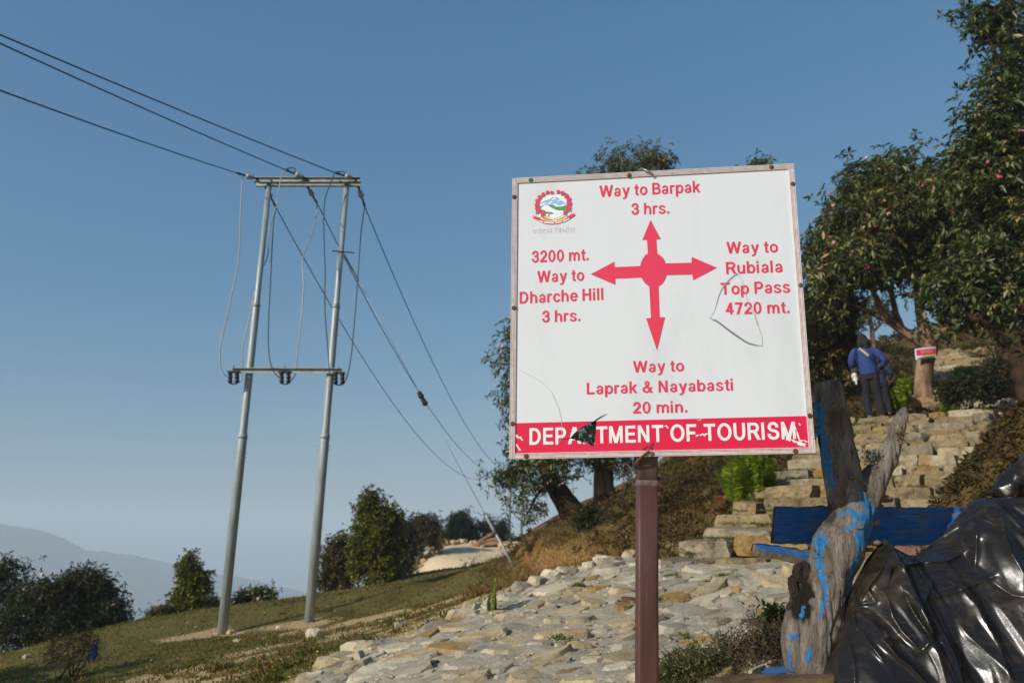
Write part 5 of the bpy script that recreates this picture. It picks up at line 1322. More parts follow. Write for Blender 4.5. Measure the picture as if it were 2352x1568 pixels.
# thicket left of the walkers
b0 = base_of(1915, 905, 19.2)
grow('leafy_thicket', 'dark leafy thicket between the board and the walker in blue', 'shrub', b0,
     [([b0 + (0, 0, -0.2), at(1918, 850, 19.2), at(1925, 760, 19.2), at(1915, 660, 19.2)], (0.10, 0.08, 0.06, 0.02)), ([b0 + (0.2, 0, -0.2), at(1945, 860, 19.1), at(1950, 800, 19), at(1935, 720, 19)], (0.07, 0.06, 0.04, 0.015)), ([b0 + (-0.2, 0, -0.2), at(1890, 860, 19.2), at(1880, 790, 19.2)], (0.06, 0.05, 0.02))],
     [lobe(1900, 740, 19.2, 42, 80, 3400), lobe(1930, 690, 19.0, 45, 52, 2200), lobe(1885, 840, 19.2, 34, 48, 1700), lobe(1935, 800, 19.1, 32, 55, 1700), lobe(1860, 780, 19.2, 40, 110, 2000), lobe(1940, 870, 19.0, 26, 24, 500)],
     LF_BR, BARK, 33, 320, 8, 0.16, 0.11, 0.042, 7, 0.006, blossoms=((M_MAG, 9, 0.04), (M_PINK, 6, 0.04)), shell=0.35)
b0 = base_of(2003, 800, 28.5)
grow('broadleaf_tree', 'small distant tree on the skyline behind the walker\'s head', 'tree', b0,
     [([b0 + (0, 0, -0.3), at(2004, 770, 28.5), at(2000, 735, 28.5), at(1992, 705, 28.5)], (0.12, 0.09, 0.07, 0.03)), ([at(2003, 765, 28.5), at(2030, 735, 28.5), at(2045, 720, 28.5)], (0.06, 0.04, 0.02))],
     [lobe(1990, 712, 28.5, 46, 26, 1200), lobe(2035, 715, 28.5, 24, 16, 350), lobe(1965, 745, 28.5, 20, 22, 350)], LF_RH, BARK_P, 34, 80, 5, 0.16, 0.11, 0.04, 7, 0.008)
# group beyond the brow, centre
def far_tree(label, foot, lobes, leafm, seed, tips, name='broadleaf_tree', bark=BARK, L=0.095, W=0.042, spread=0.14, wn=9, trunk_r=0.09, bl=(), n_leaf=6, sparse=0.0, droop=(40, 100), shell=0.4, cat='tree'):
    f_ = base_of(*foot); c = lobes[0][0]; top = c + np.array((0, 0, lobes[0][1][2] * 0.4))
    t = [([f_ + (0, 0, -0.3), f_ * 0.55 + c * 0.45 + (0.05, 0, 0), top], (trunk_r, trunk_r * 0.7, 0.02))]
    for l in lobes[1:]:
        t.append(([f_ * 0.5 + c * 0.5, (f_ + c) * 0.25 + l[0] * 0.5, l[0]], (trunk_r * 0.55, trunk_r * 0.35, 0.012)))
    return grow(name, label, cat, f_, t, lobes, leafm, bark, seed, tips, wn, spread, L, W, n_leaf, 0.007, droop, bl, shell=shell, sparse=sparse)
far_tree('brownish bushy tree at the left of the clump beyond the brow', (775, 1372, 25.6), [lobe(768, 1295, 25.6, 28, 58), lobe(788, 1262, 25.8, 22, 34), lobe(752, 1335, 25.4, 18, 30), lobe(790, 1330, 25.4, 24, 34)], LF_BR, 41, 180, bl=((M_PINK, 8, 0.04),))
far_tree('dense upright yellow-green tree, tallest of the clump beyond the brow', (866, 1362, 24.2), [lobe(860, 1230, 24.2, 44, 62), lobe(852, 1168, 24.2, 24, 34), lobe(848, 1148, 24.2, 12, 18), lobe(892, 1215, 24.2, 26, 48), lobe(880, 1295, 24.1, 38, 44), lobe(836, 1280, 24.1, 26, 50)], LF_YG, 42, 460, L=0.085, W=0.04, spread=0.12, wn=11, droop=(15, 70), shell=0.5)
far_tree('dark rhododendron squeezed behind the yellow-green tree', (925, 1318, 29.5), [lobe(932, 1250, 29.5, 20, 44), lobe(925, 1300, 29.3, 20, 26)], LF_DK, 43, 150, bl=((M_PINK, 5, 0.04),), name='rhododendron_tree')
far_tree('rounded tree with bare lower trunk at the road\'s left edge', (962, 1290, 34.0), [lobe(975, 1212, 34, 32, 30), lobe(998, 1232, 34, 16, 30), lobe(958, 1245, 34, 16, 26)], LF_BR, 44, 170, trunk_r=0.12)
far_tree('dark conical conifer behind the rubble at the road end', (1055, 1262, 44.0), [lobe(1058, 1222, 44, 36, 26), lobe(1056, 1198, 44, 18, 18), lobe(1085, 1236, 44, 16, 14), lobe(1036, 1238, 44, 16, 12)], LF_CO, 45, 190, name='conifer_tree', L=0.16, W=0.04, spread=0.2, droop=(30, 80))
far_tree('thin sparse tree right of the dark conifer', (1112, 1262, 45.0), [lobe(1108, 1212, 45, 26, 22), lobe(1125, 1235, 45, 16, 18), lobe(1130, 1200, 45, 10, 12)], LF_DK, 46, 70, L=0.13, W=0.04, spread=0.2, sparse=0.3)
far_tree('slender pointed conifer beside the distant poles', (1152, 1262, 47.0), [lobe(1153, 1232, 47, 14, 16), lobe(1153, 1212, 47, 8, 14), lobe(1136, 1243, 47, 10, 9)], LF_CO, 47, 80, name='conifer_tree', L=0.16, W=0.04, spread=0.16)
far_tree('low dark bush at the foot of the distant poles', (1186, 1262, 42.0), [lobe(1186, 1250, 42, 16, 9), lobe(1205, 1252, 42, 10, 6)], LF_DK, 48, 50, name='round_bush', L=0.13, W=0.04, spread=0.16, trunk_r=0.04, cat='bush')
# thicket beyond the brow, far left
far_tree('half-bare tree cut by the left edge', (0, 1500, 22.0), [lobe(0, 1335, 22, 38, 46), lobe(30, 1320, 22, 22, 28), lobe(5, 1400, 22, 42, 46)], LF_DK, 51, 150, sparse=0.35, L=0.09, W=0.035)
far_tree('dark rhododendron with cream flowers, second from the left edge', (85, 1500, 21.0), [lobe(85, 1385, 21, 48, 44), lobe(130, 1370, 21, 32, 32), lobe(60, 1440, 20.8, 52, 44), lobe(130, 1440, 20.8, 46, 42)], LF_DK, 52, 270, name='rhododendron_tree', bl=((M_WHT, 9, 0.045),), L=0.10, W=0.036)
far_tree('dark domed rhododendron with sky gaps, right end of the left thicket', (225, 1475, 21.5), [lobe(205, 1345, 21.5, 44, 28), lobe(170, 1350, 21.5, 30, 30), lobe(245, 1400, 21.5, 34, 42), lobe(195, 1435, 21.3, 50, 34), lobe(262, 1438, 21.4, 26, 28)], LF_DK, 53, 250, name='rhododendron_tree', L=0.09, W=0.034, shell=0.55)
far_tree('lopsided two-lobed evergreen standing alone on the brow', (437, 1425, 21.2), [lobe(440, 1332, 21.2, 25, 28), lobe(433, 1298, 21.2, 10, 20), lobe(424, 1392, 21.2, 25, 27), lobe(452, 1397, 21.1, 22, 22), lobe(463, 1342, 21.2, 13, 20)], LF_YG, 54, 230, L=0.08, W=0.036, spread=0.10, droop=(15, 70), wn=10)
far_tree('small round bush left of the lone evergreen', (368, 1432, 20.5), [lobe(366, 1418, 20.5, 27, 19), lobe(385, 1412, 20.5, 12, 12)], LF_BR, 55, 80, name='round_bush', L=0.055, W=0.024, spread=0.08, trunk_r=0.03, cat='bush')
far_tree('little dark bush between the lone evergreen and the left pole', (487, 1412, 21.0), [lobe(487, 1397, 21, 15, 16), lobe(478, 1385, 21, 8, 12)], LF_DK, 56, 45, name='round_bush', L=0.055, W=0.024, spread=0.08, trunk_r=0.03, cat='bush')
far_tree('low rhododendron bush with pink flowers between the two poles', (590, 1398, 22.0), [lobe(588, 1378, 22, 34, 15), lobe(608, 1370, 22, 18, 12), lobe(560, 1388, 22, 18, 8)], LF_RH, 57, 90, name='rhododendron_bush', L=0.10, W=0.036, spread=0.10, trunk_r=0.03, bl=((M_PINK, 7, 0.05),), cat='bush')

# two trees standing left of the view; they shade the lower left of the slope
for k, (x, y, h_) in enumerate(((-10.2, 6.6, 3.2), (-12.2, 8.6, 3.4))):
    f_ = np.array((x, y, gz(x, y))); c = f_ + (0, 0, h_)
    grow('broadleaf_tree', ('tree beyond the left edge, nearer the photographer', 'tree beyond the left edge, farther up the slope')[k], 'tree', f_, [([f_ - (0, 0, 0.3), f_ + (0.1, 0, h_ * 0.5), c], (0.16, 0.12, 0.04))], [(c, (1.5, 1.5, 1.2), 1), (c + (0.8, 0.4, -0.8), (1.1, 1.1, 0.8), 0.6)], LF_DK, BARK, 61 + k, 120, 8, 0.22, 0.16, 0.07, 7)
# ------------------------------------------------------------------ painted stump, planks, log
def mpp(p): return float((np.asarray(p) - CAM) @ fwd) / F_PX      # metres per photograph pixel at a point
SY = 3.44
sf = at(1862, 1548, SY); sf[2] = gz(sf[0], sf[1])
def chain(pts, Y=SY, n=18):
    P = [at(x, y, Y + (dz if dz else 0)) for x, y, r, dz in pts]; R = [r * mpp(p) for (x, y, r, dz), p in zip(pts, P)]
    Q = soft(P, 3); RR = np.interp(np.linspace(0, 1, len(Q)), np.linspace(0, 1, len(R)), R)
    return tube(Q - sf, RR, n)
sv = MB()
for ch in ([(1862, 1640, 54, 0), (1862, 1580, 52, 0), (1860, 1520, 52, 0), (1863, 1444, 62, 0), (1882, 1366, 61, 0), (1910, 1311, 51, 0), (1925, 1255, 60, 0), (1947, 1215, 50, 0), (1960, 1171, 50, 0), (1960, 1130, 50, 0)],
           [(1955, 1165, 48, 0), (1937, 1093, 45, 0), (1921, 1015, 41, 0), (1912, 960, 37, 0), (1899, 880, 30, 0.01)],
           [(1968, 1160, 46, 0), (2000, 1115, 36, 0), (2030, 1072, 26, -0.01), (2045, 1035, 22, -0.02), (2060, 990, 18, -0.03), (2074, 952, 15, -0.03), (2081, 930, 6, -0.03)],
           [(1895, 1275, 30, -0.02), (1876, 1248, 21, -0.05), (1872, 1238, 10, -0.06)],
           [(1850, 1420, 40, -0.02), (1822, 1430, 24, -0.05), (1812, 1470, 22, -0.04), (1830, 1530, 24, -0.02)],
           [(1990, 1150, 30, 0), (2022, 1140, 14, -0.02)]):
    sv.put(*chain(ch))
st_me = remeshed('trunk', sv.v, sv.f, 0.0058, 3)
V = verts_of(st_me); N = normals_of(st_me)
g1 = fbm(V * (1, 1, 0.16), 26, 3, 201); g2 = fbm(V * (1, 1, 0.22), 70, 2, 205); g3 = fbm(V, 9, 3, 208)
crk = 1 - np.abs(fbm(V * (1, 1, 0.10), 20, 3, 212)); V = V + N * (0.007 * g1 + 0.0035 * g2 + 0.009 * g3 - 0.006 * np.clip(crk - 0.88, 0, 1) / 0.12)[:, None]
set_verts(st_me, V)
px_, py_ = np.array([pix(v + sf) for v in V]).T
facing = (N @ -fwd) > -0.25
pn = fbm(V, 38, 3, 220); pn2 = fbm(V, 90, 2, 225)
paint = np.zeros(len(V)); pn3 = fbm(V * (1, 1, 0.5), 17, 2, 228)
for pts, wd in (([(1875, 930), (1881, 980), (1893, 1040), (1906, 1090), (1917, 1132)], (10, 16, 15, 12, 6)), ([(1970, 1120), (1994, 1165), (1990, 1200), (1980, 1230), (1970, 1275), (1954, 1330), (1945, 1362)], (9, 18, 15, 14, 10, 9, 6)),
                ([(1886, 1236), (1880, 1270), (1879, 1295), (1891, 1327), (1897, 1366), (1888, 1405), (1874, 1420)], (13, 8, 8, 9, 9, 8, 5)), ([(1843, 1395), (1838, 1440), (1826, 1466), (1813, 1456), (1811, 1500), (1820, 1540)], (6, 7, 6, 6, 6, 8)),
                ([(1860, 1478), (1857, 1500), (1855, 1520)], (5, 7, 4)), ([(1925, 1180), (1950, 1175), (1975, 1190), (2005, 1180)], (12, 15, 14, 10)), ([(1940, 1215), (1965, 1205)], (6, 8))):
    d = np.full(len(V), 1e9); P = np.array(pts, float); wd = np.array(wd, float)
    for i in range(len(P) - 1):
        e = P[i+1] - P[i]; w = np.c_[px_, py_] - P[i]; t = np.clip((w @ e) / (e @ e), 0, 1)
        d = np.minimum(d, np.linalg.norm(w - t[:, None] * e, axis=1) / (wd[i] + (wd[i+1] - wd[i]) * t))
    paint = np.maximum(paint, smooth01((0.72 - d + 0.7 * pn + 0.9 * pn2 + 0.9 * pn3) / 0.22))
paint *= facing
char_dark = smooth01((1.0 - np.hypot((px_ - 1886) / 16, (py_ - 1000) / 130) + 0.4 * pn) / 0.5) * (px_ < 1885) + smooth01((1.1 - np.hypot((px_ - 1838) / 30, (py_ - 1360) / 85) + 0.5 * pn) / 0.4) + 0.8 * smooth01((1 - np.hypot((px_ - 1905) / 20, (py_ - 1180) / 40) + 0.4 * pn) / 0.5)  # burnt front-left knot, plus darker patches along the left limb and below the fork
m_wood, nt, b = new_mat('weathered_deadwood')
w1 = noise(nt, 16, 8, 0.75, stretch=(1, 1, 0.2)); w2 = noise(nt, 60, 6, 0.7, stretch=(1, 1, 0.25), dist=1.5); w3 = noise(nt, 5, 3, 0.5)
wc = ramp(nt, w1, [(0.28, rgb('463d33')), (0.48, rgb('80766a')), (0.7, rgb('aba294'))])
wc = mixc(nt, maths(nt, 'MULTIPLY', maths(nt, 'SUBTRACT', w3, 0.48), 4, True), wc, rgb('5f5140'))
wc = mixc(nt, maths(nt, 'MULTIPLY', maths(nt, 'SUBTRACT', w2, 0.56), 9, True), wc, rgb('352b22'))
wc = mixc(nt, attr(nt, 'char_dark'), wc, rgb('241f1a'))
bl = ramp(nt, w2, [(0.3, rgb('23659c')), (0.6, rgb('4690c4'))])
wc = mixc(nt, attr(nt, 'paint'), wc, bl)
nt.links.new(wc, b.inputs['Base Color']); b.inputs['Roughness'].default_value = 0.85; b.inputs['Specular IOR Level'].default_value = 0.2
bump(nt, b, maths(nt, 'ADD', w2, w1), 1.0, 0.02)
for an, dat in (('paint', paint), ('char_dark', np.clip(char_dark, 0, 1))):
    a = st_me.attributes.new(an, 'FLOAT', 'POINT'); a.data.foreach_set('value', dat.astype(np.float32))
st_me.materials.append(m_wood)
stump = thing('dead_tree_stump', 'forked grey dead tree stump with peeling blue paint right of the board', 'tree stump', sf)
trunk_o = add('trunk', st_me, stump)
m_fun = plain('dry_bracket_fungus', '4d4236', '7d6f5c', 30, 0.9, 0.6, bdist=0.01); m_lich = plain('grey_lichen', '4a5049', '9a9f92', 60, 0.95, 0.5); m_burn = plain('charred_bark', '14100c', '3a2a1c', 25, 0.95, 0.9, bdist=0.02)
for fx, fy, fw, fh in ((2030, 1145, 20, 9), (2008, 1160, 16, 10), (2005, 1200, 16, 9), (2003, 1246, 18, 8), (1968, 1212, 14, 6), (1994, 1262, 13, 6), (1960, 1036, 8, 4), (1958, 1095, 8, 5), (1880, 1405, 9, 6), (1880, 1437, 8, 5), (1900, 1320, 12, 5)):
    c = at(fx, fy, SY - 0.07 if fx < 1990 else SY - 0.01) - sf; k = mpp(c + sf)
    Vb, Fb = rough_block((fw * k * 2, 0.05, fh * k * 1.6), fx, 0.22, 0.16)
    add('bracket_fungus', mesh_np('bracket_fungus', Vb, Fb, [m_fun], True), stump, c)
def tuft(px, py, rx, ry, n, Y, L, mat, name, parent, org, seed, wid=0.3):
    r = np.random.default_rng(seed); c = at(px, py, Y); k = mpp(c)
    P = c + np.c_[r.normal(0, rx * k * 0.5, n), r.normal(0, 0.012, n), r.normal(0, ry * k * 0.5, n)]
    d = unit(r.normal(size=(n, 3)) + (0, -0.6, 0.1)); LL = L * r.uniform(0.6, 1.4, n)
    Vl, Fl = leaf_geo(P - org, d, LL, LL * wid, r)
    o = add(name, mesh_np(name, Vl, Fl, [mat], False, {'var': ('FACE', 'FLOAT', np.repeat(r.random(n), 2))}), parent); return tag(o, kind='stuff')
tuft(2006, 1050, 20, 17, 420, SY - 0.03, 0.016, m_lich, 'lichen', stump, sf, 61, 0.35)
tuft(2070, 1000, 12, 20, 200, SY - 0.08, 0.010, plain('curled_bark', '6d5a45', '8a755c', 40, 0.9), 'curled_bark', stump, sf, 62, 0.6)
for bx, by, bw_, bh in ((1842, 1322, 20, 26), (1828, 1350, 16, 24), (1836, 1376, 14, 26), (1820, 1395, 12, 14), (1852, 1345, 12, 22)):
    c = at(bx, by, SY - 0.01) - sf; k = mpp(c + sf); Vb, Fb = rough_block((bw_ * k * 2, 0.07, bh * k * 2), bx + 7, 0.2, 0.22)
    add('charred_bark', mesh_np('charred_bark', Vb, Fb, [m_burn]), stump, c)

m_bluewood, nt, b = new_mat('blue_painted_plank')
w1 = noise(nt, 9, 8, 0.75, stretch=(0.35, 1, 2.2)); w2 = noise(nt, 40, 6, 0.75, stretch=(0.3, 1, 2.5))
pc = ramp(nt, w2, [(0.3, rgb('0f3f73')), (0.6, rgb('236fae')), (0.8, rgb('3a8cc8'))])
wc = ramp(nt, w2, [(0.3, rgb('3f382f')), (0.7, rgb('83796a'))])
nt.links.new(mixc(nt, maths(nt, 'MULTIPLY', maths(nt, 'SUBTRACT', w1, 0.50), 7, True), pc, wc), b.inputs['Base Color'])
b.inputs['Roughness'].default_value = 0.6; bump(nt, b, w2, 0.5, 0.006)
m_charw = plain('blackened_wood', '1a1613', '33291f', 20, 0.9, 0.6, bdist=0.01)
def plank(name, label, corners, Y, thick, mat, cat='plank', seed=0, nx=26):
    """board whose face corners (tl,tr,br,bl) are photograph pixels; ragged edges"""
    tl_, tr_, br_, bl_ = [at(x, y, Y + dy) for x, y, dy in corners]; org = (bl_ + br_) / 2
    mb = MB(); r = np.random.default_rng(seed); ny = 5
    fn = np.cross(tr_ - tl_, bl_ - tl_); fn /= np.linalg.norm(fn); fn = fn if fn[1] < 0 else -fn
    G = []
    for side in (0, 1):
        for i in range(nx + 1):
            a, c = tl_ + (tr_ - tl_) * i / nx, bl_ + (br_ - bl_) * i / nx
            jt, jb = r.normal(0, 0.0025), r.normal(0, 0.0025)
            for j in range(ny + 1):
                p = a + (c - a) * j / ny - fn * thick * side
                if j == 0: p = p + (0, 0, jt)
                if j == ny: p = p + (0, 0, jb)
                if i in (0, nx): p = p + unit(tr_ - tl_) * r.normal(0, 0.003)
                G.append(p + fn * 0.0015 * (r.normal() if side == 0 else 0))
    G = np.array(G) - org; S = (nx + 1) * (ny + 1); ix = lambda s, i, j: s * S + i * (ny + 1) + j
    Fc, mi = [], []
    for i in range(nx):
        for j in range(ny): Fc += [(ix(0, i, j), ix(0, i, j+1), ix(0, i+1, j+1), ix(0, i+1, j)), (ix(1, i, j), ix(1, i+1, j), ix(1, i+1, j+1), ix(1, i, j+1))]; mi += [0, 0]
        Fc += [(ix(0, i, 0), ix(0, i+1, 0), ix(1, i+1, 0), ix(1, i, 0)), (ix(0, i, ny), ix(1, i, ny), ix(1, i+1, ny), ix(0, i+1, ny))]; mi += [1, 1]
    for j in range(ny): Fc += [(ix(0, 0, j), ix(1, 0, j), ix(1, 0, j+1), ix(0, 0, j+1)), (ix(0, nx, j), ix(0, nx, j+1), ix(1, nx, j+1), ix(1, nx, j))]; mi += [1, 1]
    o = add(name, mesh_np(name, G, Fc, mat, False, matidx=mi), None, org); return tag(o, label, cat)
plank('painted_plank', 'long worn blue plank fixed crosswise behind the forked stump', [(1781, 1162, 0.0), (2262, 1166, 0.0), (2262, 1252, 0.0), (1776, 1248, 0.0)], 3.70, 0.03, [m_bluewood, m_charw], seed=71)
plank('painted_plank', 'short blue plank end jutting out at the stump\'s left below the long plank', [(1728, 1245, 0.06), (1900, 1266, 0.06), (1900, 1292, -0.04), (1742, 1260, -0.04)], 3.60, 0.03, [m_bluewood, plain('bare_plank_edge', '4b4135', '6f6250', 20, 0.9, 0.5)], seed=72, nx=12)
plank('painted_plank', 'thin dark blue board lying on the ground behind the log', [(1760, 1540, 0.15), (1850, 1531, 0.15), (1850, 1552, -0.05), (1745, 1556, -0.05)], 3.52, 0.015, [m_bluewood, m_charw], seed=73, nx=8)
lp = [at(x, y, Y) for x, y, Y in ((1628, 1590, 3.30), (1700, 1578, 3.28), (1800, 1576, 3.26), (1905, 1574, 3.24), (2010, 1575, 3.22))]
Vb, Fb = tube(soft(lp, 5), np.linspace(0.052, 0.044, 21), 20); Vb = np.array(Vb); Vb = Vb + 0.010 * np.stack([fbm(Vb * (0.35, 1, 1), 22, 3, 231 + i) for i in range(3)], 1)
org = np.mean(lp, 0); lo_ = MB().put(Vb - org, Fb).build('log', plain('brown_log', '3a2c1c', '7a6240', 16, 0.9, 1.0, stretch=(0.25, 1, 1), bdist=0.03), None, True); lo_.location = org
tag(lo_, 'bare brown log lying at the foot of the painted stump', 'log')

# ------------------------------------------------------------------ black plastic sheet
m_tarp, nt, b = new_mat('black_polythene')
d1 = noise(nt, 3.2, 5, 0.65, dist=0.6); d2 = noise(nt, 10, 6, 0.7, dist=1.2, stretch=(0.6, 1, 1.6)); d3 = noise(nt, 45, 4, 0.6)
dust = maths(nt, 'MULTIPLY', maths(nt, 'SUBTRACT', maths(nt, 'ADD', maths(nt, 'MULTIPLY', d1, 0.55), maths(nt, 'MULTIPLY', d2, 0.5)), 0.50), 2.6, True)
nt.links.new(mixc(nt, dust, rgb('1c1a17'), mixc(nt, d2, rgb('3a2f20'), rgb('64533a'))), b.inputs['Base Color'])
rr_n = ramp(nt, dust, [(0.0, (0.26, 0.26, 0.26)), (1.0, (0.62, 0.62, 0.62))]); nt.links.new(rr_n, b.inputs['Roughness'])
b.inputs['Specular IOR Level'].default_value = 0.42; bump(nt, b, maths(nt, 'ADD', d2, maths(nt, 'MULTIPLY', d3, 0.3)), 0.06, 0.02)
ridge = [(1893, 1610, 3.20), (1905, 1560, 3.24), (1922, 1490, 3.28), (1936, 1438, 3.31), (1950, 1385, 3.34), (1966, 1335, 3.37), (1990, 1286, 3.41), (2012, 1258, 3.43), (2030, 1236, 3.44), (2045, 1252, 3.46), (2070, 1266, 3.47), (2098, 1279, 3.48), (2130, 1256, 3.5), (2164, 1229, 3.52), (2195, 1190, 3.53), (2219, 1160, 3.53), (2240, 1147, 3.53), (2262, 1141, 3.53), (2308, 1143, 3.53), (2350, 1140, 3.52), (2430, 1150, 3.5), (2560, 1180, 3.45)]
NS, NT = 360, 240
RW = np.array([at(*p) for p in ridge]); tR = np.linspace(0, 1, len(RW)); sS = np.linspace(0, 1, NS)
RR = np.stack([np.interp(sS, tR, RW[:, i]) for i in range(3)], 1)
for _ in range(2): RR[1:-1] = (RR[:-2] + 2 * RR[1:-1] + RR[2:]) / 4
gzb = 0.97
TV = np.zeros((NS, NT, 3)); tT = np.linspace(-0.22, 1, NT)
for k, t in enumerate(tT):
    if t >= 0:
        drop = np.maximum(RR[:, 2] - gzb, 0.02)
        TV[:, k, 0] = RR[:, 0] + 0.10 * t * (sS - 0.35); TV[:, k, 1] = RR[:, 1] - (0.10 + 0.42 * np.minimum(1, drop / 0.7)) * (t ** 0.8); TV[:, k, 2] = RR[:, 2] - drop * (t ** 1.25)
    else:
        TV[:, k, 0] = RR[:, 0] + 0.1 * -t; TV[:, k, 1] = RR[:, 1] + 1.2 * -t; TV[:, k, 2] = RR[:, 2] - 2.2 * (-t) ** 1.2 * np.clip((RR[:, 2] - gzb), 0.05, 1)
flatV = TV.reshape(-1, 3)
_q = flatV - CAM; _d = _q @ fwd; up_ = np.c_[CX + F_PX * (_q @ rgt) / _d, CY - F_PX * (_q @ upv) / _d]
T2 = lambda x, y: (1722.6 + x * 0.26758, 1320.7 + y * 0.26758)
Z8 = lambda x, y: (1435.5 + x * 0.3897, 976 + y * 0.3897)
disp = np.zeros(len(flatV)); tw = np.repeat(np.clip((sS[:, None] * 0 + tT[None]) * 6 + 0.2, 0, 1).ravel(), 1)
def crease(pts, amp, w, skew=0.0):
    global disp
    P = np.array(pts, float); best = np.full(len(flatV), 1e9); sgn = np.zeros(len(flatV)); fade = np.zeros(len(flatV)); acc = 0; tot = np.linalg.norm(np.diff(P, axis=0), axis=1).sum()
    for i in range(len(P) - 1):
        e = P[i+1] - P[i]; le = np.linalg.norm(e); q_ = up_ - P[i]; t = np.clip((q_ @ e) / (le * le), 0, 1); dd = q_ - t[:, None] * e; d = np.linalg.norm(dd, axis=1)
        s_ = np.sign(e[0] * dd[:, 1] - e[1] * dd[:, 0]); m = d < best
        best[m] = d[m]; sgn[m] = s_[m]; fade[m] = (acc + t[m] * le) / tot; acc += le
    ww = w * 0.7 * np.where(sgn > 0, 1 + skew, 1 - skew)
    disp += amp * np.exp(-best / ww) * np.sin(PI * np.clip(0.06 + 0.9 * fade, 0, 1)) ** 0.5
for pts, a, w, sk in (([T2(745, 960), T2(752, 700), T2(755, 540), T2(790, 410), T2(880, 200), T2(960, 60), T2(1030, -40)], 0.030, 11, 0.2), ([T2(960, 60), T2(1020, 150), T2(1085, 230)], 0.022, 9, 0), ([T2(890, 250), T2(1085, 232)], 0.016, 10, -0.3),
                      ([T2(1115, 120), T2(1175, 200), T2(1225, 350), T2(1310, 480), T2(1465, 635)], 0.030, 13, 0.3), ([T2(960, 330), T2(1040, 390), T2(1125, 500), T2(1130, 560), T2(1260, 690), T2(1400, 800), T2(1560, 960)], 0.034, 13, -0.2),
                      ([T2(830, 500), T2(860, 650), T2(882, 760), T2(892, 960)], 0.020, 9, 0), ([T2(880, 310), T2(905, 400), T2(920, 470)], 0.022, 8, 0), ([T2(950, 470), T2(1050, 620), T2(1145, 735)], 0.018, 9, 0), ([T2(1130, 560), T2(1300, 570), T2(1440, 690)], 0.016, 9, 0),
                      ([T2(1340, 170), T2(1450, 350), T2(1560, 500), T2(1660, 585)], -0.045, 10, 0.4), ([T2(1560, 190), T2(1880, 95), T2(2120, 0)], 0.020, 14, 0), ([T2(1480, 280), T2(1530, 150), T2(1570, 20)], 0.020, 12, 0), ([T2(1500, 640), T2(1570, 520)], 0.014, 9, 0),
                      ([Z8(1530, 670), Z8(1545, 760), Z8(1500, 850), Z8(1420, 960), Z8(1330, 1140)], 0.030, 16, 0.2), ([Z8(1550, 840), Z8(1700, 815), Z8(1900, 800), Z8(2000, 750)], 0.030, 13, -0.2), ([Z8(1640, 790), Z8(1590, 860), Z8(1560, 960)], -0.022, 10, 0), ([Z8(2010, 480), Z8(2060, 650), Z8(2075, 850)], 0.022, 14, 0),
                      ([Z8(2110, 430), Z8(2200, 560), Z8(2260, 760), Z8(2352, 900)], 0.026, 16, 0), ([Z8(1740, 780), Z8(1860, 680), Z8(1990, 590)], -0.030, 10, 0.3), ([Z8(2240, 440), Z8(2300, 520), Z8(2400, 600)], 0.018, 14, 0), ([Z8(1900, 900), Z8(2050, 1050), Z8(2200, 1300), Z8(2260, 1500)], 0.024, 16, 0.2), ([Z8(2150, 900), Z8(2300, 1000), Z8(2400, 1020)], -0.02, 14, 0), ([Z8(1900, 1250), Z8(1960, 1400), Z8(2010, 1560)], 0.018, 12, 0)):
    crease(pts, a, w, sk)
nz = 1 - np.abs(fbm(flatV * (1, 1, 0.7), 3.2, 3, 241)); nz2 = 1 - np.abs(fbm(flatV * (1, 0.6, 0.5), 8, 2, 245))
def facet(P2, fq, seed):
    """crumple: random heights on a warped triangular lattice, joined by flat facets with sharp edges"""
    c_, s_ = math.cos(seed * 1.7), math.sin(seed * 1.7); X = (P2[:, 0] * c_ - P2[:, 1] * s_) * fq; Y_ = (P2[:, 0] * s_ + P2[:, 1] * c_) * fq
    i, j = np.floor(X).astype(np.int64), np.floor(Y_).astype(np.int64); fx, fy = X - i, Y_ - j
    def hh(a, b_): n_ = ((a * 374761393 + b_ * 668265263 + seed * 974711) & 0xffffffff); n_ = ((n_ ^ (n_ >> 13)) * 1274126177) & 0xffffffff; return ((n_ ^ (n_ >> 16)) & 0xffff) / 32767.5 - 1.0
    h00, h10, h01, h11 = hh(i, j), hh(i + 1, j), hh(i, j + 1), hh(i + 1, j + 1)
    return np.where(fx > fy, h00 + (h10 - h00) * fx + (h11 - h10) * fy, h00 + (h01 - h00) * fy + (h11 - h01) * fx)
wp_ = np.stack([fbm(flatV, 2.4, 3, 260 + i) for i in range(2)], 1) * 0.10 + np.stack([fbm(flatV, 7, 2, 265 + i) for i in range(2)], 1) * 0.018
P2 = np.c_[flatV[:, 0] + 0.35 * flatV[:, 1], flatV[:, 2] * 0.8 - 0.5 * flatV[:, 1]] + wp_
disp = disp + 0.026 * facet(P2, 5.5, 3) + 0.022 * facet(P2 * (1.0, 0.6), 9, 5) + 0.012 * facet(P2 * (1.2, 0.6), 17, 8) + 0.005 * facet(P2 * (1.2, 0.8), 36, 11) * smooth01((fbm(flatV, 3, 2, 281) + 0.1) / 0.4)
flatV = flatV + np.array((-0.15, -1.0, 0.12)) * (disp * np.clip(tw * 1.0 + 0.15, 0, 1))[:, None]
ii, jj = np.meshgrid(np.arange(NS - 1), np.arange(NT - 1), indexing='ij'); q0 = (ii * NT + jj).ravel()
org = np.array((flatV[:, 0].mean(), flatV[:, 1].mean(), gzb))
tarp = add('plastic_sheet', mesh_np('plastic_sheet', flatV - org, np.stack((q0, q0 + 1, q0 + NT + 1, q0 + NT), -1), [m_tarp], True), None, org)
tag(tarp, 'crumpled glossy black plastic sheet heaped at the lower right', 'tarpaulin')
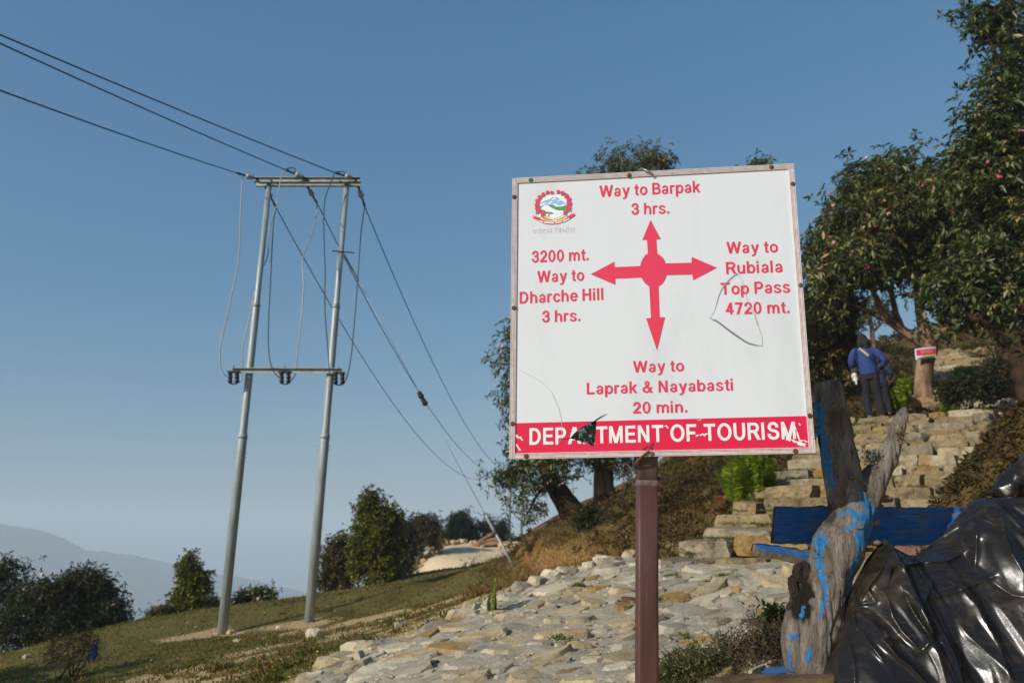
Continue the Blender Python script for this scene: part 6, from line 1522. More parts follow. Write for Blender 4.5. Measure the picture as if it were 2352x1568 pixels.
# rolled fold standing up behind the sheet
rp = [at(x, y, 3.62) for x, y in ((2296, 1150), (2318, 1128), (2340, 1108), (2370, 1085), (2410, 1062))]
Q = soft(rp, 6); Vb, Fb = tube(Q, np.interp(np.linspace(0, 1, len(Q)), (0, 0.4, 1), (0.035, 0.06, 0.085)), 24); Vb = np.array(Vb); Vb = Vb + 0.035 * np.stack([1 - 1.6 * np.abs(fbm(Vb, 9, 3, 251 + i)) for i in range(3)], 1)
MB().put(Vb - org, Fb).build('rolled_fold', m_tarp, tarp, True)
# ------------------------------------------------------------------ walkers
m_skin = plain('skin', '8a5a40', '96644a', 10, 0.6); m_hair = plain('black_hair', '0a0807', '171210', 60, 0.8, 0.5, stretch=(1, 1, 0.2), bdist=0.01)
m_jkt = plain('royal_blue_fleece', '1c3062', '284078', 8, 0.9, 0.3, bdist=0.01); m_jkt2 = plain('navy_jacket', '0e1c3a', '16284a', 8, 0.85, 0.3, bdist=0.01)
m_trs = plain('black_trousers', '0f1012', '191a1c', 8, 0.9, 0.4, bdist=0.01); m_shoe = plain('grey_shoe', '4a4744', '6d6762', 30, 0.8); m_sole = plain('orange_sole', 'a8482a')
m_strap = plain('tan_strap', 'a88a58', 'b89a68', 30, 0.7); m_blk = plain('black_plastic', '0e0e10', '18181a', 30, 0.4); m_lens = plain('white_lens', 'd2cfc2', 'c4c0b2', 10, 0.45)
def ell(c, r, n=12, m=8):
    V = [(c[0], c[1], c[2] + r[2])]
    for i in range(1, m):
        for j in range(n):
            a, b_ = PI * i / m, 2 * PI * j / n; V.append((c[0] + r[0] * math.sin(a) * math.cos(b_), c[1] + r[1] * math.sin(a) * math.sin(b_), c[2] + r[2] * math.cos(a)))
    V.append((c[0], c[1], c[2] - r[2])); Fc = [(0, 1 + j, 1 + (j + 1) % n) for j in range(n)]
    for i in range(m - 2):
        for j in range(n): a = 1 + i * n; Fc.append((a + j, a + n + j, a + n + (j + 1) % n, a + (j + 1) % n))
    e = len(V) - 1; a = 1 + (m - 2) * n; Fc += [(a + (j + 1) % n, a + j, e) for j in range(n)]
    return V, Fc
def limb(mb, pts, rad, n=12, flat_=1.0):
    Q = soft(pts, 4); R = np.interp(np.linspace(0, 1, len(Q)), np.linspace(0, 1, len(rad)), rad); mb.put(*tube(Q, R, n)); return mb
def oval(mb, secs):
    """stacked oval sections (x,y,z,rx,ry)"""
    n = 20; V = []
    for x, y, z, rx, ry in secs:
        V += [(x + rx * math.cos(t), y + ry * math.sin(t), z) for t in np.linspace(0, 2 * PI, n, endpoint=False)]
    k = len(secs); Fc = [(i*n + j, i*n + (j+1) % n, (i+1)*n + (j+1) % n, (i+1)*n + j) for i in range(k-1) for j in range(n)] + [tuple(range(n-1, -1, -1)), tuple(range((k-1)*n, k*n))]
    mb.put(V, Fc); return mb
def hand(mb, w, d, side, thumb):
    """palm with four bent fingers and a thumb leaving its side"""
    w, d, side, thumb = (np.array(v, float) for v in (w, d, side, thumb)); d = d / np.linalg.norm(d)
    limb(mb, [w, w + d * 0.045, w + d * 0.085], (0.026, 0.036, 0.034), 8)
    for k, L in zip((-1.5, -0.5, 0.5, 1.5), (0.065, 0.08, 0.085, 0.07)):
        b0 = w + d * 0.08 + side * k * 0.017; limb(mb, [b0, b0 + d * L * 0.55, b0 + d * L * 0.8 + thumb * L * 0.45], (0.0095, 0.009, 0.0075), 6)
    b0 = w + d * 0.035 + side * 0.034; limb(mb, [b0, b0 + side * 0.03 + d * 0.025, b0 + side * 0.035 + d * 0.055 + thumb * 0.015], (0.012, 0.010, 0.008), 6)
def person(label, foot, heading, k, jmat, bag):
    c, s = math.cos(-heading), math.sin(-heading)
    sk = MB()
    # skeleton shared by body and clothes; x right, y ahead, z up, for a 1.73 m figure
    hd = (-0.06, 0.015, 1.615); nk = (-0.06, 0.0, 1.47)
    shl, shr = (-0.24, 0.0, 1.40), (0.15, 0.0, 1.39); ell_, elr = (-0.34, -0.02, 1.16), (0.35, -0.06, 1.18); wl_, wr_ = (-0.27, 0.20, 1.06), (0.26, 0.13, 1.00)
    hpl, hpr = (-0.09, 0.0, 0.90), (0.11, 0.0, 0.90); knl, knr = (-0.09, 0.04, 0.49), (0.15, 0.05, 0.49); anl, anr = (-0.05, -0.02, 0.09), (0.19, 0.0, 0.09)
    sk.put(*ell(hd, (0.078, 0.10, 0.118)))
    sk.put(*ell((hd[0], hd[1] + 0.105, hd[2] - 0.015), (0.016, 0.022, 0.022), 8, 6))
    for e in (-1, 1): sk.put(*ell((hd[0] + e * 0.078, hd[1] - 0.005, hd[2] - 0.01), (0.014, 0.022, 0.032), 8, 6))
    limb(sk, [hd, nk, (-0.05, 0, 1.36)], (0.055, 0.056, 0.08))
    oval(sk, [(0.0, 0, 0.84, 0.15, 0.10), (0.0, 0, 0.98, 0.15, 0.105), (-0.02, 0, 1.15, 0.155, 0.11), (-0.045, 0, 1.33, 0.175, 0.11), (-0.05, 0, 1.43, 0.10, 0.08)])
    limb(sk, [shl, ell_, wl_], (0.055, 0.042, 0.03)); limb(sk, [shr, elr, wr_], (0.055, 0.042, 0.03))
    limb(sk, [hpl, knl, anl], (0.085, 0.058, 0.04)); limb(sk, [hpr, knr, anr], (0.085, 0.058, 0.04))
    for a in (anl, anr): limb(sk, [(a[0], a[1] - 0.03, 0.05), (a[0], a[1] + 0.10, 0.045), (a[0], a[1] + 0.17, 0.035)], (0.04, 0.038, 0.025), 8)
    hand(sk, wl_, (0.25, 0.6, -0.3), np.array((0, 0.0, 1.0)), np.array((0.8, 0.2, 0))); hand(sk, wr_, (-0.5, 0.35, -0.6), np.array((0.0, 0.8, 0.4)), np.array((-0.6, -0.3, 0)))
    body_me = remeshed('person', sk.v, sk.f, 0.009, 2, [m_skin])
    root = add('person', body_me, None, foot); tag(root, label, 'person', 'walkers on the steps'); root.rotation_euler = (0, 0, -heading); root.scale = (k * 0.93, k * 0.93, k * 1.01)
    j = MB()
    oval(j, [(0.0, 0.0, 0.90, 0.185, 0.135), (0.0, 0, 0.96, 0.19, 0.14), (-0.015, -0.005, 1.10, 0.19, 0.14), (-0.035, -0.01, 1.25, 0.205, 0.145), (-0.045, -0.01, 1.36, 0.215, 0.135), (-0.048, -0.005, 1.425, 0.17, 0.10), (-0.055, 0, 1.475, 0.085, 0.08), (-0.06, 0, 1.50, 0.07, 0.07)])
    limb(j, [(-0.2, 0, 1.385), shl, ((shl[0] + ell_[0]) / 2 - 0.02, -0.015, 1.28), ell_, ((ell_[0] + wl_[0]) / 2, 0.09, 1.10), (wl_[0] + 0.005, 0.17, 1.07)], (0.085, 0.085, 0.078, 0.07, 0.062, 0.052))
    limb(j, [(0.1, 0, 1.385), shr, ((shr[0] + elr[0]) / 2 + 0.01, -0.04, 1.29), elr, ((elr[0] + wr_[0]) / 2, 0.03, 1.09), (wr_[0] + 0.005, 0.11, 1.02)], (0.085, 0.085, 0.078, 0.07, 0.062, 0.052))
    jm = remeshed('jacket', j.v, j.f, 0.012, 3, [jmat]); Vj = verts_of(jm); Nj = normals_of(jm)
    set_verts(jm, Vj + Nj * (0.010 * fbm(Vj * (1, 1, 0.7), 11, 3, 301))[:, None]); add('jacket', jm, root)
    t = MB()
    oval(t, [(0.0, 0, 0.80, 0.165, 0.125), (0.0, 0, 0.90, 0.165, 0.125), (0.0, 0, 1.0, 0.155, 0.115)])
    limb(t, [hpl, (-0.09, 0.0, 0.8), (-0.09, 0.02, 0.62), knl, (-0.075, 0.0, 0.25), (anl[0], anl[1], 0.07)], (0.10, 0.108, 0.095, 0.088, 0.082, 0.080))
    limb(t, [hpr, (0.11, 0.0, 0.8), (0.125, 0.02, 0.62), knr, (0.17, 0.02, 0.25), (anr[0], anr[1], 0.07)], (0.10, 0.108, 0.095, 0.088, 0.082, 0.080))
    tm = remeshed('trousers', t.v, t.f, 0.011, 3, [m_trs]); Vt = verts_of(tm); Nt = normals_of(tm)
    set_verts(tm, Vt + Nt * (0.010 * fbm(Vt * (1, 1, 0.6), 12, 3, 305))[:, None]); add('trousers', tm, root)
    h = MB(); h.put(*ell((hd[0], hd[1] - 0.012, hd[2] + 0.02), (0.104, 0.115, 0.126), 16, 10))
    limb(h, [(hd[0] - 0.03, hd[1] - 0.06, hd[2] + 0.02), (hd[0] - 0.05, hd[1] - 0.075, hd[2] - 0.08), (hd[0] - 0.06, hd[1] - 0.08, hd[2] - 0.175)], (0.08, 0.08, 0.05)); limb(h, [(hd[0] + 0.04, hd[1] - 0.06, hd[2] + 0.02), (hd[0] + 0.05, hd[1] - 0.075, hd[2] - 0.08), (hd[0] + 0.07, hd[1] - 0.08, hd[2] - 0.175)], (0.08, 0.08, 0.05))
    hm = remeshed('hair', h.v, h.f, 0.009, 2, [m_hair]); Vh = verts_of(hm)
    fr_ = (Vh[:, 1] > hd[1] + 0.065) & (Vh[:, 2] < hd[2] + 0.06); Vh[fr_, 1] = hd[1] + 0.065
    set_verts(hm, Vh + normals_of(hm) * (0.010 * fbm(Vh * (1, 1, 0.3), 40, 2, 309))[:, None]); add('hair', hm, root)
    for a in (anl, anr):
        sm = MB(); limb(sm, [(a[0], a[1] - 0.055, 0.055), (a[0], a[1] + 0.02, 0.06), (a[0], a[1] + 0.12, 0.05), (a[0], a[1] + 0.21, 0.035)], (0.048, 0.055, 0.05, 0.03), 12)
        so = sm.build('shoe', m_shoe, root, True); MB().box((a[0] - 0.046, a[1] - 0.10, 0.0), (a[0] + 0.046, a[1] + 0.23, 0.022)).build('sole', m_sole, so)
    def tow(p):
        x, y, z = np.array(p, float) * k; return np.array((foot[0] + x * c - y * s, foot[1] + x * s + y * c, foot[2] + z))
    if bag:
        def ribbon3(name, pts, w, mat):
            Q = soft(pts, 4); mb = MB(); T = unit(np.gradient(Q, axis=0)); nb = unit(np.c_[Q[:, 0] + 0.02, Q[:, 1], np.zeros(len(Q))]); sdv = unit(np.cross(T, nb)) * w / 2
            Vr = np.concatenate((Q + sdv, Q - sdv, Q - sdv + nb * 0.006, Q + sdv + nb * 0.006)); n = len(Q)
            mb.put(Vr, [(a * n + i, b_ * n + i, b_ * n + i + 1, a * n + i + 1) for a, b_ in ((0, 1), (1, 2), (2, 3), (3, 0)) for i in range(n - 1)])
            return mb.build(name, mat, root)
        ribbon3('camera_strap', [(-0.17, 0.06, 1.455), (-0.165, -0.04, 1.475), (-0.13, -0.125, 1.43), (-0.05, -0.168, 1.35), (0.03, -0.172, 1.26)], 0.042, m_strap)
        ribbon3('strap_end', [(0.03, -0.172, 1.26), (0.09, -0.165, 1.20), (0.16, -0.135, 1.12), (0.20, -0.09, 1.06)], 0.03, m_blk)
        ribbon3('shoulder_strap', [(-0.22, 0.09, 1.42), (-0.225, 0.0, 1.495), (-0.22, -0.10, 1.42), (-0.225, -0.155, 1.30), (-0.245, -0.155, 1.15), (-0.26, -0.11, 1.02)], 0.03, m_blk)
        co = tow((-0.265, -0.12, 1.04)); cm = thing('camera', 'camera with long pale lens hanging at the walker\'s left hip', 'camera', co)
        cm.rotation_euler = (0, 0, -heading)
        MB().box((-0.06, -0.04, -0.10), (0.05, 0.04, 0.0)).box((-0.03, -0.055, -0.09), (0.03, -0.041, -0.02)).build('body', m_blk, cm)
        secs = [((-0.005, 0, -0.101), 0.042), ((-0.002, 0, -0.13), 0.050), ((0.0, 0, -0.16), 0.050), ((0.004, 0, -0.165), 0.044), ((0.008, 0, -0.21), 0.050), ((0.012, 0, -0.25), 0.052), ((0.016, 0, -0.27), 0.046)]
        MB().tube([p for p, _ in secs], [r for _, r in secs], 18).build('lens', m_lens, cm, True)
        MB().tube([(0.017, 0, -0.271), (0.02, 0, -0.30), (0.028, 0, -0.38)], [0.052, 0.058, 0.062], 18).build('lens_hood', m_blk, cm, True)
        MB().box((0.005, -0.066, -0.34), (0.03, -0.060, -0.24)).build('tripod_foot', m_lens, cm)
        MB().box((-0.06, -0.052, -0.20), (-0.035, 0.052, -0.135)).build('lens_collar', m_lens, cm)
        co = tow((0.215, -0.10, 1.04)); cm = thing('camera', 'small black camera on a tan strap at the walker\'s right side', 'camera', co); cm.rotation_euler = (0, 0, -heading)
        MB().box((-0.035, -0.06, -0.055), (0.035, 0.06, 0.045)).box((-0.02, -0.025, 0.0455), (0.02, 0.025, 0.065)).build('body', m_blk, cm); MB().tube([(0, -0.061, 0), (0, -0.10, -0.01), (0.0, -0.14, -0.02)], [0.036, 0.036, 0.033], 14).build('lens', m_blk, cm, True)
    return root
p1 = at(2004, 955, 16.0)
q = (p1[:2] - A0) @ SN; p1[2] = max(SZ1, gz(p1[0], p1[1])) + 0.03
person('walker in royal blue jacket and black trousers carrying cameras, seen from behind', p1, math.radians(24), 1.0, m_jkt, True)
p2 = at(2027, 926, 17.4); p2[2] = max(SZ1 + 0.05, gz(p2[0], p2[1])) + 0.03
person('smaller walker in navy clothes mostly hidden behind the walker in royal blue', p2, math.radians(30), 0.76, m_jkt2, False)
# ------------------------------------------------------------------ ferns, shrubs, placard, rocks, grass
LF_FERN = leaf_mat('fern_green', [(0, '4a6012'), (0.5, '6e851e'), (1, '98a038')], 0.35, 0.55, 0.25)
LF_DEAD = leaf_mat('withered_fern', [(0, '4a2c1c'), (0.5, '6d452c'), (1, '8a6240')], 0.15, 0.8, 0.1)
LF_HEATH = leaf_mat('heath_scrub', [(0, '221a10'), (0.3, '3d2e1a'), (0.55, '54402a'), (0.8, '4d4a20'), (1, '6d6a34')], 0.12, 0.8, 0.1)
LF_MOSS = leaf_mat('green_moss', [(0, '26300f'), (0.5, '3f4a18'), (1, '5c5c28')], 0.15, 0.8, 0.1)
LF_GRASS = leaf_mat('turf_grass', [(0, '40401a'), (0.4, '5c5628'), (0.7, '78693a'), (1, '98824e')], 0.2, 0.8, 0.1)
LF_SAGE = leaf_mat('grey_sage', [(0, '3f4424'), (0.5, '5a5f3a'), (1, '7a7458')], 0.15, 0.7, 0.1)
TWIG = plain('dry_twigs', '4a3d30', '7a6a58', 30, 0.9); TWIG_D = plain('dark_twigs', '2a211a', '45372a', 30, 0.9)

def frond(L, r, curve=0.6, pairs=22, wid=0.28):
    """one fern frond along +x rising, arching over; pinnae in pairs"""
    t = np.linspace(0, 1, pairs + 2)
    sp = np.c_[L * t * (0.75 - 0.1 * curve), np.zeros(len(t)), L * (t * 0.85 - curve * 0.55 * t ** 2.4)]
    B, D, LL = [], [], []
    T = unit(np.gradient(sp, axis=0))
    for i in range(2, len(t)):
        k = math.sin(PI * (0.12 + 0.86 * t[i])) ** 0.8 * L * wid * (1 + r.normal(0, 0.06))
        for s in (-1, 1):
            B.append(sp[i]); D.append(unit(np.array((0, s, 0)) * 0.9 + T[i] * 0.42 + (0, 0, -0.12))); LL.append(max(k, 0.01))
    B, D, LL = np.array(B), np.array(D), np.array(LL)
    V, Fc = leaf_geo(B, D, LL, LL * 0.34, r, 0.06)
    var = np.repeat(np.clip(0.5 + r.normal(0, 0.18, len(B)), 0, 1), 2)
    Vs, Fs = tube(sp, np.linspace(0.006, 0.0015, len(sp)) * (L / 0.6), 4, False)
    Fs3 = [tri for f in Fs for tri in ((f[0], f[1], f[2]), (f[0], f[2], f[3]))]
    F_all = np.concatenate((Fc, np.array(Fs3) + len(V)))
    return np.concatenate((V, np.array(Vs))), F_all, np.concatenate((var, np.full(len(Fs3), 0.2)))
def fern(label, foot, n, L, seed, dead=0, upright=0.0, facing=None):
    r = np.random.default_rng(seed); root = thing('fern', label, 'fern', foot, 'ferns on the hillside')
    protos = []
    for k in range(4):
        V, Fc, var = frond(L * r.uniform(0.85, 1.1), r, r.uniform(0.25, 0.9) * (1 - upright)); protos.append(mesh_np('frond', V, Fc, [LF_FERN], False, {'var': ('FACE', 'FLOAT', var)}))
    for k in range(2):
        V, Fc, var = frond(L * r.uniform(0.6, 0.8), r, 1.3, 16); protos.append(mesh_np('withered_frond', V, Fc, [LF_DEAD], False, {'var': ('FACE', 'FLOAT', var)}))
    for k in range(n + dead):
        d_ = k >= n
        o = add('withered_frond' if d_ else 'frond', protos[4 + k % 2] if d_ else protos[k % 4], root)
        o.location = (r.normal(0, L * 0.16), r.normal(0, L * 0.10), r.uniform(0, 0.03)); s = r.uniform(0.7, 1.15)
        o.scale = (s, s, s); o.rotation_euler = (r.normal(0, 0.15), (-0.35 * upright - r.uniform(0, 0.45) if not d_ else r.uniform(0.2, 0.9)), r.uniform(0, 2 * PI))
    return root
g = ground_at(1738, 1168, 8); fern('large bright green fern clump on the bank under the board\'s right end', g, 26, 0.78, 81, 12, 0.7)
g = ground_at(1690, 1150, 8); fern('smaller yellow-green fern left of the large clump on the bank', g, 10, 0.55, 82, 8, 0.4)
g = at(2055, 925, 17.6); g[2] = gz(g[0], g[1]); fern('bright fern beside the second walker\'s legs', g, 16, 0.62, 83, 2, 0.6)
g = at(2085, 900, 18.6); g[2] = gz(g[0], g[1]); fern('fern in front of the placard tree\'s left side', g, 14, 0.62, 84, 2, 0.5)
g = ground_at(1134, 1421, 6); fern('tiny upright fern shoots at the path\'s left edge', g, 5, 0.26, 85, 0, 1.0)
g = at(2218, 860, 21.0); g[2] = gz(g[0], g[1]); fern('green fern right of the upper steps', g, 12, 0.6, 86, 2, 0.4)
g = at(2218, 768, 29.0); g[2] = gz(g[0], g[1]); fern('yellow-green fern near the top of the upper steps', g, 12, 0.7, 87, 2, 0.4)
g = at(2180, 905, 16.6); g[2] = gz(g[0], g[1]); fern('fern sprouting from the dark bush beside the landing', g, 9, 0.5, 88, 2, 0.6)

def bush(name, label, px, py, Y, rx, ry, leafm, seed, tips, L=0.03, W=0.014, spread=0.05, barkm=TWIG_D, wn=6, n_leaf=6, extra=(), r_tip=0.004, sparse=0.0, bl=(), group=None, shell=0.45, foot_at=None):
    f_ = foot_at if foot_at is not None else at(px, py + ry, Y); f_ = np.array(f_, float); f_[2] = gz(f_[0], f_[1])
    lobes = [lobe(px, py, Y, rx, ry)] + [lobe(*e) for e in extra]
    r = np.random.default_rng(seed); tr = []
    for k in range(5):
        c = lobes[k % len(lobes)][0]; e = f_ + (r.normal(0, 0.08), r.normal(0, 0.05), -0.05)
        tr.append(([e, (e + c) / 2 + r.normal(0, 0.06, 3), c + r.normal(0, 0.1, 3)], (r_tip * 3, r_tip * 2, r_tip)))
    return grow(name, label, 'shrub', f_, tr, lobes, leafm, barkm, seed, tips, wn, spread, L, W, n_leaf, r_tip, (20, 95), bl, group, True, shell, sparse, 'foliage', 'stem')
bush('round_shrub', 'dense dark green cushion shrub on the bank below the leaning trunk', 1356, 1200, 14.8, 38, 26, LF_DK, 91, 170, 0.045, 0.02, 0.06, extra=((1385, 1210, 14.6, 22, 20),))
bush('dry_shrub', 'grey dry tangled shrub at the foot of the painted stump', 1725, 1505, 4.05, 80, 46, LF_HEATH, 92, 460, 0.016, 0.006, 0.045, TWIG, 6, 3, ((1765, 1465, 4.1, 46, 30), (1660, 1540, 4.0, 50, 26)), 0.0026, 0.45)
bush('green_shrub', 'low green shrub between the brown post and the dry tangled shrub', 1585, 1545, 4.0, 62, 30, LF_SAGE, 93, 240, 0.022, 0.005, 0.03, TWIG, 6, 8, ((1545, 1560, 3.95, 30, 22), (1620, 1530, 4.0, 30, 22)), 0.002, 0.05)
bush('leafy_weed', 'small fresh green weed at the stump\'s left side', 1786, 1440, 4.3, 18, 30, LF_GR, 94, 46, 0.03, 0.014, 0.03, TWIG_D, 5, 6, (), 0.002)
bush('thorny_shrub', 'dark thorny shrub in the shade at the lower left', 165, 1488, 11.5, 56, 26, LF_BR, 95, 150, 0.03, 0.012, 0.07, TWIG_D, 4, 4, ((205, 1470, 11.5, 22, 22),), 0.005, 0.35)
bush('dark_bush', 'dark low bush at the foot of the placard tree\'s right side', 2225, 893, 15.6, 56, 22, LF_DK, 96, 170, 0.06, 0.024, 0.09, extra=((2265, 880, 15.7, 34, 20), (2185, 905, 15.5, 26, 14)))
bush('bare_shrub', 'pale leafless twig bush right of the upright trunk below the board', 1455, 1105, 17.0, 32, 42, LF_HEATH, 97, 90, 0.03, 0.012, 0.07, TWIG, 3, 2, ((1440, 1080, 17.0, 20, 26),), 0.006, 0.7)
for k, (x, y, Y, rx, ry, m_, lab) in enumerate(((1240, 1258, 16.8, 34, 14, LF_HEATH, 'brown scrub overhanging the earth cut'), (1190, 1275, 18.6, 26, 16, LF_HEATH, 'dry brown scrub beside the stay anchor'), (1088, 1308, 21.5, 28, 14, LF_BR, 'thin twiggy scrub below the dirt road\'s near edge'),
     (1430, 1190, 14.2, 34, 18, LF_BR, 'olive scrub left of the brown post on the bank'), (1540, 1165, 12.6, 40, 24, LF_HEATH, 'russet heath right of the brown post'), (1600, 1120, 13.4, 44, 26, LF_HEATH, 'brown heath below the middle of the board'), (1650, 1080, 13.8, 40, 20, LF_BR, 'dark scrub above the left fern'),
     (1840, 1060, 13.2, 26, 24, LF_BR, 'dark scrub between the board and the steps'), (2290, 845, 19.0, 44, 26, LF_BR, 'olive scrub right of the upper steps'), (2250, 800, 25.0, 36, 18, LF_HEATH, 'brown scrub high on the right hillside'), (2060, 830, 24.0, 34, 22, LF_HEATH, 'brown scrub on the hillside left of the upper steps'), (2320, 1000, 11.5, 40, 20, LF_HEATH, 'dark heath above the mossy mound at the right edge'))):
    bush('heath_shrub', lab, x, y, Y, rx, ry, m_, 110 + k, int(30 + rx * ry * 0.06), 0.05, 0.018, 0.09, TWIG_D, 5, 5, (), 0.005, 0.15, group='heath shrubs on the hillside')

# placard nailed to the rhododendron trunk
pc_ = [at(2101, 801, 17.74), at(2149, 796, 17.74), at(2151, 820, 17.74), at(2103, 826, 17.74)]
po = (pc_[2] + pc_[3]) / 2
placard = thing('placard', 'small red, yellow and white placard fixed to the rhododendron trunk', 'placard', po)
ptl, ptr, pbr, pbl = [p - po for p in pc_]
def pq(u0, v0, u1, v1, d, mat, name, th=0.004):
    f = lambda u, v, dd: ptl + (ptr - ptl) * u + (pbl - ptl) * v + np.array((0, -dd, 0)) + np.array((0, -0.03 * math.sin(PI * u), 0))
    n = 8; V = [f(u0 + (u1 - u0) * i / n, v, dd) for dd in (d, d - th) for v in (v0, v1) for i in range(n + 1)]; m = n + 1
    Fc = [(i, i + m, i + m + 1, i + 1) for i in range(n)] + [(2*m + i, 2*m + i + 1, 3*m + i + 1, 3*m + i) for i in range(n)] + [(i, i + 1, 2*m + i + 1, 2*m + i) for i in range(n)] + [(m + i, 3*m + i, 3*m + i + 1, m + i + 1) for i in range(n)]
    add(name, mesh_np(name, V, Fc, [mat]), placard)
m_p = {k: plain('placard_' + k, c) for k, c in (('white', 'cfd2d6'), ('red', 'c8203c'), ('yellow', 'b8b828'), ('blue', '2a3a88'), ('pink', 'd88a98'))}
pq(0, 0, 1, 1, 0.0, m_p['white'], 'panel', 0.006); pq(0.06, 0.13, 0.98, 0.66, 0.004, m_p['red'], 'red_field', 0.002); pq(0.28, 0.67, 0.99, 0.83, 0.004, m_p['yellow'], 'yellow_field', 0.002); pq(0.1, 0.86, 0.9, 0.98, 0.004, m_p['blue'], 'blue_field', 0.002)
for v in (0.2, 0.33, 0.46): pq(0.22, v, 0.86, v + 0.06, 0.007, m_p['pink'], 'text_line', 0.002)

# blue litter
lb = ground_at(214, 1516, 6); r = np.random.default_rng(5)
Vb, Fb = ell((0, 0, 0.10), (0.055, 0.05, 0.12), 14, 10); Vb = np.array(Vb); Vb = Vb * (1 + 0.35 * fbm(Vb, 14, 3, 401))[:, None]; Vb[:, 2] -= Vb[:, 2].min()
o = MB().put(Vb, Fb).build('plastic_bag', plain('blue_plastic', '1f3f86', '2f56a8', 20, 0.4), None); o.location = lb; tag(o, 'crumpled blue plastic bag lying in the shaded turf at lower left', 'plastic bag')

# loose rocks
rk = [(720, 1455, 17, 13, 'pale wedge-shaped rock on the turf below the right pole', 2), (921, 1434, 17, 8, 'flat grey rock lying on bare earth left of the path', 1), (714, 1556, 15, 14, 'pale angular rock at the very corner of the path, bottom edge', 2), (818, 1524, 22, 10, 'long pale rock on the path border near the bottom', 2), (858, 1527, 17, 8, 'tilted grey rock on the path border', 1),
      (1075, 1412, 8, 5, 'small white stone near the fern shoots', 2), (1270, 1336, 8, 7, 'small pale stone lying below the earth cut', 2), (497, 1454, 8, 5, 'stone wedged at the left pole\'s foot', 0), (530, 1450, 10, 5, 'flat stone right of the left pole\'s foot', 0), (640, 1440, 8, 4, 'white stone on the turf between the poles', 2), (545, 1470, 9, 4, 'low white stone in front of the left pole', 2), (1488, 1298, 10, 12, 'pale block beside the brown post at the path\'s top left', 2), (60, 1507, 8, 6, 'white stone at the edge of the left thicket', 2)]
for k, (x, y, w, h_, lab, mi) in enumerate(rk):
    g = ground_at(x, y + h_ * 0.8, 4); kk = mpp(g); Vb, Fb = rough_block((w * 2 * kk, w * 1.5 * kk, h_ * 2 * kk), 500 + k, 0.16, 0.18)
    o = add('loose_rock', mesh_np('loose_rock', Vb, Fb, [m_st[mi]]), None, g + np.array((0, 0, h_ * kk * 0.55))); o.rotation_euler = (0, 0, k * 0.9); tag(o, lab, 'rock', 'loose rocks on the slope')
r = np.random.default_rng(77)
m_rub = plain('tan_rubble', '8d7654', 'c2a87e', 9, 0.95, 0.4, rand=0.2)
for k in range(34):
    x = 990 + 205 * (k + r.uniform(0, 1)) / 34; g = at(x, 1256, 37.4 + r.uniform(-0.7, 0.9)); g[2] = gz(g[0], g[1]); s = r.uniform(0.14, 0.42) * (1.5 if x < 1040 else 1)
    Vb, Fb = rough_block((s, s * 0.8, s * 0.7), 600 + k, 0.16, 0.2); o = add('rubble_block', mesh_np('rubble_block', Vb, Fb, [m_rub]), None, g + np.array((0, 0, s * 0.18))); o.rotation_euler = (0, 0, r.uniform(0, 3)); tag(o, 'rough tan rubble block lining the far edge of the dirt road', 'rock', 'rubble along the dirt road')
for k in range(22):
    u_ = (k + r.uniform(0, 1)) / 22; g = at(905 + 95 * u_, 1335 - 62 * u_, 26.5 + 10.0 * u_); g[2] = gz(g[0], g[1]); s = r.uniform(0.10, 0.34)
    Vb, Fb = rough_block((s, s * 0.8, s * 0.7), 700 + k, 0.16, 0.2); o = add('rubble_block', mesh_np('rubble_block', Vb, Fb, [m_rub]), None, g + np.array((0, 0, s * 0.15))); o.rotation_euler = (0, 0, r.uniform(0, 3)); tag(o, 'small tan rubble block on the dirt road\'s left shoulder beside the trees', 'rock', 'rubble on the road shoulder')
g = at(1118, 1256, 37.0); g[2] = gz(g[0], g[1]); wd = thing('timber_scrap', 'heap of grey timber and stone at the road end', 'timber', g)
for k in range(5):
    a = r.uniform(-0.5, 0.5); MB().tube([(-0.7 + k * 0.1, 0, 0.06 + 0.05 * k), (0.75 - k * 0.12, a * 0.4, 0.25 + 0.1 * k + a * 0.3)], 0.07, 7).build('timber', BARK_P, wd)
# stones and mullein stalk by the cut
g = ground_at(1216, 1262, 12); ms = thing('dry_flower_stalk', 'tall dry flower stalk standing on the bank against the sky', 'plant', g)
MB().tube(soft([(0, 0, -0.05), (0.01, 0, 0.2), (-0.01, 0, 0.36)]), [0.016] * 9, 6).build('stem', plain('ochre_stalk', '6d5228', '8a6a34', 20, 0.9), ms, True)
tf = np.random.default_rng(4); Vl, Fl = leaf_geo(np.tile((-0.01, 0, 0.36), (60, 1)) + tf.normal(0, 0.025, (60, 3)), unit(tf.normal(size=(60, 3)) + (0, 0, 0.6)), np.full(60, 0.07), np.full(60, 0.03), tf)
tag(add('seed_head', mesh_np('seed_head', Vl, Fl, [LF_DEAD], False, {'var': ('FACE', 'FLOAT', tf.random(120))}), ms), kind='stuff')

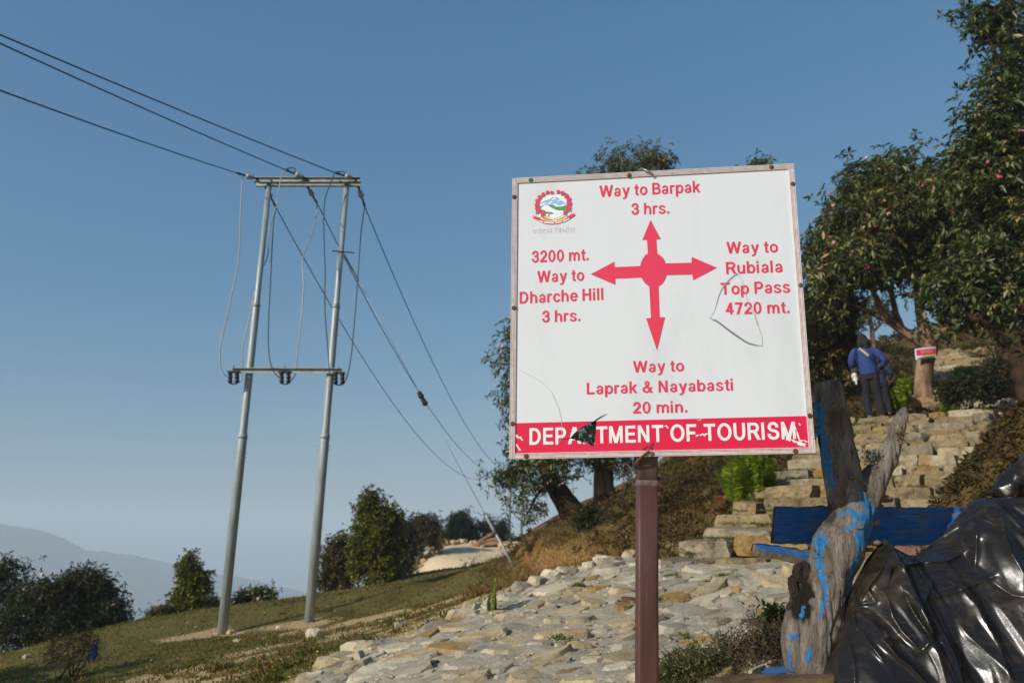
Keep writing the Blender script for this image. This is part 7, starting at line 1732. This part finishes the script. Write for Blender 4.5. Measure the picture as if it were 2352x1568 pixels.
# ---- turf, heath and moss, too fine to count
def scatter(n, rmin, rmax, a0, a1, r, dens):
    rr_ = np.exp(r.uniform(math.log(rmin), math.log(rmax), n)); a = np.radians(r.uniform(a0, a1, n)); P = np.c_[rr_ * np.sin(a), rr_ * np.cos(a)]
    return P[r.random(n) < dens(P)]
def cover_at(P):
    """bilinear-ish lookup of the ground cover masks on the polar sheet"""
    rr_ = np.linalg.norm(P, axis=1); a = np.arctan2(P[:, 0], P[:, 1]); i = np.clip(np.searchsorted(rad, rr_), 0, nr - 1); j = np.clip(np.searchsorted(ang, a), 0, na - 1)
    return col_keep[i * na + j]
r = np.random.default_rng(91)
def clump(P): return np.clip(0.55 + 0.9 * fbm(np.c_[P, np.zeros(len(P))], 1.1, 3, 15), 0.05, 1)
def d_turf(P):
    c = cover_at(P); return (1 - c[:, 0] * 0.97) * (1 - c[:, 1]) * (1 - c[:, 2]) * (1 - c[:, 3]) * (poly_sd(P, PATH) > 0.06) * clump(P) * (P[:, 1] < 26)
P = scatter(230000, 4.5, 27, -38, 22, r, d_turf)
Z = H(P); n = len(P); dist = np.linalg.norm(P, axis=1)
hgt = (0.016 + 0.0012 * dist) * r.uniform(0.6, 1.5, n); wdt = (0.0035 + 0.00055 * dist) * r.uniform(0.7, 1.3, n)
d = unit(np.c_[r.normal(0, 0.6, n), r.normal(0, 0.6, n), np.ones(n)]); sd_ = unit(np.cross(d, r.normal(size=(n, 3))))
B = np.c_[P, Z - 0.004]
V = np.stack((B - sd_ * wdt[:, None], B + sd_ * wdt[:, None], B + d * hgt[:, None]), 1).reshape(-1, 3); Fc = np.arange(3 * n).reshape(-1, 3)
o = add('turf_grass', mesh_np('turf_grass', V, Fc, [LF_GRASS], False, {'var': ('FACE', 'FLOAT', np.clip(0.35 + 0.5 * fbm(np.c_[P, Z * 0], 0.9, 3, 19) + r.normal(0, 0.2, n), 0, 1))})); tag(o, 'short olive turf covering the open slope', 'grass', kind='stuff')
# taller weed tufts and litter breaking up the turf
Pt = scatter(1700, 5, 24, -38, 14, r, lambda P: (poly_sd(P, PATH) > 0.12) * (1 - cover_at(P)[:, 2]) * np.clip(0.25 + 0.9 * fbm(np.c_[P, np.zeros(len(P))], 0.7, 3, 71), 0, 1))
Pt = np.repeat(Pt, 16, 0) + r.normal(0, 0.06, (len(Pt) * 16, 2)) * (0.5 + np.repeat(np.linalg.norm(Pt, axis=1), 16)[:, None] / 20); zt = H(Pt)
V, Fc, var = whorls(np.c_[Pt, zt], np.tile((0, 0, 1.0), (len(Pt), 1)), r, 3, 0.05, 0.014, (8, 75)); tone = np.clip(np.repeat(np.repeat(r.random(len(Pt) // 16), 16), 6) * 0.8 + var * 0.3, 0, 1)
o = add('weed_tufts', mesh_np('weed_tufts', V, Fc, [leaf_mat('weed_leaf', [(0, '48501e'), (0.35, '5d5c2a'), (0.6, '7a6440'), (1, '8a6644')], 0.2, 0.8, 0.1)], False, {'var': ('FACE', 'FLOAT', tone)})); tag(o, 'taller green and russet weed tufts in the turf', 'weeds', kind='stuff')
def d_heath(P):
    c = cover_at(P); return c[:, 1] * (1 - 0.75 * c[:, 3]) * (1 - in_stairs(P, 0.02)) * (poly_sd(P, PATH) > 0.1) * np.clip(0.7 + 0.8 * fbm(np.c_[P, np.zeros(len(P))], 0.9, 3, 33), 0.1, 1)
P = scatter(26000, 5.5, 42, -4, 40, r, d_heath)
Z = H(P); dist = np.linalg.norm(P, axis=1); e = 0.2
nrm = unit(np.c_[-(H(P + (e, 0)) - H(P - (e, 0))) / (2 * e), -(H(P + (0, e)) - H(P - (0, e))) / (2 * e), np.ones(len(P))])
V, Fc, var = whorls(np.c_[P, Z + 0.01 + r.uniform(0, 0.07, len(P))], nrm, r, 7, 0.055, 0.022, (15, 95))
s = np.repeat(0.5 + dist / 17.0, 28)[:, None]; base = np.repeat(np.c_[P, Z], 28, 0); V = base + (V - base) * s
o = add('heath_cover', mesh_np('heath_cover', V, Fc, [LF_HEATH], False, {'var': ('FACE', 'FLOAT', np.clip(var * 0.7 + np.repeat(0.3 * fbm(np.c_[P, Z * 0], 0.6, 3, 35) + 0.12, 14), 0, 1))})); tag(o, 'brown and olive heath covering the hillside', 'heath', kind='stuff')
# dry grass and litter over the cut bank
bx_ = np.c_[r.uniform(-0.8, 4.8, 60000), r.uniform(9.2, 20, 60000)]; bx_ = bx_[(poly_sd(bx_, PATH) > 0.25) & (in_stairs(bx_, 0.1)[:] < 0.3) & (bx_[:, 0] > -0.6 + 0.0 * bx_[:, 1]) & (fbm(np.c_[bx_, bx_[:, :1] * 0], 1.6, 3, 92) > -0.25)]
zb_ = H(bx_); n = len(bx_); d = unit(np.c_[r.normal(0, 0.8, n), r.normal(-0.2, 0.8, n), np.full(n, 0.8)]); hb = r.uniform(0.05, 0.16, n); wb = r.uniform(0.004, 0.010, n); sd_ = unit(np.cross(d, r.normal(size=(n, 3)))); B = np.c_[bx_, zb_ - 0.01]
V = np.stack((B - sd_ * wb[:, None], B + sd_ * wb[:, None], B + d * hb[:, None]), 1).reshape(-1, 3)
o = add('dry_grass', mesh_np('dry_grass', V, np.arange(3 * n).reshape(-1, 3), [leaf_mat('dry_grass_blade', [(0, '3a2c1a'), (0.4, '6a5230'), (0.75, '8a7246'), (1, '5a5a28')], 0.15, 0.8, 0.1)], False, {'var': ('FACE', 'FLOAT', np.clip(0.5 + 0.5 * fbm(np.c_[bx_, zb_], 1.2, 3, 93) + r.normal(0, 0.22, n), 0, 1))})); tag(o, 'dry brown grass hanging over the cut bank', 'grass', kind='stuff')
# moss tufts on path and steps
Pm = []
for x, y in ((1567, 1484), (1280, 1490), (1310, 1500), (1330, 1363), (1545, 1340), (1655, 1340), (1590, 1305), (1450, 1453), (1505, 1396), (1690, 1345)):
    g = ground_at(x, y, 4); Pm += [g[:2] + r.normal(0, (0.05, 0.03), 2) * r.uniform(0.4, 1.0) for _ in range(int(r.integers(10, 40)))]
for k in range(230):
    s_ = int(r.integers(0, n1_)) ; q_ = stair_xy(s_ * 0.575 + r.uniform(0.42, 0.62), abs(r.normal(0, 0.6)) if r.random() < 0.6 else r.uniform(0, SW)); Pm += [q_ + r.normal(0, (0.07, 0.03), 2) for _ in range(16)]
Pm = np.array(Pm); st = (Pm - A0) @ SN; tt_ = (Pm - A0) @ SD; on = (st > 0) & (st < SL) & (tt_ > -0.2) & (tt_ < SW + 0.1)
Zm = np.where(on, SZ0 + (np.floor(np.clip(st, 0, SL - 0.01) / 0.575 - 0.12) + 1) * rise1 + 0.0, H(Pm) + 0.055)
V, Fc, var = whorls(np.c_[Pm, Zm], np.tile((0, 0, 1.0), (len(Pm), 1)), r, 6, 0.022, 0.009, (15, 85))
o = add('moss_tufts', mesh_np('moss_tufts', V, Fc, [m_moss], False, {'var': ('FACE', 'FLOAT', var)})); tag(o, 'small green tufts growing in the joints of path and steps', 'moss', kind='stuff')
# wildflowers and pebbles in the turf
fl_ = MB(); Pf = scatter(5200, 5, 22, -36, 8, r, lambda P: (poly_sd(P, PATH) > 0.1) * (0.05 + 0.5 * cover_at(P)[:, 0]))
for p, z in zip(Pf, H(Pf)):
    s = r.uniform(0.008, 0.02) * (0.6 + np.linalg.norm(p) / 22); y_ = r.random() < 0.06; k_ = r.uniform(0.6, 1.2, 3)
    fl_.put([(p[0] + a * s * k_[0], p[1] + b_ * s * k_[1], z + (0.035 if y_ else 0.004) + c_ * s * 0.7) for a, b_, c_ in octa[0]], octa[1], 0 if y_ else int(r.integers(1, 3)))
tag(fl_.build('wildflowers_and_pebbles', [plain('yellow_petals', 'c8a018', 'd8b428', 10, 0.6), m_st[2], m_st[0]]), 'yellow wildflowers and pebbles scattered through the turf', 'pebbles', kind='stuff')
